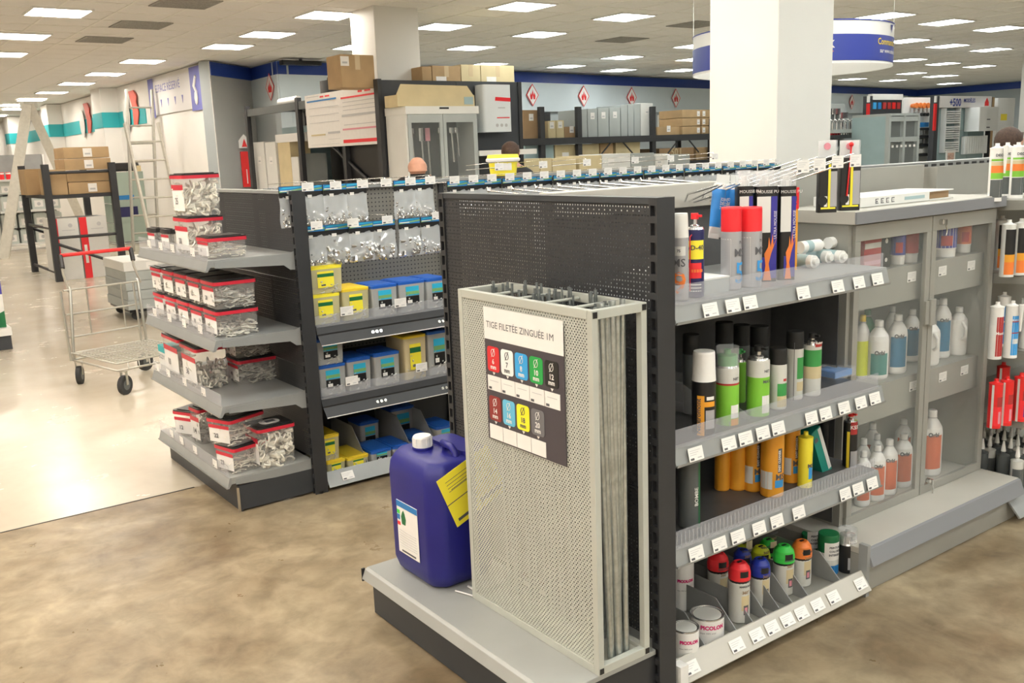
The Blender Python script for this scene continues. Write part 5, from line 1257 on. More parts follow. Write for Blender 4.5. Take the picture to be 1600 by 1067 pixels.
# ------------------------------------------------------------------ carton helper
def carton(x0, x1, y0, y1, z0, z1, m, label, group=None, tape=True, sticker=None, face='y', stripes=None, name='carton'):
    cx_, cy_ = (x0+x1)/2, (y0+y1)/2; a, b, h = (x1-x0)/2, (y1-y0)/2, z1-z0
    t = thing(name, label, 'box', (cx_, cy_, z0), 0, group)
    mb = MB(); mb.box(-a, a, -b, b, 0, h-.004, m); mb.build('box_body', t, bevel=.004)
    mb = MB(); mb.box(-a+.003, -.004, -b+.003, b-.003, h-.004, h, m); mb.box(.004, a-.003, -b+.003, b-.003, h-.004, h, m); mb.build('flaps', t)
    if tape: mb = MB(); mb.box(-.03, .03, -b-.001, -b, h*.55, h, 'tape'); mb.box(-.03, .03, -b, b, h, h+.001, 'tape'); mb.build('tape', t)
    if sticker:
        u, v, sw, sh = sticker; mb = MB()
        if face == 'y': mb.box(-a+2*a*u-sw/2, -a+2*a*u+sw/2, -b-.003, -b-.001, h*v-sh/2, h*v+sh/2, 'paper'); mb.box(-a+2*a*u-sw*.3, -a+2*a*u+sw*.3, -b-.004, -b-.003, h*v-sh*.25, h*v-sh*.05, 'printgrey')
        else: mb.box(-a-.003, -a-.001, -b+2*b*u-sw/2, -b+2*b*u+sw/2, h*v-sh/2, h*v+sh/2, 'paper'); mb.box(-a-.004, -a-.003, -b+2*b*u-sw*.3, -b+2*b*u+sw*.3, h*v-sh*.25, h*v-sh*.05, 'printgrey')
        mb.build('shipping_label', t)
    return t
def carton_px(pl, pr, pt, Y, z0, dep, m, label, **k):
    a = onY(pl, pt, Y); b = onY(pr, pt, Y); return carton(a.x, b.x, Y, Y+dep, z0, (a.z+b.z)/2, m, label, **k)

# ------------------------------------------------------------------ roll trolley
ct = thing('trolley', 'chrome wire flatbed trolley with red push bar standing in the aisle', 'trolley', (1.43, 7.46, 0), R_(13))
def wheel(parent, x, y, r=.068, a=.4, fork=True):
    t = MB(); T = Matrix.Translation((x, y, r)) @ Matrix.Rotation(a, 4, 'Z')
    t.cyl(T @ Vector((0, -.016, 0)), T @ Vector((0, .016, 0)), r, 'rubber', n=20); t.cyl(T @ Vector((0, -.018, 0)), T @ Vector((0, .018, 0)), r*.55, 'candark', n=14)
    o = t.build('wheel', parent)
    f = MB()
    for s in (-.022, .022): f.box(-.012, .012, s-.002, s+.002, 0, r*1.45, 'wire', T)
    f.box(-.02, .02, -.025, .025, r*1.40, r*1.5, 'wire', T); f.build('fork', o)
for x, y, a in ((.0, 0, .9), (.52, .0, .3), (.03, -.62, .5), (.52, -.60, .2)): wheel(ct, x, y, a=a)
mb = MB()
z0 = .185
fr_ = [(-.03, .03), (.57, .03), (.57, -.66), (-.03, -.66), (-.03, .03)]
mb.tube([(x, y, z0) for x, y in fr_], .008, 'wire'); mb.tube([(x, y, z0+.05) for x, y in fr_], .006, 'wire'); 
for k in range(14): y = .0-k*.048; mb.tube([(-.03, y, z0+.052), (.57, y, z0+.052)], .0035, 'wire', 5)
for k in range(7): x = .05+k*.08; mb.tube([(x, .03, z0+.048), (x, -.66, z0+.048), (x, -.665, z0)], .004, 'wire', 5)
mb.build('deck', ct)
hy = .30
for x in (-.0, .56):
    mb = MB(); mb.tube([(x-.02 if x < .1 else x, .02, z0), (x+(.03 if x < .1 else 0), .05, .70), (x+(.03 if x < .1 else 0), .06, .72)], .011, 'wire'); mb.tube([(x+(.05 if x < 0 else -.05), .0, z0), (x+(.05 if x < 0 else -.05), .03, .70)], .008, 'wire')
    mb.build('upright', ct)
    mb = MB(); mb.tube([(x+.02, .05, .69), (x+.07, .22, .80), (x+.10, hy, .93)], .010, 'wire'); mb.build('arm', ct)
    mb = MB(); mb.tube([(x+.08, .24, .845), (x+.10, hy, .935)], .018, 'black', 8); mb.build('grip_end', ct)
for z in (.70, .52, .35): mb = MB(); mb.tube([(-.02, .05, z), (.56, .05, z)], .008, 'wire'); mb.build('crossbar', ct)
for x in (.15, .42): mb = MB(); mb.tube([(x, .05, .70), (x, .05, .35)], .006, 'wire'); mb.build('wire_rod', ct)
mb = MB(); mb.tube([(.10, hy, .935), (.66, hy, .935)], .014, 'red', 10); mb.build('push_bar', ct)

# stack of flat grey cartons on a pallet truck
q = onZ(176, 488, 0)
pt_ = thing('dolly', 'low black dolly under the stack of flat grey cartons', 'dolly', (2.92, 10.55, 0))
mb = MB(); mb.box(-.42, .42, -.40, .40, .09, .12, 'black'); mb.build('platform', pt_)
for x in (-.34, .34):
    for y in (-.32, .32): mb = MB(); mb.cyl((x, y-.02, .045), (x, y+.02, .045), .045, 'rubber', n=12); mb.build('wheel', pt_)
for k in range(5):
    m_ = 'cartongrey' if k < 4 else 'cartonwhite'
    x0, x1, z0 = 2.48, (3.30 if k < 4 else 3.05), .121+k*.100
    carton(x0+.01*(k % 2), x1+.01*(k % 2), 10.12, 10.95, z0, z0+.097, m_, ('flat grey carton at the bottom of the stack on the dolly', 'flat grey carton second from the bottom on the dolly', 'flat grey carton in the middle of the dolly stack', 'flat grey carton second from the top on the dolly', 'flat white carton topping the dolly stack')[k], tape=False, sticker=(.5, .5, .12, .06), group='flat cartons on the dolly')
# printed box at the left edge on a low stand
t = thing('floor_stand', 'low dark display plinth with white ledge at the left picture edge', 'plinth', (.88, 9.45, 0))
mb = MB(); mb.box(-.40, .40, -.02, .6, .003, .13, 'anthracite'); mb.build('plinth_base', t); mb = MB(); mb.box(-.40, .41, -.04, .6, .13, .20, 'white'); mb.build('ledge', t)
t = thing('printed_box', 'box with blue lid and the end of the word filter on the left plinth', 'box', (.88, 9.46, .201))
mb = MB(); mb.box(-.38, .38, 0, .4, 0, .30, 'white'); mb.box(-.38, .38, 0, .4, .30, .42, 'purple'); mb.prism([(-.1, .002), (.379, .002), (.379, .15), (.1, .02)], 'y', -.003, -.001, 'darkgreen'); mb.cyl((.18, -.004, .13), (.18, -.001, .13), .05, 'capred', n=14); mb.build('box_body', t)
text('filter', .14, 'purple', t, (-.02, -.002, .20), (1, 0, 0), (0, 0, 1), bold=.003)

# ------------------------------------------------------------------ stock rack at the left with kraft cartons
RX0, RX1, RY0, RY1 = 2.71, 3.60, 14.7, 16.5
zt = onY(72, 257, RY0).z
rk2 = thing('stock_rack', 'dark steel stock trolley rack carrying kraft cartons', 'rack', (RX0, RY0, 0))
for x in (0, RX1-RX0):
    for y in (0, RY1-RY0): mb = MB(); mb.box(x-.045, x+.045, y-.045, y+.045, 0, zt, 'dark'); mb.build('leg', rk2)
zp = onY(150, 302, RY0).z
mb = MB(); mb.box(0, RX1-RX0, 0, RY1-RY0, zp-.05, zp, 'dark'); mb.build('platform', rk2)
for (p, q) in (((0, 0, zt-.12), (.9, 0, zt-.12)), ((0, 0, .62), (.9, 0, .62)), ((0, 0, .12), (0, 1.8, .12)), ((.9, 0, .15), (.9, 1.8, .15)), ((0, 0, .75), (0, 1.8, .75)), ((0, 0, .55), (.9, 0, .15)), ((0, 1.8, .70), (.9, 1.8, .3))):
    mb = MB(); mb.tube([p, q], .022, 'dark', 6); mb.build('brace', rk2)
def cz(py, Y, px=140): return onY(px, py, Y).z
for k, (pa, pb, py0, py1) in enumerate(((104, 176, 302, 283.5), (103, 176, 283, 265.5), (102, 175, 265, 247), (103, 174, 246.5, 229))):
    xa_, xb_ = onY(pa, 270, RY0+.06).x, onY(pb, 270, RY0+.06).x; za_, zb_ = onY(140, py0, RY0+.06).z, onY(140, py1, RY0+.06).z
    carton(xa_, xb_, RY0+.06, RY0+.7, max(za_, zp+.001), zb_-.004, 'kraft', ('kraft carton at the bottom of the four-high rack stack', 'kraft carton second from the bottom of the rack stack', 'kraft carton second from the top of the rack stack', 'kraft carton on top of the four-high rack stack')[k], sticker=(.52, .5, .12, .12) if k != 1 else None, tape=False)
t = carton_px(72, 102, 265, RY0+.06, zp+.001, .6, 'kraft', 'open kraft carton left of the tall stack on the rack', tape=False)
t = carton_px(37, 70, 264, RY0+.9, zp+.001, .5, 'kraft', 'kraft carton with crumpled paper at the left end of the rack', tape=False)
# white boxes with red stripes under the rack
for k, (a, b) in enumerate(((88, 132), (134, 176))):
    x0, x1 = onY(a, 430, RY0+.10).x, onY(b, 430, RY0+.10).x; z1_ = onY(120, 340, RY0+.1).z
    t = thing('upright_carton', ('white upright carton with red edge stripe under the rack, left one', 'white upright carton with red edge stripe under the rack, right one')[k], 'box', ((x0+x1)/2, RY0+.35, 0.001)); w_ = (x1-x0)/2
    mb = MB(); mb.box(-w_, w_, -.25, .25, 0, z1_, 'cartonwhite'); mb.build('box_body', t)
    mb = MB(); mb.box(-w_, -w_+.10, -.252, -.2505, 0, z1_, 'capred'); mb.box(-w_+.03, -w_+.07, -.254, -.252, z1_*.25, z1_*.55, 'paper'); mb.build('stripe', t)
    mb = MB(); mb.box(-w_+.15, w_-.05, -.252, -.2505, z1_*.80, z1_*.81, 'printgrey'); mb.cyl((.08, -.2525, z1_*.88), (.08, -.2505, z1_*.88), .03, 'printgrey', n=10); mb.build('print', t)

# ------------------------------------------------------------------ stepladder and extension ladder
Y = 20.1
t = thing('stepladder', 'wide aluminium folding stepladder opened into an A shape', 'ladder', (2.8, Y, 0))
ap = onY(43, 164, Y); o_ = Vector((2.8, Y, 0)); A = ap-o_
fl = onY(2, 400, Y); F1 = Vector((fl.x-2.8, -.3, 0))
rb_ = onY(160, 392, Y); F2 = Vector((rb_.x-2.8, .7, 0))
def ladder(parent, top, bot, wv, n, rail='alu', rw=.05, name='rail', side=.5, rung='rung'):
    top, bot, wv = Vector(top), Vector(bot), Vector(wv)
    for s in (-side, side):
        mb = MB(); d = (top-bot).normalized(); u = wv.normalized(); v = d.cross(u)
        c = [bot+wv*s*2*.5+u*a*rw*.35+v*b*rw for a, b in ((-1, -1), (1, -1), (1, 1), (-1, 1))]; c2 = [top+wv*s*2*.5+u*a*rw*.35+v*b*rw for a, b in ((-1, -1), (1, -1), (1, 1), (-1, 1))]
        mb.add(c+c2, [(3, 2, 1, 0), (4, 5, 6, 7), (0, 1, 5, 4), (1, 2, 6, 5), (2, 3, 7, 6), (3, 0, 4, 7)], rail); mb.build(name, parent)
    for k in range(1, n):
        p = bot+(top-bot)*k/n
        mb = MB(); mb.cyl(p-wv*side, p+wv*side, .017, rail, n=8); mb.build(rung, parent)
for (top, bot) in ((A, F1), (A+Vector((.05, .1, 0)), F2)):
    ladder(t, top, bot, Vector((.085, .42, 0)), 10, 'alu_pale', .085)
mb = MB(); mb.box(A.x-.09, A.x+.15, -.12, .25, A.z-.06, A.z+.06, 'alu'); mb.build('hinge', t)
Ym = Y; p = onY(22, 318, Y)-o_; p2 = onY(95, 300, Y)-o_
mb = MB(); mb.tube([(-.1, .1, A.z*.42), (.5, .25, A.z*.40), (1.0, .4, A.z*.45)], .008, 'dark', 5); mb.build('strap', t)
Y = 18.7
for k, (lab, tp, bt, dx, yo, nn) in enumerate((('tall two-part aluminium extension ladder, straight section with raised tips', (204, 140), (209, 394), 38/76, 0, 9), ('flared front section of the aluminium ladder standing against its taller half', (198, 190), (228, 372), 0, -.35, 7))):
    if k == 0:
        a, b = onY(203, 138, Y), onY(209, 396, Y); b.z = 0
        t = thing('extension_ladder', lab, 'ladder', (b.x, Y, 0)); a2, b2 = onY(243, 138, Y), onY(250, 396, Y)
        w0 = Vector(((a2.x-a.x), 0, 0)); ladder(t, Vector((a.x-b.x+w0.x/2, .25, a.z)), Vector((w0.x/2, 0, 0)), w0, 9, 'alu', .05)
    else:
        a, b = onY(197, 192, Y-.6), onY(240, 392, Y-1.0); a2, b2 = onY(248, 180, Y-.6), onY(292, 380, Y-1.0)
        t = thing('ladder_section', lab, 'ladder', (b.x, Y-1.0, 0)); w0 = Vector((a2.x-a.x, 0, 0))
        ladder(t, Vector((a.x-b.x+w0.x/2, .5, a.z)), Vector((w0.x/2, 0, 0)), w0, 7, 'alu_pale', .05)
# shelf of grey canisters at the far left
Y = 21.2; x0, x1 = onY(8, 380, Y).x, onY(92, 380, Y).x
sc_ = thing('canister_shelf', 'white wall shelf of grey canisters at the far left', 'shelving', (x0, Y, 0)); L = x1-x0
for z in (.14, .80, 1.42):
    mb = MB(); mb.box(0, L, 0, .5, z-.04, z, 'cartonwhite'); mb.build('shelf', sc_)
for x in (0, L): mb = MB(); mb.box(x-.02, x+.02, .45, .5, 0, 1.9, 'white'); mb.build('upright', sc_)
mb = MB(); mb.box(0, L, .49, .5, .1, 1.9, 'shelfgrey'); mb.build('back_panel', sc_)
cm = MB(); cm.bbox(-.125, .125, 0, .28, 0, .26, 'canister', c=.03); CANB = cm.mesh('canister_body')
cm = MB(); cm.bbox(-.10, .10, .03, .25, .26, .285, 'canister', c=.03); cm.tube([(-.06, .14, .28), (-.05, .14, .31), (.05, .14, .31), (.06, .14, .28)], .012, 'canister', 5); CANH = cm.mesh('handle')
cm = MB(); cm.box(-.08, .08, -.003, 0, .05, .18, 'paper'); cm.cyl((0, -.005, .11), (0, -.003, .11), .035, 'printgrey', n=12); CANL = cm.mesh('label')
for zi, z in enumerate((.141, .801)):
    for lev in range(2):
        for c in range(4):
            t = thing('canister', ('grey canister with round logo, '+('lower shelf' if zi == 0 else 'upper shelf')+(', bottom layer, ' if lev == 0 else ', top layer, ')+nth(c, 4, False)), 'canister', (x0+.16+c*.28, Y+.08, z+lev*.312), 0, 'grey canisters on the '+('lower' if zi == 0 else 'upper')+' shelf '+('bottom' if lev == 0 else 'top'))
            put('canister_body', CANB, t); put('handle', CANH, t); put('label', CANL, t)
for c in range(6):
    t = thing('small_tin', f'small red and white tin on the top far-left shelf, {nth(c, 6, False)}', 'tin', (x0+.12+c*.12, Y+.1, 1.421), 0, 'red and white tins'); mb = MB(); mb.lathe([(.045, 0), (.045, .14), (0, .14)], 'capred', 10); mb.lathe([(.046, .10), (.046, .13)], 'paper', 10); mb.build('tin_body', t)
# glass showcase behind the ladder
Y = 20.6; x0, x1 = onY(182, 380, Y).x, onY(245, 380, Y).x; z1_ = onY(210, 268, Y).z
t = thing('glass_showcase', 'pale green glass showcase behind the extension ladder', 'showcase', (x0, Y, 0)); L = x1-x0
mb = MB(); mb.box(0, L, 0, .01, .05, z1_, 'palegreenglass'); mb.box(0, .01, 0, .6, .05, z1_, 'palegreenglass'); mb.build('glass_pane', t)
mb = MB(); mb.box(0, L, .6, .62, 0, z1_, 'cartonwhite'); mb.build('back_panel', t)
for z in (.03, .45, .85, 1.25, z1_): mb = MB(); mb.box(0, L, .01, .6, z-.02, z, 'cartonwhite'); mb.build('shelf', t)
mb = MB(); mb.box(.02, .45, -.012, -.002, z1_*.62, z1_*.68, 'cardblue'); mb.box(.1, .5, -.012, -.002, z1_*.38, z1_*.52, 'navy'); mb.build('label', t)
t2 = thing('black_roll', 'black rolled bundle lying on top of the glass showcase', 'roll', (x0+.1, Y+.2, z1_+.10)); mb = MB(); mb.cyl((0, 0, 0), (.55, 0, 0), .09, 'black', n=12); mb.build('roll', t2); mb = MB(); mb.cyl((-.02, 0, 0), (0, 0, 0), .03, 'white', n=10); mb.build('core', t2)
t2 = carton(x0+.60, x0+.80, Y+.1, Y+.5, z1_+.001, z1_+.12, 'kraftpale', 'flat pale carton beside the black roll on the showcase', tape=False)

# ------------------------------------------------------------------ dark display wall, cupboard of tools, water heater
PY0 = 9.4; xl, xr = onY(602, 250, PY0).x, onY(812, 250, PY0).x; zt = (onY(602, 123, PY0).z+onY(812, 130, PY0).z)/2
pw = thing('display_wall', 'dark grey free-standing display wall behind the shelving', 'partition', (xl, PY0, 0))
xm = onY(716, 200, PY0).x
for k, (a, b) in enumerate(((xl, xm-.004), (xm+.004, xr))): mb = MB(); mb.box(a-xl, b-xl, 0, .05, 0, zt, 'anthracite'); mb.build('wall_panel', pw)
mb = MB(); mb.box(-.05, 0, -.02, .07, 0, zt+.01, 'dark'); mb.build('post', pw); mb = MB(); mb.box(xr-xl, xr-xl+.05, -.02, .07, 0, zt, 'dark'); mb.build('post', pw)
zs_ = onY(790, 238, PY0-.3).z
mb = MB(); mb.box(onY(745, 238, PY0-.3).x-xl, onY(835, 238, PY0-.3).x-xl, -.35, -.05, zs_-.03, zs_+.03, 'white'); mb.box(xr-xl-.3, xr-xl-.25, -.05, 0, zs_-.03, zs_+.03, 'white'); mb.build('counter_ledge', pw)
# tool cupboard
CY = 8.95; xa, xb = onY(637, 250, CY).x, onY(748, 250, CY).x; zc = onY(690, 178, CY).z; zc2 = onY(690, 166, CY).z
t = thing('tool_cupboard', 'grey cupboard with two glass doors and white top, tools hanging inside', 'cupboard', (xa, CY, 0)); L = xb-xa; D2 = PY0-CY-.03
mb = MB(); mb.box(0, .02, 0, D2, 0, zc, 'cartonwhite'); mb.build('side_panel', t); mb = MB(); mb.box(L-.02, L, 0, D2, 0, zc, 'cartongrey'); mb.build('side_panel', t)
mb = MB(); mb.box(.02, L-.02, D2-.02, D2, 0, zc, 'anthracite'); mb.build('back_panel', t); mb = MB(); mb.box(-.01, L+.01, -.03, D2, zc, zc2, 'cartonwhite'); mb.bbox(L*.45, L*.58, -.035, -.03, zc+.05, zc+.07, 'black', c=.002); mb.build('top_box', t)
for k in range(2):
    x0 = .02+k*(L-.04)/2; x1 = x0+(L-.04)/2-.006
    d = MB(); d.box(x0, x0+.04, -.02, 0, .05, zc, 'cartongrey'); d.box(x1-.04, x1, -.02, 0, .05, zc, 'cartongrey'); d.box(x0+.04, x1-.04, -.02, 0, zc-.09, zc, 'cartongrey'); d.box(x0+.04, x1-.04, -.02, 0, .05, .12, 'cartongrey'); dr = d.build('door', t)
    p = MB(); p.box(x0+.04, x1-.04, -.012, -.008, .12, zc-.09, 'glasspane'); p.build('glass_pane', dr)
rnd = random.Random(4)
for k, (u, ln) in enumerate(((.10, .55), (.20, .52), (.33, .78), (.42, .80), (.60, .5), (.66, .48), (.76, .38), (.84, .32))):
    x = xa+L*u; z = zc-.14
    t = thing('hanging_tool', ('long steel wrench hanging leftmost in the cupboard', 'long steel wrench second from the left in the cupboard', 'longest pipe wrench in the left cupboard door', 'long pipe wrench beside the red-headed cluster', 'thin steel rod tool left in the right door', 'thin steel rod tool second in the right door', 'short hooked tool in the right cupboard door', 'short hooked tool rightmost in the cupboard')[k], 'tool', (x, CY+.2, z))
    mb = MB(); mb.cyl((0, 0, 0), (.02, 0, -ln), .012, 'steelcap', n=8); mb.build('shaft', t)
    mb = MB(); mb.bbox(-.03, .03, -.012, .012, -.14 if k in (2, 3) else -.06, 0, 'steelcap' if k != 3 else 'pink', c=.01); mb.build('head', t)
q0, q1 = onY(620, 160, CY+.05), onY(740, 160, CY+.05); zz = onY(680, 143, CY+.05).z
t = thing('open_carton', 'long pale open carton with raised flaps on top of the tool cupboard', 'box', (q0.x, CY+.03, zc2+.001)); L2 = q1.x-q0.x; hh = max(.12, onY(680, 148, CY).z-zc2)
mb = MB(); mb.box(0, L2, 0, .28, 0, hh, 'kraftpale'); mb.build('box_body', t); mb = MB(); mb.prism([(0, hh), (L2, hh), (L2-.08, hh+.10), (.06, hh+.11)], 'y', .02, .03, 'kraftpale'); mb.build('flaps', t); mb = MB(); mb.box(L2-.14, L2-.02, -.003, 0, .02, hh-.02, 'cartonblue'); mb.build('label', t)
xa2, xb2 = onY(756, 170, PY0-.2).x, onY(800, 170, PY0-.2).x; za, zb = onY(778, 206, PY0-.2).z, onY(778, 132, PY0-.2).z
t = thing('water_heater', 'white wall-hung water heater with red lettering on the display wall', 'heater', (xa2, PY0-.2, za)); L = xb2-xa2; H_ = zb-za
mb = MB(); mb.bbox(0, L, 0, .195, 0, H_, 'heater', c=.04); mb.build('casing', t, bevel=.004)
mb = MB(); mb.prism([(L*.40, H_*.66), (L*.95, H_*.64), (L*.95, H_*.72), (L*.42, H_*.74)], 'y', -.002, -.0005, 'capred'); mb.box(L*.45, L*.9, -.002, -.0005, H_*.29, H_*.31, 'capred'); mb.box(L*.5, L*.75, -.002, -.0005, H_*.50, H_*.52, 'printgrey')
for k in range(3): mb.cyl((L*(.45+.16*k), -.003, H_*.14), (L*(.45+.16*k), -.0005, H_*.14), .02, 'printgrey', n=8)
mb.build('markings', t)
# poster on the rack side
pX = onY(604, 224, 9.44).x; y0, y1 = onX(604, 224, pX).y, onX(482, 230, pX).y; y0 = 9.475
z0, z1_ = onX(604, 224, pX).z, onX(604, 129, pX).z
t = thing('price_poster', 'large white notice board with red, blue and grey price tables', 'poster', (pX, (y0+y1)/2, z0)); W_ = (y1-y0)/2; H_ = z1_-z0
mb = MB(); mb.box(0, .02, -W_, W_, 0, H_, 'paper'); mb.build('board', t)
mb = MB()
def strip(u0, u1, v0, v1, m): mb.box(-.003, -.0005, W_-2*W_*u1, W_-2*W_*u0, H_*v0, H_*v1, m)
strip(.03, .44, .86, .89, 'cardblue'); 
for v in (.74, .60, .46): strip(.05, .46, v, v+.008, 'printgrey')
strip(.06, .26, .22, .25, 'kraftpale'); strip(.30, .46, .24, .28, 'printgrey'); strip(.30, .46, .14, .145, 'printgrey'); strip(.05, .44, .05, .055, 'printgrey')
strip(.50, .97, .84, .87, 'capred')
for v in (.77, .70, .63, .37): strip(.52, .97, v, v+.010, 'printgrey')
strip(.50, .97, .52, .56, 'printgrey'); strip(.50, .97, .28, .31, 'pink'); strip(.50, .97, .05, .11, 'capred'); strip(.22, .27, .925, .955, 'capred'); strip(.29, .35, .925, .955, 'capred'); strip(.72, .77, .915, .95, 'capred'); strip(.80, .87, .915, .95, 'capred'); strip(.03, .20, .955, .965, 'printgrey')
mb.build('tables', t)
# rack behind the poster, with uprights, beams and tall boxes
ye = onX(381, 200, pX).y; zt2 = onX(384, 171, pX).z
sr = thing('pallet_rack', 'dark pallet rack carrying the notice board and tall white boxes', 'rack', (pX+.02, y0, 0)); D3 = .9
for yy in (.0, 1.02, 2.3, ye-y0-.1):
    for xx in (.0, D3):
        if yy == 0 and xx: continue
        mb = MB(); mb.box(xx, xx+.06, yy, yy+.08, 0, zt2+.05, 'dark'); mb.build('upright', sr)
for z in (.12, 1.0, zt2):
    mb = MB(); mb.box(.01, .06, .0, ye-y0, z-.10, z, 'candark' if z > 2 else 'dark'); mb.build('beam', sr)
    mb = MB(); mb.box(D3+.01, D3+.06, 1.02, ye-y0, z-.10, z, 'candark' if z > 2 else 'dark'); mb.build('beam', sr)
    for ya_, yb_, D4 in ((.0, .37, .30), (1.02, ye-y0, D3)): mb = MB(); mb.box(.06, D4, ya_, yb_, z-.03, z-.005, 'darker'); mb.build('deck', sr)
mb = MB(); mb.tube([(.04, .1, 1.1), (.04, 1.8, 1.9)], .02, 'dark', 6); mb.build('brace', sr)
mb = MB(); mb.box(D3+.10, D3+.12, 1.02, ye-y0, .2, zt2-.1, 'black'); mb.build('back_panel', sr); mb = MB(); mb.box(.062, .072, .0, 1.02, .2, zt2-.12, 'black'); mb.build('side_sheet', sr)  # black sheets stand in for the shade inside the rack under the board
for k, (a, b, pt, m_, lab) in enumerate(((395, 412, 222, 'cartonwhite', 'tall white carton standing left in the pallet rack'), (413, 430, 222, 'cartonwhite', 'tall white carton with grey print, second in the pallet rack'), (432, 452, 213, 'kraftpale', 'beige edged tall panel leaning in the pallet rack'), (454, 466, 245, 'cartonwhite', 'narrow white carton standing before the panels'), (467, 478, 240, 'cartongrey', 'grey tall carton next to the notice board'))):
    xx = pX+.12; yb_, ya_ = onX(a, pt, xx).y, onX(b, pt, xx).y
    carton(xx, xx+.30, ya_+.01, yb_-.01, 1.001, min(onX((a+b)/2, pt, xx).z, zt2-.14), m_, lab, tape=False, sticker=(.5, .7, .12, .1) if k < 2 else None, face='x')
carton(pX+.48, pX+.82, onX(478, 190, pX+.48).y, onX(435, 190, pX+.48).y-.1, 1.001, 2.05, 'cartonblue', 'large blue-grey carton at the back of the pallet rack', tape=False)
b0, b1 = onX(430, 216, pX+.1).y, onX(478, 216, pX+.1).y
t = thing('white_lid_box', 'white lid box bridging the tall cartons in the pallet rack', 'box', (pX+.12, b1, onX(450, 222, pX+.12).z)); t['label'] = 'white shallow lid resting across the tall cartons in pallet rack'
mb = MB(); mb.box(-.02, .35, 0, b0-b1, 0, .11, 'white'); mb.build('lid', t)
qq = onX(560, 138, 5.5)
carton(onY(533, 110, 9.49).x, onY(585, 110, 9.49).x, 9.49, 9.83, zt2+.001, onY(570, 86, 9.49).z, 'kraft', 'big kraft carton on top of the rack beside the white column', sticker=(.12, .8, .1, .1))
t = thing('black_case', 'small black case on the rack top left of the big carton', 'case', (pX+.25, onX(517, 135, pX+.25).y, zt2+.001)); mb = MB(); mb.bbox(-.1, .1, -.12, .12, 0, .22, 'black', c=.02); mb.build('case_body', t); mb = MB(); mb.tube([(-.04, 0, .22), (-.04, 0, .25), (.04, 0, .25), (.04, 0, .22)], .01, 'black'); mb.build('handle', t)
t = thing('roll', 'white rolled sheet lying on the left end of the rack top', 'roll', (pX+.3, ye-1.0, zt2+.06)); mb = MB(); mb.cyl((0, -.3, 0), (0, .3, 0), .055, 'white', n=12); mb.build('roll_body', t); mb = MB(); mb.cyl((0, -.302, 0), (0, .302, 0), .02, 'kraft', n=8); mb.build('core', t)
# boxes on a rack behind the display wall
r3 = thing('pallet_rack', 'pallet rack hidden behind the display wall holding cartons above it', 'rack', (6.15, 9.6, 0))
zr = zt-.12
for xx in (0, xr-6.15-.1):
    for yy in (.0, .6): mb = MB(); mb.box(xx, xx+.06, yy, yy+.06, 0, zr, 'dark'); mb.build('upright', r3)
mb = MB(); mb.box(0, xr-6.15, 0, .66, zr, zr+.03, 'dark'); mb.build('deck', r3)
for k, (a, b, pt, m_, lab) in enumerate(((659, 674, 104, 'kraft', 'kraft carton nearest the column above the display wall'), (675, 719, 103, 'kraft', 'kraft carton with white sticker above the display wall'), (720, 750, 101, 'kraftpale', 'pale kraft carton in the middle above the display wall'), (751, 803, 102, 'kraftpale', 'wide pale carton at the right above the display wall'))):
    carton_px(a, b, pt, 9.62, zr+.031, .5, m_, lab, tape=(k > 0), sticker=(.3, .35, .14, .12) if k in (1, 3) else None)

# ------------------------------------------------------------------ warehouse racking along the back
WY = 13.6
zb1 = onY(960, 213, WY).z; zb2 = onY(960, 236, WY).z-.25
xL, xR = onY(816, 200, WY).x, onY(1114, 200, WY).x+1.5
wr = thing('warehouse_rack', 'long dark warehouse racking full of cartons at the back', 'rack', (xL, WY, 0))
for px in (848, 906, 1022, 1113):
    x = onY(px, 200, WY).x-xL; mb = MB(); mb.box(x-.05, x+.05, .0, .08, 0, zb1+(.55 if px != 1113 else .3), 'dark'); mb.build('upright', wr)
    mb = MB(); mb.box(x-.05, x+.05, .92, 1.0, 0, zb1+.5, 'dark'); mb.build('upright', wr)
for z in (.15, zb2, zb1):
    mb = MB(); mb.box(0, xR-xL, -.02, .05, z-.12, z, 'dark'); mb.build('beam', wr); mb = MB(); mb.box(0, xR-xL, .05, 1.0, z-.04, z-.005, 'darker'); mb.build('deck', wr)
for px in (955, 975, 1060, 1078):
    x = onY(px, 230, WY).x-xL; s = 1 if px in (975, 1078) else -1
    mb = MB(); mb.tube([(x, .02, zb1-.12), (x+s*.28, .02, zb1-.36)], .016, 'dark', 5); mb.build('brace', wr)
rows = [  # top level
 (817, 842, 172, 'kraftdark', 0, 'brown carton high on the rack, just right of the display wall'), (821, 842, 192, 'kraft', 1, ''), 
 (856, 868, 189, 'kraftpale', 0, 'pale small carton, left upright of the pair on the rack'), (869, 881, 188, 'kraftpale', 0, 'pale small carton, right upright of the pair on the rack'),
 (882, 904, 198, 'kraftdark', 0, 'dark brown carton in the shade on the rack'),
 (909, 917, 171, 'cartongrey', 0, 'narrow grey panel carton, first of the standing row'), (918, 933, 170, 'cartongrey', 0, 'grey panel carton, second of the standing row'), (934, 951, 169, 'cartongrey', 0, 'grey panel carton with sticker, third of the standing row'), (952, 969, 168, 'cartongrey', 0, 'grey panel carton, fourth of the standing row'),
 (970, 980, 164, 'cartongrey', 0, 'tall grey panel carton, first of the taller group'), (981, 990, 163, 'cartongrey', 0, 'tall grey panel carton, second of the taller group'), (991, 1000, 162, 'cartongrey', 0, 'tall grey panel carton, third of the taller group'), (1001, 1020, 161, 'cartonwhite', 0, 'widest pale grey panel carton beside the rack upright'),
 (1027, 1062, 198, 'kraft', 0, 'low kraft carton right of the rack upright')]
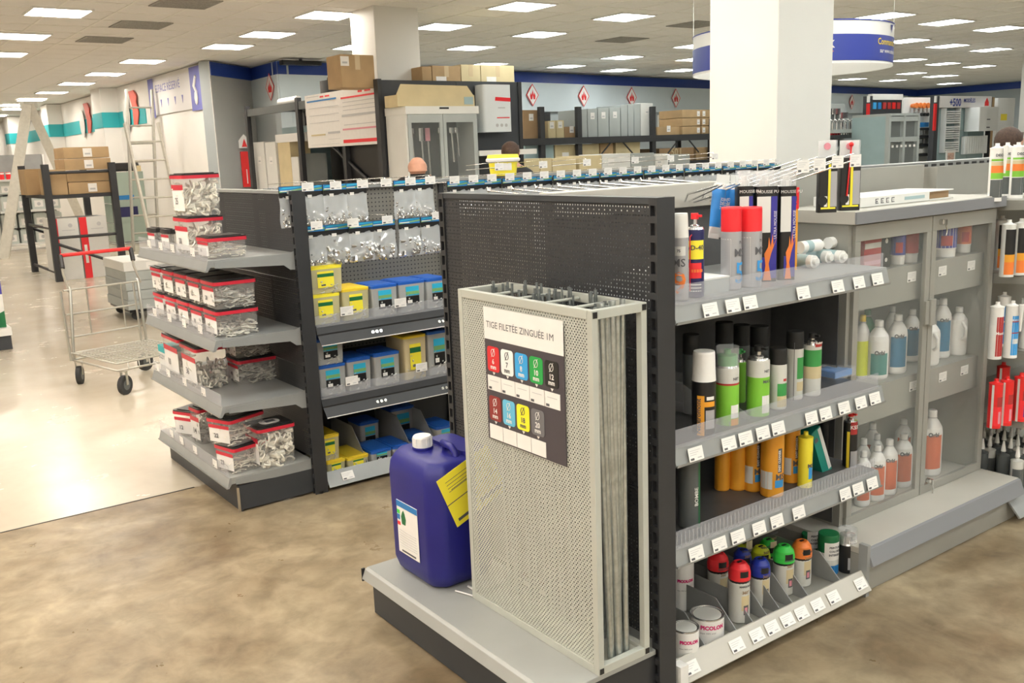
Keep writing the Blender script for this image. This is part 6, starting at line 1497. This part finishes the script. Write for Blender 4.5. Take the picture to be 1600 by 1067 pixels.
for a, b, pt, m_, sk, lab in rows:
    if sk: continue
    carton_px(a, b, pt, WY+.13, zb1+.001, .7, m_, lab, tape=False, sticker=(.5, .75, .10, .12) if b-a > 11 else None)
for k in range(3):
    z = zb1+.001+k*.165
    carton(onY(1066, 180, WY+.05).x, onY(1094, 180, WY+.05).x, WY+.05, WY+.7, z, z+.155, 'kraft', ('brown and white carton at the bottom of the three-high stack', 'brown and white carton in the middle of the three-high stack', 'brown and white carton on top of the three-high stack')[k], sticker=(.9, .5, .08, .1), tape=False)
    carton(onY(1097, 180, WY+.05).x, onY(1125, 180, WY+.05).x, WY+.05, WY+.7, z, z+.155, 'kraft', ('carton at the foot of the stack cut off by the big column', 'carton in the middle of the stack cut off by the big column', 'carton on top of the stack cut off by the big column')[k], sticker=(.1, .5, .08, .1), tape=False)
t = thing('glazed_panel', 'pale glazed panel standing behind the low kraft carton', 'panel', (onY(1028, 180, WY+.8).x, WY+.78, zb1+.001)); mb = MB(); mb.box(0, .85, 0, .03, 0, .42, 'cartonwhite'); mb.build('panel_board', t); mb = MB(); mb.box(.05, .3, -.005, 0, .03, .39, 'glasspane'); mb.build('glass', t)
for k, (a, b, pt, m_, lab) in enumerate(((820, 845, 225, 'cartonblue', 'blue-grey carton at the left of the lower rack level'), (846, 865, 224, 'cartonblue', 'blue-grey carton second on the lower rack level'), (867, 899, 226, 'kraftpale', 'tan carton with white sticker on the lower level'), (900, 936, 225, 'kraftpale', 'tan carton with hand holes on the lower level'),
      (938, 958, 224, 'kraft', 'small kraft carton behind the braces'), (962, 1000, 222, 'kraftpale', 'pale carton behind the rack braces'), (1030, 1084, 231, 'kraftdark', 'dark brown carton marked 50 l on the lower level'), (1088, 1112, 230, 'kraft', 'kraft carton beside the 50 l one'))):
    t = carton_px(a, b, pt, WY+.13, zb2+.001, .7, m_, lab, tape=False, sticker=(.5, .45, .16, .16) if k in (2,) else None)
    if k == 6: text('50 l', .20, 'kraftpale', t, (-.17, -.354, .12), (1, 0, 0), (0, 0, 1), bold=.004)
# low stock in front of the racking
YF = 9.9
for k, (a, b, pt, m_, lab) in enumerate(((815, 843, 248, 'kraftpale', 'low pale carton left in the front stock row'), (844, 862, 247, 'kraftpale', 'low pale carton second in the front stock row'), (863, 900, 247, 'kraftpale', 'low pale carton third in the front stock row'), (905, 940, 243, 'kraftpale', 'low pale carton left of the grey wrapped one'), (941, 985, 240, 'cartonwhite', 'pale carton with dark square mark in the front row'), (986, 1022, 239, 'cartongrey', 'grey wrapped carton in the front stock row'), (1024, 1044, 240, 'cartonwhite', 'white carton with label at the right of the front row'), (1046, 1078, 241, 'cartongrey', 'clear-topped grey carton at the right end of front row'))):
    carton_px(a, b, pt, YF, 0.001, .5, m_, lab, tape=False, sticker=(.3, .93, .12, .10) if k in (4, 6) else None)

# ------------------------------------------------------------------ red wall sign by the corner
q = onY(384, 260, 16.55); t = thing('red_sign', 'tall red sign with a small white warning plate on the grey wall', 'sign', (q.x, 16.52, q.z)); mb = MB(); mb.box(-.085, .085, 0, .03, -.36, .26, 'red'); mb.build('board', t); mb = MB(); mb.prism([(-.1, .32), (.1, .32), (.1, .45), (0, .56), (-.1, .45)], 'y', 0, .02, 'paper'); mb.prism([(-.05, .34), (.05, .34), (0, .48)], 'y', -.004, -.001, 'red'); mb.build('plate', t); mb = MB(); mb.box(-.008, .008, -.003, 0, -.3, -.05, 'paper'); mb.build('print', t)
mb = MB(); mb.box(-.06, .06, .03, .45, -.05, .05, 'wallgrey'); mb.build('bracket', t)

# ------------------------------------------------------------------ hanging round sign
cxs, cys, rs = 8.45, 6.5, 1.0
z0_, z1_ = 2.29, 2.69
t = thing('hanging_sign', 'round white and blue hanging sign under the ceiling right of the big column', 'sign', (cxs, cys, z0_)); H_ = z1_-z0_
def ringwall(r, za, zb, m, n=48): 
    return MB().add([(r*cos(2*pi*k/n), r*sin(2*pi*k/n), z) for z in (za, zb) for k in range(n)], [(k, (k+1) % n, n+(k+1) % n, n+k) for k in range(n)], m, True)
ringwall(rs, 0, H_, 'white').build('drum', t)
ringwall(rs+.004, H_*.06, H_*.66, 'signblue').build('blue_band', t); ringwall(rs+.006, H_-.012, H_, 'signblue').build('top_edge', t)
for s_, sz, m_, zz, aa in (('Commandez', .085, 'lidyellow', .175, -13), ('sur www.cedeo.fr', .058, 'paper', .10, -15), ('Click', .15, 'paper', .14, 38), ('COLLECT', .06, 'orange', .07, 37)):
    wrap_text(s_, sz, m_, t, rs+.006, zz, aa-51+30 if False else aa, .001)
mb = MB(); 
for aa in (R_(-18),): mb.add([(-sin(aa+da)*(rs+.008), -cos(aa+da)*(rs+.008), zz) for da, zz in ((-.035, .37), (.035, .37), (0, .29))], [(0, 1, 2)], 'signblue')
mb.build('arrow_mark', t)
for a in (.6, 2.2, 3.8, 5.4): mb = MB(); mb.tube([(rs*cos(a), rs*sin(a), H_), (rs*cos(a), rs*sin(a), CEIL-z0_-.002)], .004, 'white', 5); mb.build('suspension_wire', t)

# ------------------------------------------------------------------ showroom on the right
SY = 10.0
def sx(px, Y=SY): return onY(px, 200, Y).x
def sz(py, px=1400, Y=SY): return onY(px, py, Y).z
def post(px, lab, py=150):
    t = thing('display_post', lab, 'post', (sx(px), SY, 0)); h = sz(py, px)
    mb = MB(); mb.box(-.04, .10, 0, .10, 0, h, 'anthracite'); mb.build('post_body', t); mb = MB(); mb.box(-.09, -.02, -.03, 0, sz(204, px), sz(162, px), 'red'); mb.build('red_plate', t); mb = MB(); mb.box(-.08, -.03, -.03, 0, sz(160, px), sz(150, px), 'white'); mb.build('white_plate', t)
post(1357, 'dark display post with red plate left of the grey cupboard'); post(1461, 'dark display post with red plate beside the models sign')
t = thing('colour_panel', 'dark header panel with six small coloured tiles under a white strip', 'sign', (sx(1361), SY, sz(181)))
L = sx(1409)-sx(1361); zz = sz(181)
mb = MB(); mb.box(0, L, .02, .08, 0, sz(156)-zz, 'anthracite'); mb.build('panel', t); mb = MB(); mb.box(0, L, .0, .08, sz(156)-zz, sz(147)-zz, 'white'); mb.build('header_strip', t)
for k, m_ in enumerate(('s8', 'cardblue', 'brick', 'brick', 'red', 'brick')): mb = MB(); mb.box(.05+k*L*.155, .05+k*L*.155+L*.10, .005, .02, sz(170)-zz, sz(160)-zz, m_); mb.build('tile', t)
# the panel rests on the cupboard's back frame
mb = MB(); mb.box(0.0, .05, .03, .08, -zz+.0, 0, 'anthracite'); mb.build('leg', t); mb = MB(); mb.box(L-.05, L, .03, .08, -zz+.0, 0, 'anthracite'); mb.build('leg', t)
CYY = 9.2; xa, xb = onY(1389, 210, CYY).x, onY(1434, 210, CYY).x; zc = onY(1400, 181, CYY).z; L = xb-xa
t = thing('glass_cupboard', 'grey cupboard with four dark glass windows in the showroom', 'cupboard', (xa, CYY, 0))
mb = MB(); mb.box(-.01, 0, 0, .7, 0, zc, 'cartonblue'); mb.build('side_panel', t); mb = MB(); mb.box(0, L, .05, .7, 0, zc, 'candark'); mb.build('carcass', t); mb = MB(); mb.box(-.01, L+.01, -.02, .7, zc, zc+.04, 'cartongrey'); mb.build('top_panel', t)
for z in (.05, .9, (onY(1400, 218, CYY).z), zc-.05): mb = MB(); mb.box(0, L, -.01, .05, z-.04, z+.04, 'cartongrey'); mb.build('rail', t)
for u in (0, .5, 1): mb = MB(); mb.box(L*u-.03, L*u+.03, -.015, .05, 0, zc, 'cartongrey'); mb.build('stile', t)
for u in (0, .5):
    for a, b in ((.94, onY(1400, 218, CYY).z-.04), (onY(1400, 218, CYY).z+.04, zc-.09)): mb = MB(); mb.box(L*u+.03, L*u+L*.5-.03, .0, .006, a, b, 'glasspane'); mb.build('glass_pane', t)
mb = MB()
for k in range(6): mb.box(L*(.08+.15*k), L*(.08+.15*k)+.05, -.02, -.011, 1.42, 1.46, 'paper'); 
o = mb.build('price_tags', t); o['kind'] = 'stuff'
# tap display left
x0, x1 = sx(1296), sx(1350)
t = thing('tap_display', 'grey display of chrome taps and showers left of the red post', 'display', (x0, SY, 0)); L = x1-x0
mb = MB(); mb.box(0, L, .4, .45, 0, sz(160), 'cartongrey'); mb.build('back_panel', t)
for py in (200, 208, 225): mb = MB(); mb.box(0, L, -.1, .4, sz(py)-.06, sz(py), 'cartongrey' if py != 208 else 'dark'); mb.build('shelf', t)
for k in range(7):
    x = x0+.1+k*(L-.2)/6.5
    b = thing('tap', 'chrome tap on the showroom display shelf', 'tap', (x, SY+.1, sz(200)+.001), 0, 'chrome taps on display'); mb = MB(); mb.cyl((0, 0, 0), (0, 0, .12), .022, 'steelcap', n=8); mb.build('tap_body', b); mb = MB(); mb.tube([(0, 0, .10), (0, -.05, .17), (0, -.11, .13)], .012, 'steelcap', 6); mb.build('spout', b)
for k in range(9):
    x = x0+.06+k*.07
    if x < x1-.05: b = thing('valve', 'small '+('red-handled' if k < 4 else 'grey')+' valve on the lower showroom shelf', 'valve', (x, SY+.0, sz(208)+.001), 0, ('red' if k < 4 else 'grey')+' valves on display'); mb = MB(); mb.cyl((0, 0, 0), (0, 0, .06), .02, 'capred' if k < 4 else 'steelcap', n=8); mb.build('valve_body', b)
for k, (px, py) in enumerate(((1316, 172), (1330, 172), (1342, 178))):
    b = thing('shower_fitting', ('black shower bar fitting leftmost on the display back', 'chrome shower head in the middle of the display back', 'chrome mixer right on the display back')[k], 'fitting', (sx(px), SY+.38, sz(py))); mb = MB(); mb.bbox(-.12, .12, -.08, .018, -.05, .05, 'black' if k == 0 else 'steelcap', c=.02); mb.build('fitting_body', b); mb = MB(); mb.cyl((0, -.04, -.20), (0, -.04, -.05), .02, 'black' if k == 0 else 'steelcap', n=8); mb.build('outlet', b)
# middle shelf with orange fittings
x0, x1 = sx(1411, SY+.5), sx(1455, SY+.5)
t = thing('fitting_display', 'pale panel display with rows of orange and black fittings', 'display', (x0, SY+.5, 0)); L = x1-x0
mb = MB(); mb.box(0, L, .02, .06, 0, sz(152, 1430, SY+.5), 'cartonwhite'); mb.build('back_panel', t)
for py in (200, 212, 225, 240):
    mb = MB(); zq = sz(py, 1430, SY+.5); mb.box(0, L, -.25, .02, zq-.05, zq, 'dark'); mb.build('shelf', t)
for k in range(5):
    for j, (py, m_, r) in enumerate(((165, 'orange', .055), (179, 'black', .035))):
        px = 1429+k*6 if j == 0 else 1427+k*5; q = onY(px, py, SY+.45)
        b = thing('round_fitting', f'{"orange" if j == 0 else "black"} round fitting, {nth(k, 5, False)} of its showroom row', 'fitting', (q.x, SY+.519, q.z), 0, ('orange' if j == 0 else 'black')+' fittings row'); mb = MB(); mb.cyl((0, -.12, 0), (0, 0, 0), r, m_, r1=r*.6, n=10); mb.build('fitting_body', b)
for k, (py, m_) in enumerate(((199.5, 'cardblue'), (211.5, 'steelcap'), (224.5, 'steelcap'), (239.5, 'cartonwhite'))):
    for j in range(3):
        z = sz(py, 1430, SY+.5); b = thing('stock_box', ('blue box on the first fitting shelf', 'silver box on the second fitting shelf', 'silver box on the third fitting shelf', 'white box on the lowest visible fitting shelf')[k], 'box', (x0+.1+j*.17, SY+.35, z), 0, ('blue', 'silver upper', 'silver lower', 'white')[k]+' boxes on the fitting shelf'); mb = MB(); mb.bbox(-.07, .07, -.08, .08, .004, .09, m_, c=.01); mb.build('box_body', b)
# model panel with radiator and boiler
x0, x1 = sx(1467), sx(1547); zz = sz(252, 1500)
t = thing('showroom_panel', 'grey tiled showroom panel headed plus 500 modeles', 'display', (x0, SY, 0)); L = x1-x0
for i in range(3):
    for j in range(5): mb = MB(); mb.box(i*L/3+.004, (i+1)*L/3-.004, .12, .15, j*.42+.004, j*.42+.416, 'cartonblue'); mb.build('wall_tile', t)
mb = MB(); mb.box(0, L, .15, .2, 0, sz(150, 1500), 'cartongrey'); mb.build('back_panel', t)
h0 = sz(168, 1500); mb = MB(); mb.box(0, L, .0, .15, h0, sz(150, 1500), 'signpale'); mb.build('header', t)
text('+500', .20, 'signblue', t, (.06*L*2+.1, -.002, h0+.03), (1, 0, 0), (0, 0, 1), bold=.006); text('MODÈLES', .10, 'signblue', t, (L*.44, -.002, h0+.10), (1, 0, 0), (0, 0, 1), bold=.003)
mb = MB(); mb.prism([(L*.86, h0+.03), (L*.94, h0+.03), (L*.94, h0+.10), (L*.90, h0+.19), (L*.86, h0+.10)], 'y', -.003, -.001, 'red'); mb.build('flame_mark', t)
x0r, x1r = sx(1480, SY-.02), sx(1502, SY-.02)
t = thing('towel_radiator', 'white ladder towel radiator on the tiled showroom panel', 'radiator', (x0r, SY+.03, sz(238, 1490))); L = x1r-x0r; hh = sz(169, 1490)-sz(238, 1490)
for x in (0, L): mb = MB(); mb.box(x-.015, x+.015, -.02, .085, 0, hh, 'radiator'); mb.build('rail', t)
for k in range(20):
    if k % 7 != 5: mb = MB(); mb.box(.015, L-.015, -.025, .015, hh*k/20+.01, hh*k/20+.035, 'radiator'); mb.build('rung', t)
x0r, x1r = sx(1514), sx(1544)
t = thing('boiler', 'white wall boiler at the right of the showroom panel', 'boiler', (x0r, SY-.2, sz(205, 1528))); mb = MB(); L = x1r-x0r; hh = sz(168, 1528)-sz(205, 1528); mb.bbox(0, L, 0, .31, 0, hh, 'radiator', c=.02); mb.build('casing', t); mb = MB(); mb.box(L*.38, L*.55, -.004, -.001, hh*.46, hh*.50, 'print'); mb.box(L*.38, L*.55, -.004, -.001, hh*.12, hh*.17, 'print'); mb.build('display', t)
t = thing('panel_radiator', 'white panel radiator below the boiler', 'radiator', (sx(1511), SY+.02, sz(240, 1528))); L = sx(1546)-sx(1511); hh = sz(212, 1528)-sz(240, 1528); mb = MB(); mb.bbox(0, L, 0, .09, 0, hh, 'radiator', c=.01); mb.build('panel', t)
mb = MB()
for k in range(10): mb.box(L*(k+.4)/10, L*(k+.6)/10, -.006, 0, .02, hh-.02, 'radiator')
o = mb.build('fins', t); o['kind'] = 'stuff'
t = thing('photo_card', 'photograph of a person taped below the towel radiator', 'picture', (sx(1479, SY-.3), SY-.32, sz(251, 1490, SY-.3))); mb = MB(); L = .32; mb.box(0, L, 0, .01, 0, .20, 'paper'); mb.build('card', t); mb = MB(); mb.box(.05, .27, -.002, 0, .02, .15, 'photo_skin'); mb.build('picture', t)
mb = MB(); mb.box(.14, .18, .01, .03, -sz(251, 1490, SY-.3), .15, 'shelfgrey'); mb.build('stand', t)
t = thing('heater_cabinet', 'tall white heater with yellow sticker beside a brown post', 'heater', (sx(1557), SY, 0)); L = sx(1584)-sx(1557); mb = MB(); mb.bbox(0, L, 0, .4, 0, sz(153, 1570), 'radiator', c=.02); mb.build('casing', t); mb = MB(); mb.box(L*.2, L*.55, -.004, -.001, sz(188, 1570), sz(178, 1570), 'lidyellow2'); mb.build('sticker', t); 
t = thing('brown_post', 'narrow brown post between showroom panel and tall heater', 'post', (sx(1548), SY, 0)); mb = MB(); mb.box(0, .09, 0, .1, 0, sz(152, 1550), 'kraft'); mb.build('post_body', t); mb = MB(); mb.box(-.02, 0, .0, .1, 0, sz(152, 1550), 'dark'); mb.build('edge_strip', t)

# ------------------------------------------------------------------ people
def person(x, y, yaw, h, label, bald=False, hairm='hair', lean=0., hunch=0.):
    t = thing('person', label, 'person', (x, y, 0), yaw)
    V, E, Rr = [], [], []
    def v(co, r, p=None):
        V.append(co); Rr.append(r); i = len(V)-1
        if p is not None: E.append((p, i))
        return i
    s = h
    pel = v((0, 0, .53*s), .095*s if False else .085*s); sp = v((0, .0, .62*s), .078*s, pel); ch = v((0, -lean*.4, .73*s), .088*s, sp); sh = v((0, -lean*.7, .805*s+hunch), .066*s, ch)
    nk = v((0, -lean*.85, .852*s), .040*s, sh); h0 = v((0, -lean-.004*s, .885*s), .040*s, nk); h1 = v((0, -lean-.002*s, .925*s), .052*s, h0); h2 = v((0, -lean+.006*s, .962*s), .044*s, h1); v((0, -lean+.006*s, .985*s), .026*s, h2)
    v((0, -lean-.062*s, .915*s), .010*s, h1)
    for sg in (-1, 1):
        v((sg*.056*s, -lean+.004*s, .925*s), .010*s, h1)
        a = v((sg*.110*s, -lean*.7, .800*s+hunch), .042*s, sh); b = v((sg*.125*s, .01*s, .64*s), .026*s, a); c = v((sg*.115*s, -.12*s, .57*s), .019*s, b); d = v((sg*.10*s, -.17*s, .575*s), .018*s, c)
        for k in range(4): v((sg*(.085+.012*k)*s, -.215*s, (.575-.004*(k % 2))*s), .0055*s, d)
        v((sg*.075*s, -.185*s, .585*s), .006*s, d)
        a = v((sg*.052*s, 0, .49*s), .055*s, pel); b = v((sg*.055*s, -.005*s, .285*s), .036*s, a); c = v((sg*.055*s, .01*s, .055*s), .024*s, b); v((sg*.06*s, -.085*s, .022*s), .02*s, c)
    me = bpy.data.meshes.new('body'); me.from_pydata(V, E, []); o = bpy.data.objects.new('body', me); COL.objects.link(o)
    mo = o.modifiers.new('skin', 'SKIN'); sk = me.skin_vertices[0].data
    for i, r in enumerate(Rr): sk[i].radius = (r, r)
    sk[0].use_root = True
    ss = o.modifiers.new('sub', 'SUBSURF'); ss.levels = 2; ss.render_levels = 2
    dg = bpy.context.evaluated_depsgraph_get(); dg.update(); m2 = bpy.data.meshes.new_from_object(o.evaluated_get(dg)); bpy.data.objects.remove(o)
    m2.materials.clear()
    for q in ('skin', 'shirt', 'trousers', 'black'): m2.materials.append(M[q])
    for p in m2.polygons:
        p.use_smooth = True; c = p.center
        if c.z > .845*s+hunch: k = 0
        elif c.y < -.125*s and c.z < .62*s and c.z > .5*s: k = 0
        elif c.z > .50*s: k = 1
        elif c.z > .045*s: k = 2
        else: k = 3
        p.material_index = k
    zmin = min(q.co.z for q in m2.vertices)
    put('body', m2, t, (0, 0, -zmin))
    top = -lean+.006*s
    mb = MB(); n = 16; rows = 6; vs = []
    for i in range(rows+1):
        th = (pi*.62 if not bald else pi*.50)*i/rows
        for k in range(n):
            a = 2*pi*k/n; front = -sin(a) if False else cos(a+pi/2)
            r = .0545*s*sin(th); yy = r*sin(a)*1.12; zz = .934*s+.0585*s*cos(th)-zmin
            if sin(a) < -.35 and zz < .955*s: zz = .955*s-zmin*0+.002*s
            vs.append((r*cos(a), top+yy, zz))
    if not bald:
        mb.add(vs, [(i*n+k, (i+1)*n+k, (i+1)*n+(k+1) % n, i*n+(k+1) % n) for i in range(rows) for k in range(n)], hairm, True); mb.build('hair', t)
    else:
        vs2 = []
        for i in range(4):
            z = (.905+.014*i)*s-zmin; r = (.0545-.0015*i)*s
            for k in range(n+1):
                a = -.25+(pi+.5)*k/n; vs2.append((r*cos(a), top+r*1.1*sin(a), z))
        mb.add(vs2, [(i*(n+1)+k, i*(n+1)+k+1, (i+1)*(n+1)+k+1, (i+1)*(n+1)+k) for i in range(3) for k in range(n)], 'skin', True); mb.build('cropped_hair', t)
    mb = MB(); mb.lathe([(.046*s, .832*s-zmin+hunch), (.042*s, .856*s-zmin+hunch)], 'shirt', 14, c=(0, -lean*.8)); mb.build('collar', t)
    return t
def stand(px, pyt, d, yaw, label, **k):
    q = onD(px, pyt, d); return person(q.x, q.y, yaw, q.z+.01, label, **k)
stand(651, 240, 8.9, R_(150), 'bald person in a dark top seen from behind near the tool cupboard', bald=True, hunch=.055)
stand(797, 217, 9.7, R_(140), 'person with short dark hair seen from behind the yellow bucket')
stand(1571, 193, 7.4, R_(100), 'dark-haired person in black bending behind the shelves at far right', lean=.10)
# low perforated back shelf visible above the cabinet, right
x0 = onY(1346, 262, 2.8).x
t = thing('gondola', 'pale gondola top with slotted rail seen behind the glass cabinet', 'shelving', (3.55, 2.75, 0))
mb = MB(); mb.box(0, 5.0, 0, .05, .02, GH-.03, 'cabgrey'); mb.build('back_panel', t)
mb = MB(); mb.box(0, 5.0, -.04, .09, GH-.03, GH+.0, 'shelfgrey'); mb.build('top_rail', t)
mb = MB()
for k in range(60): mb.box(.02+k*.08, .065+k*.08, -.042, -.039, GH-.022, GH-.010, 'dark')
o = mb.build('slots', t); o['kind'] = 'stuff'
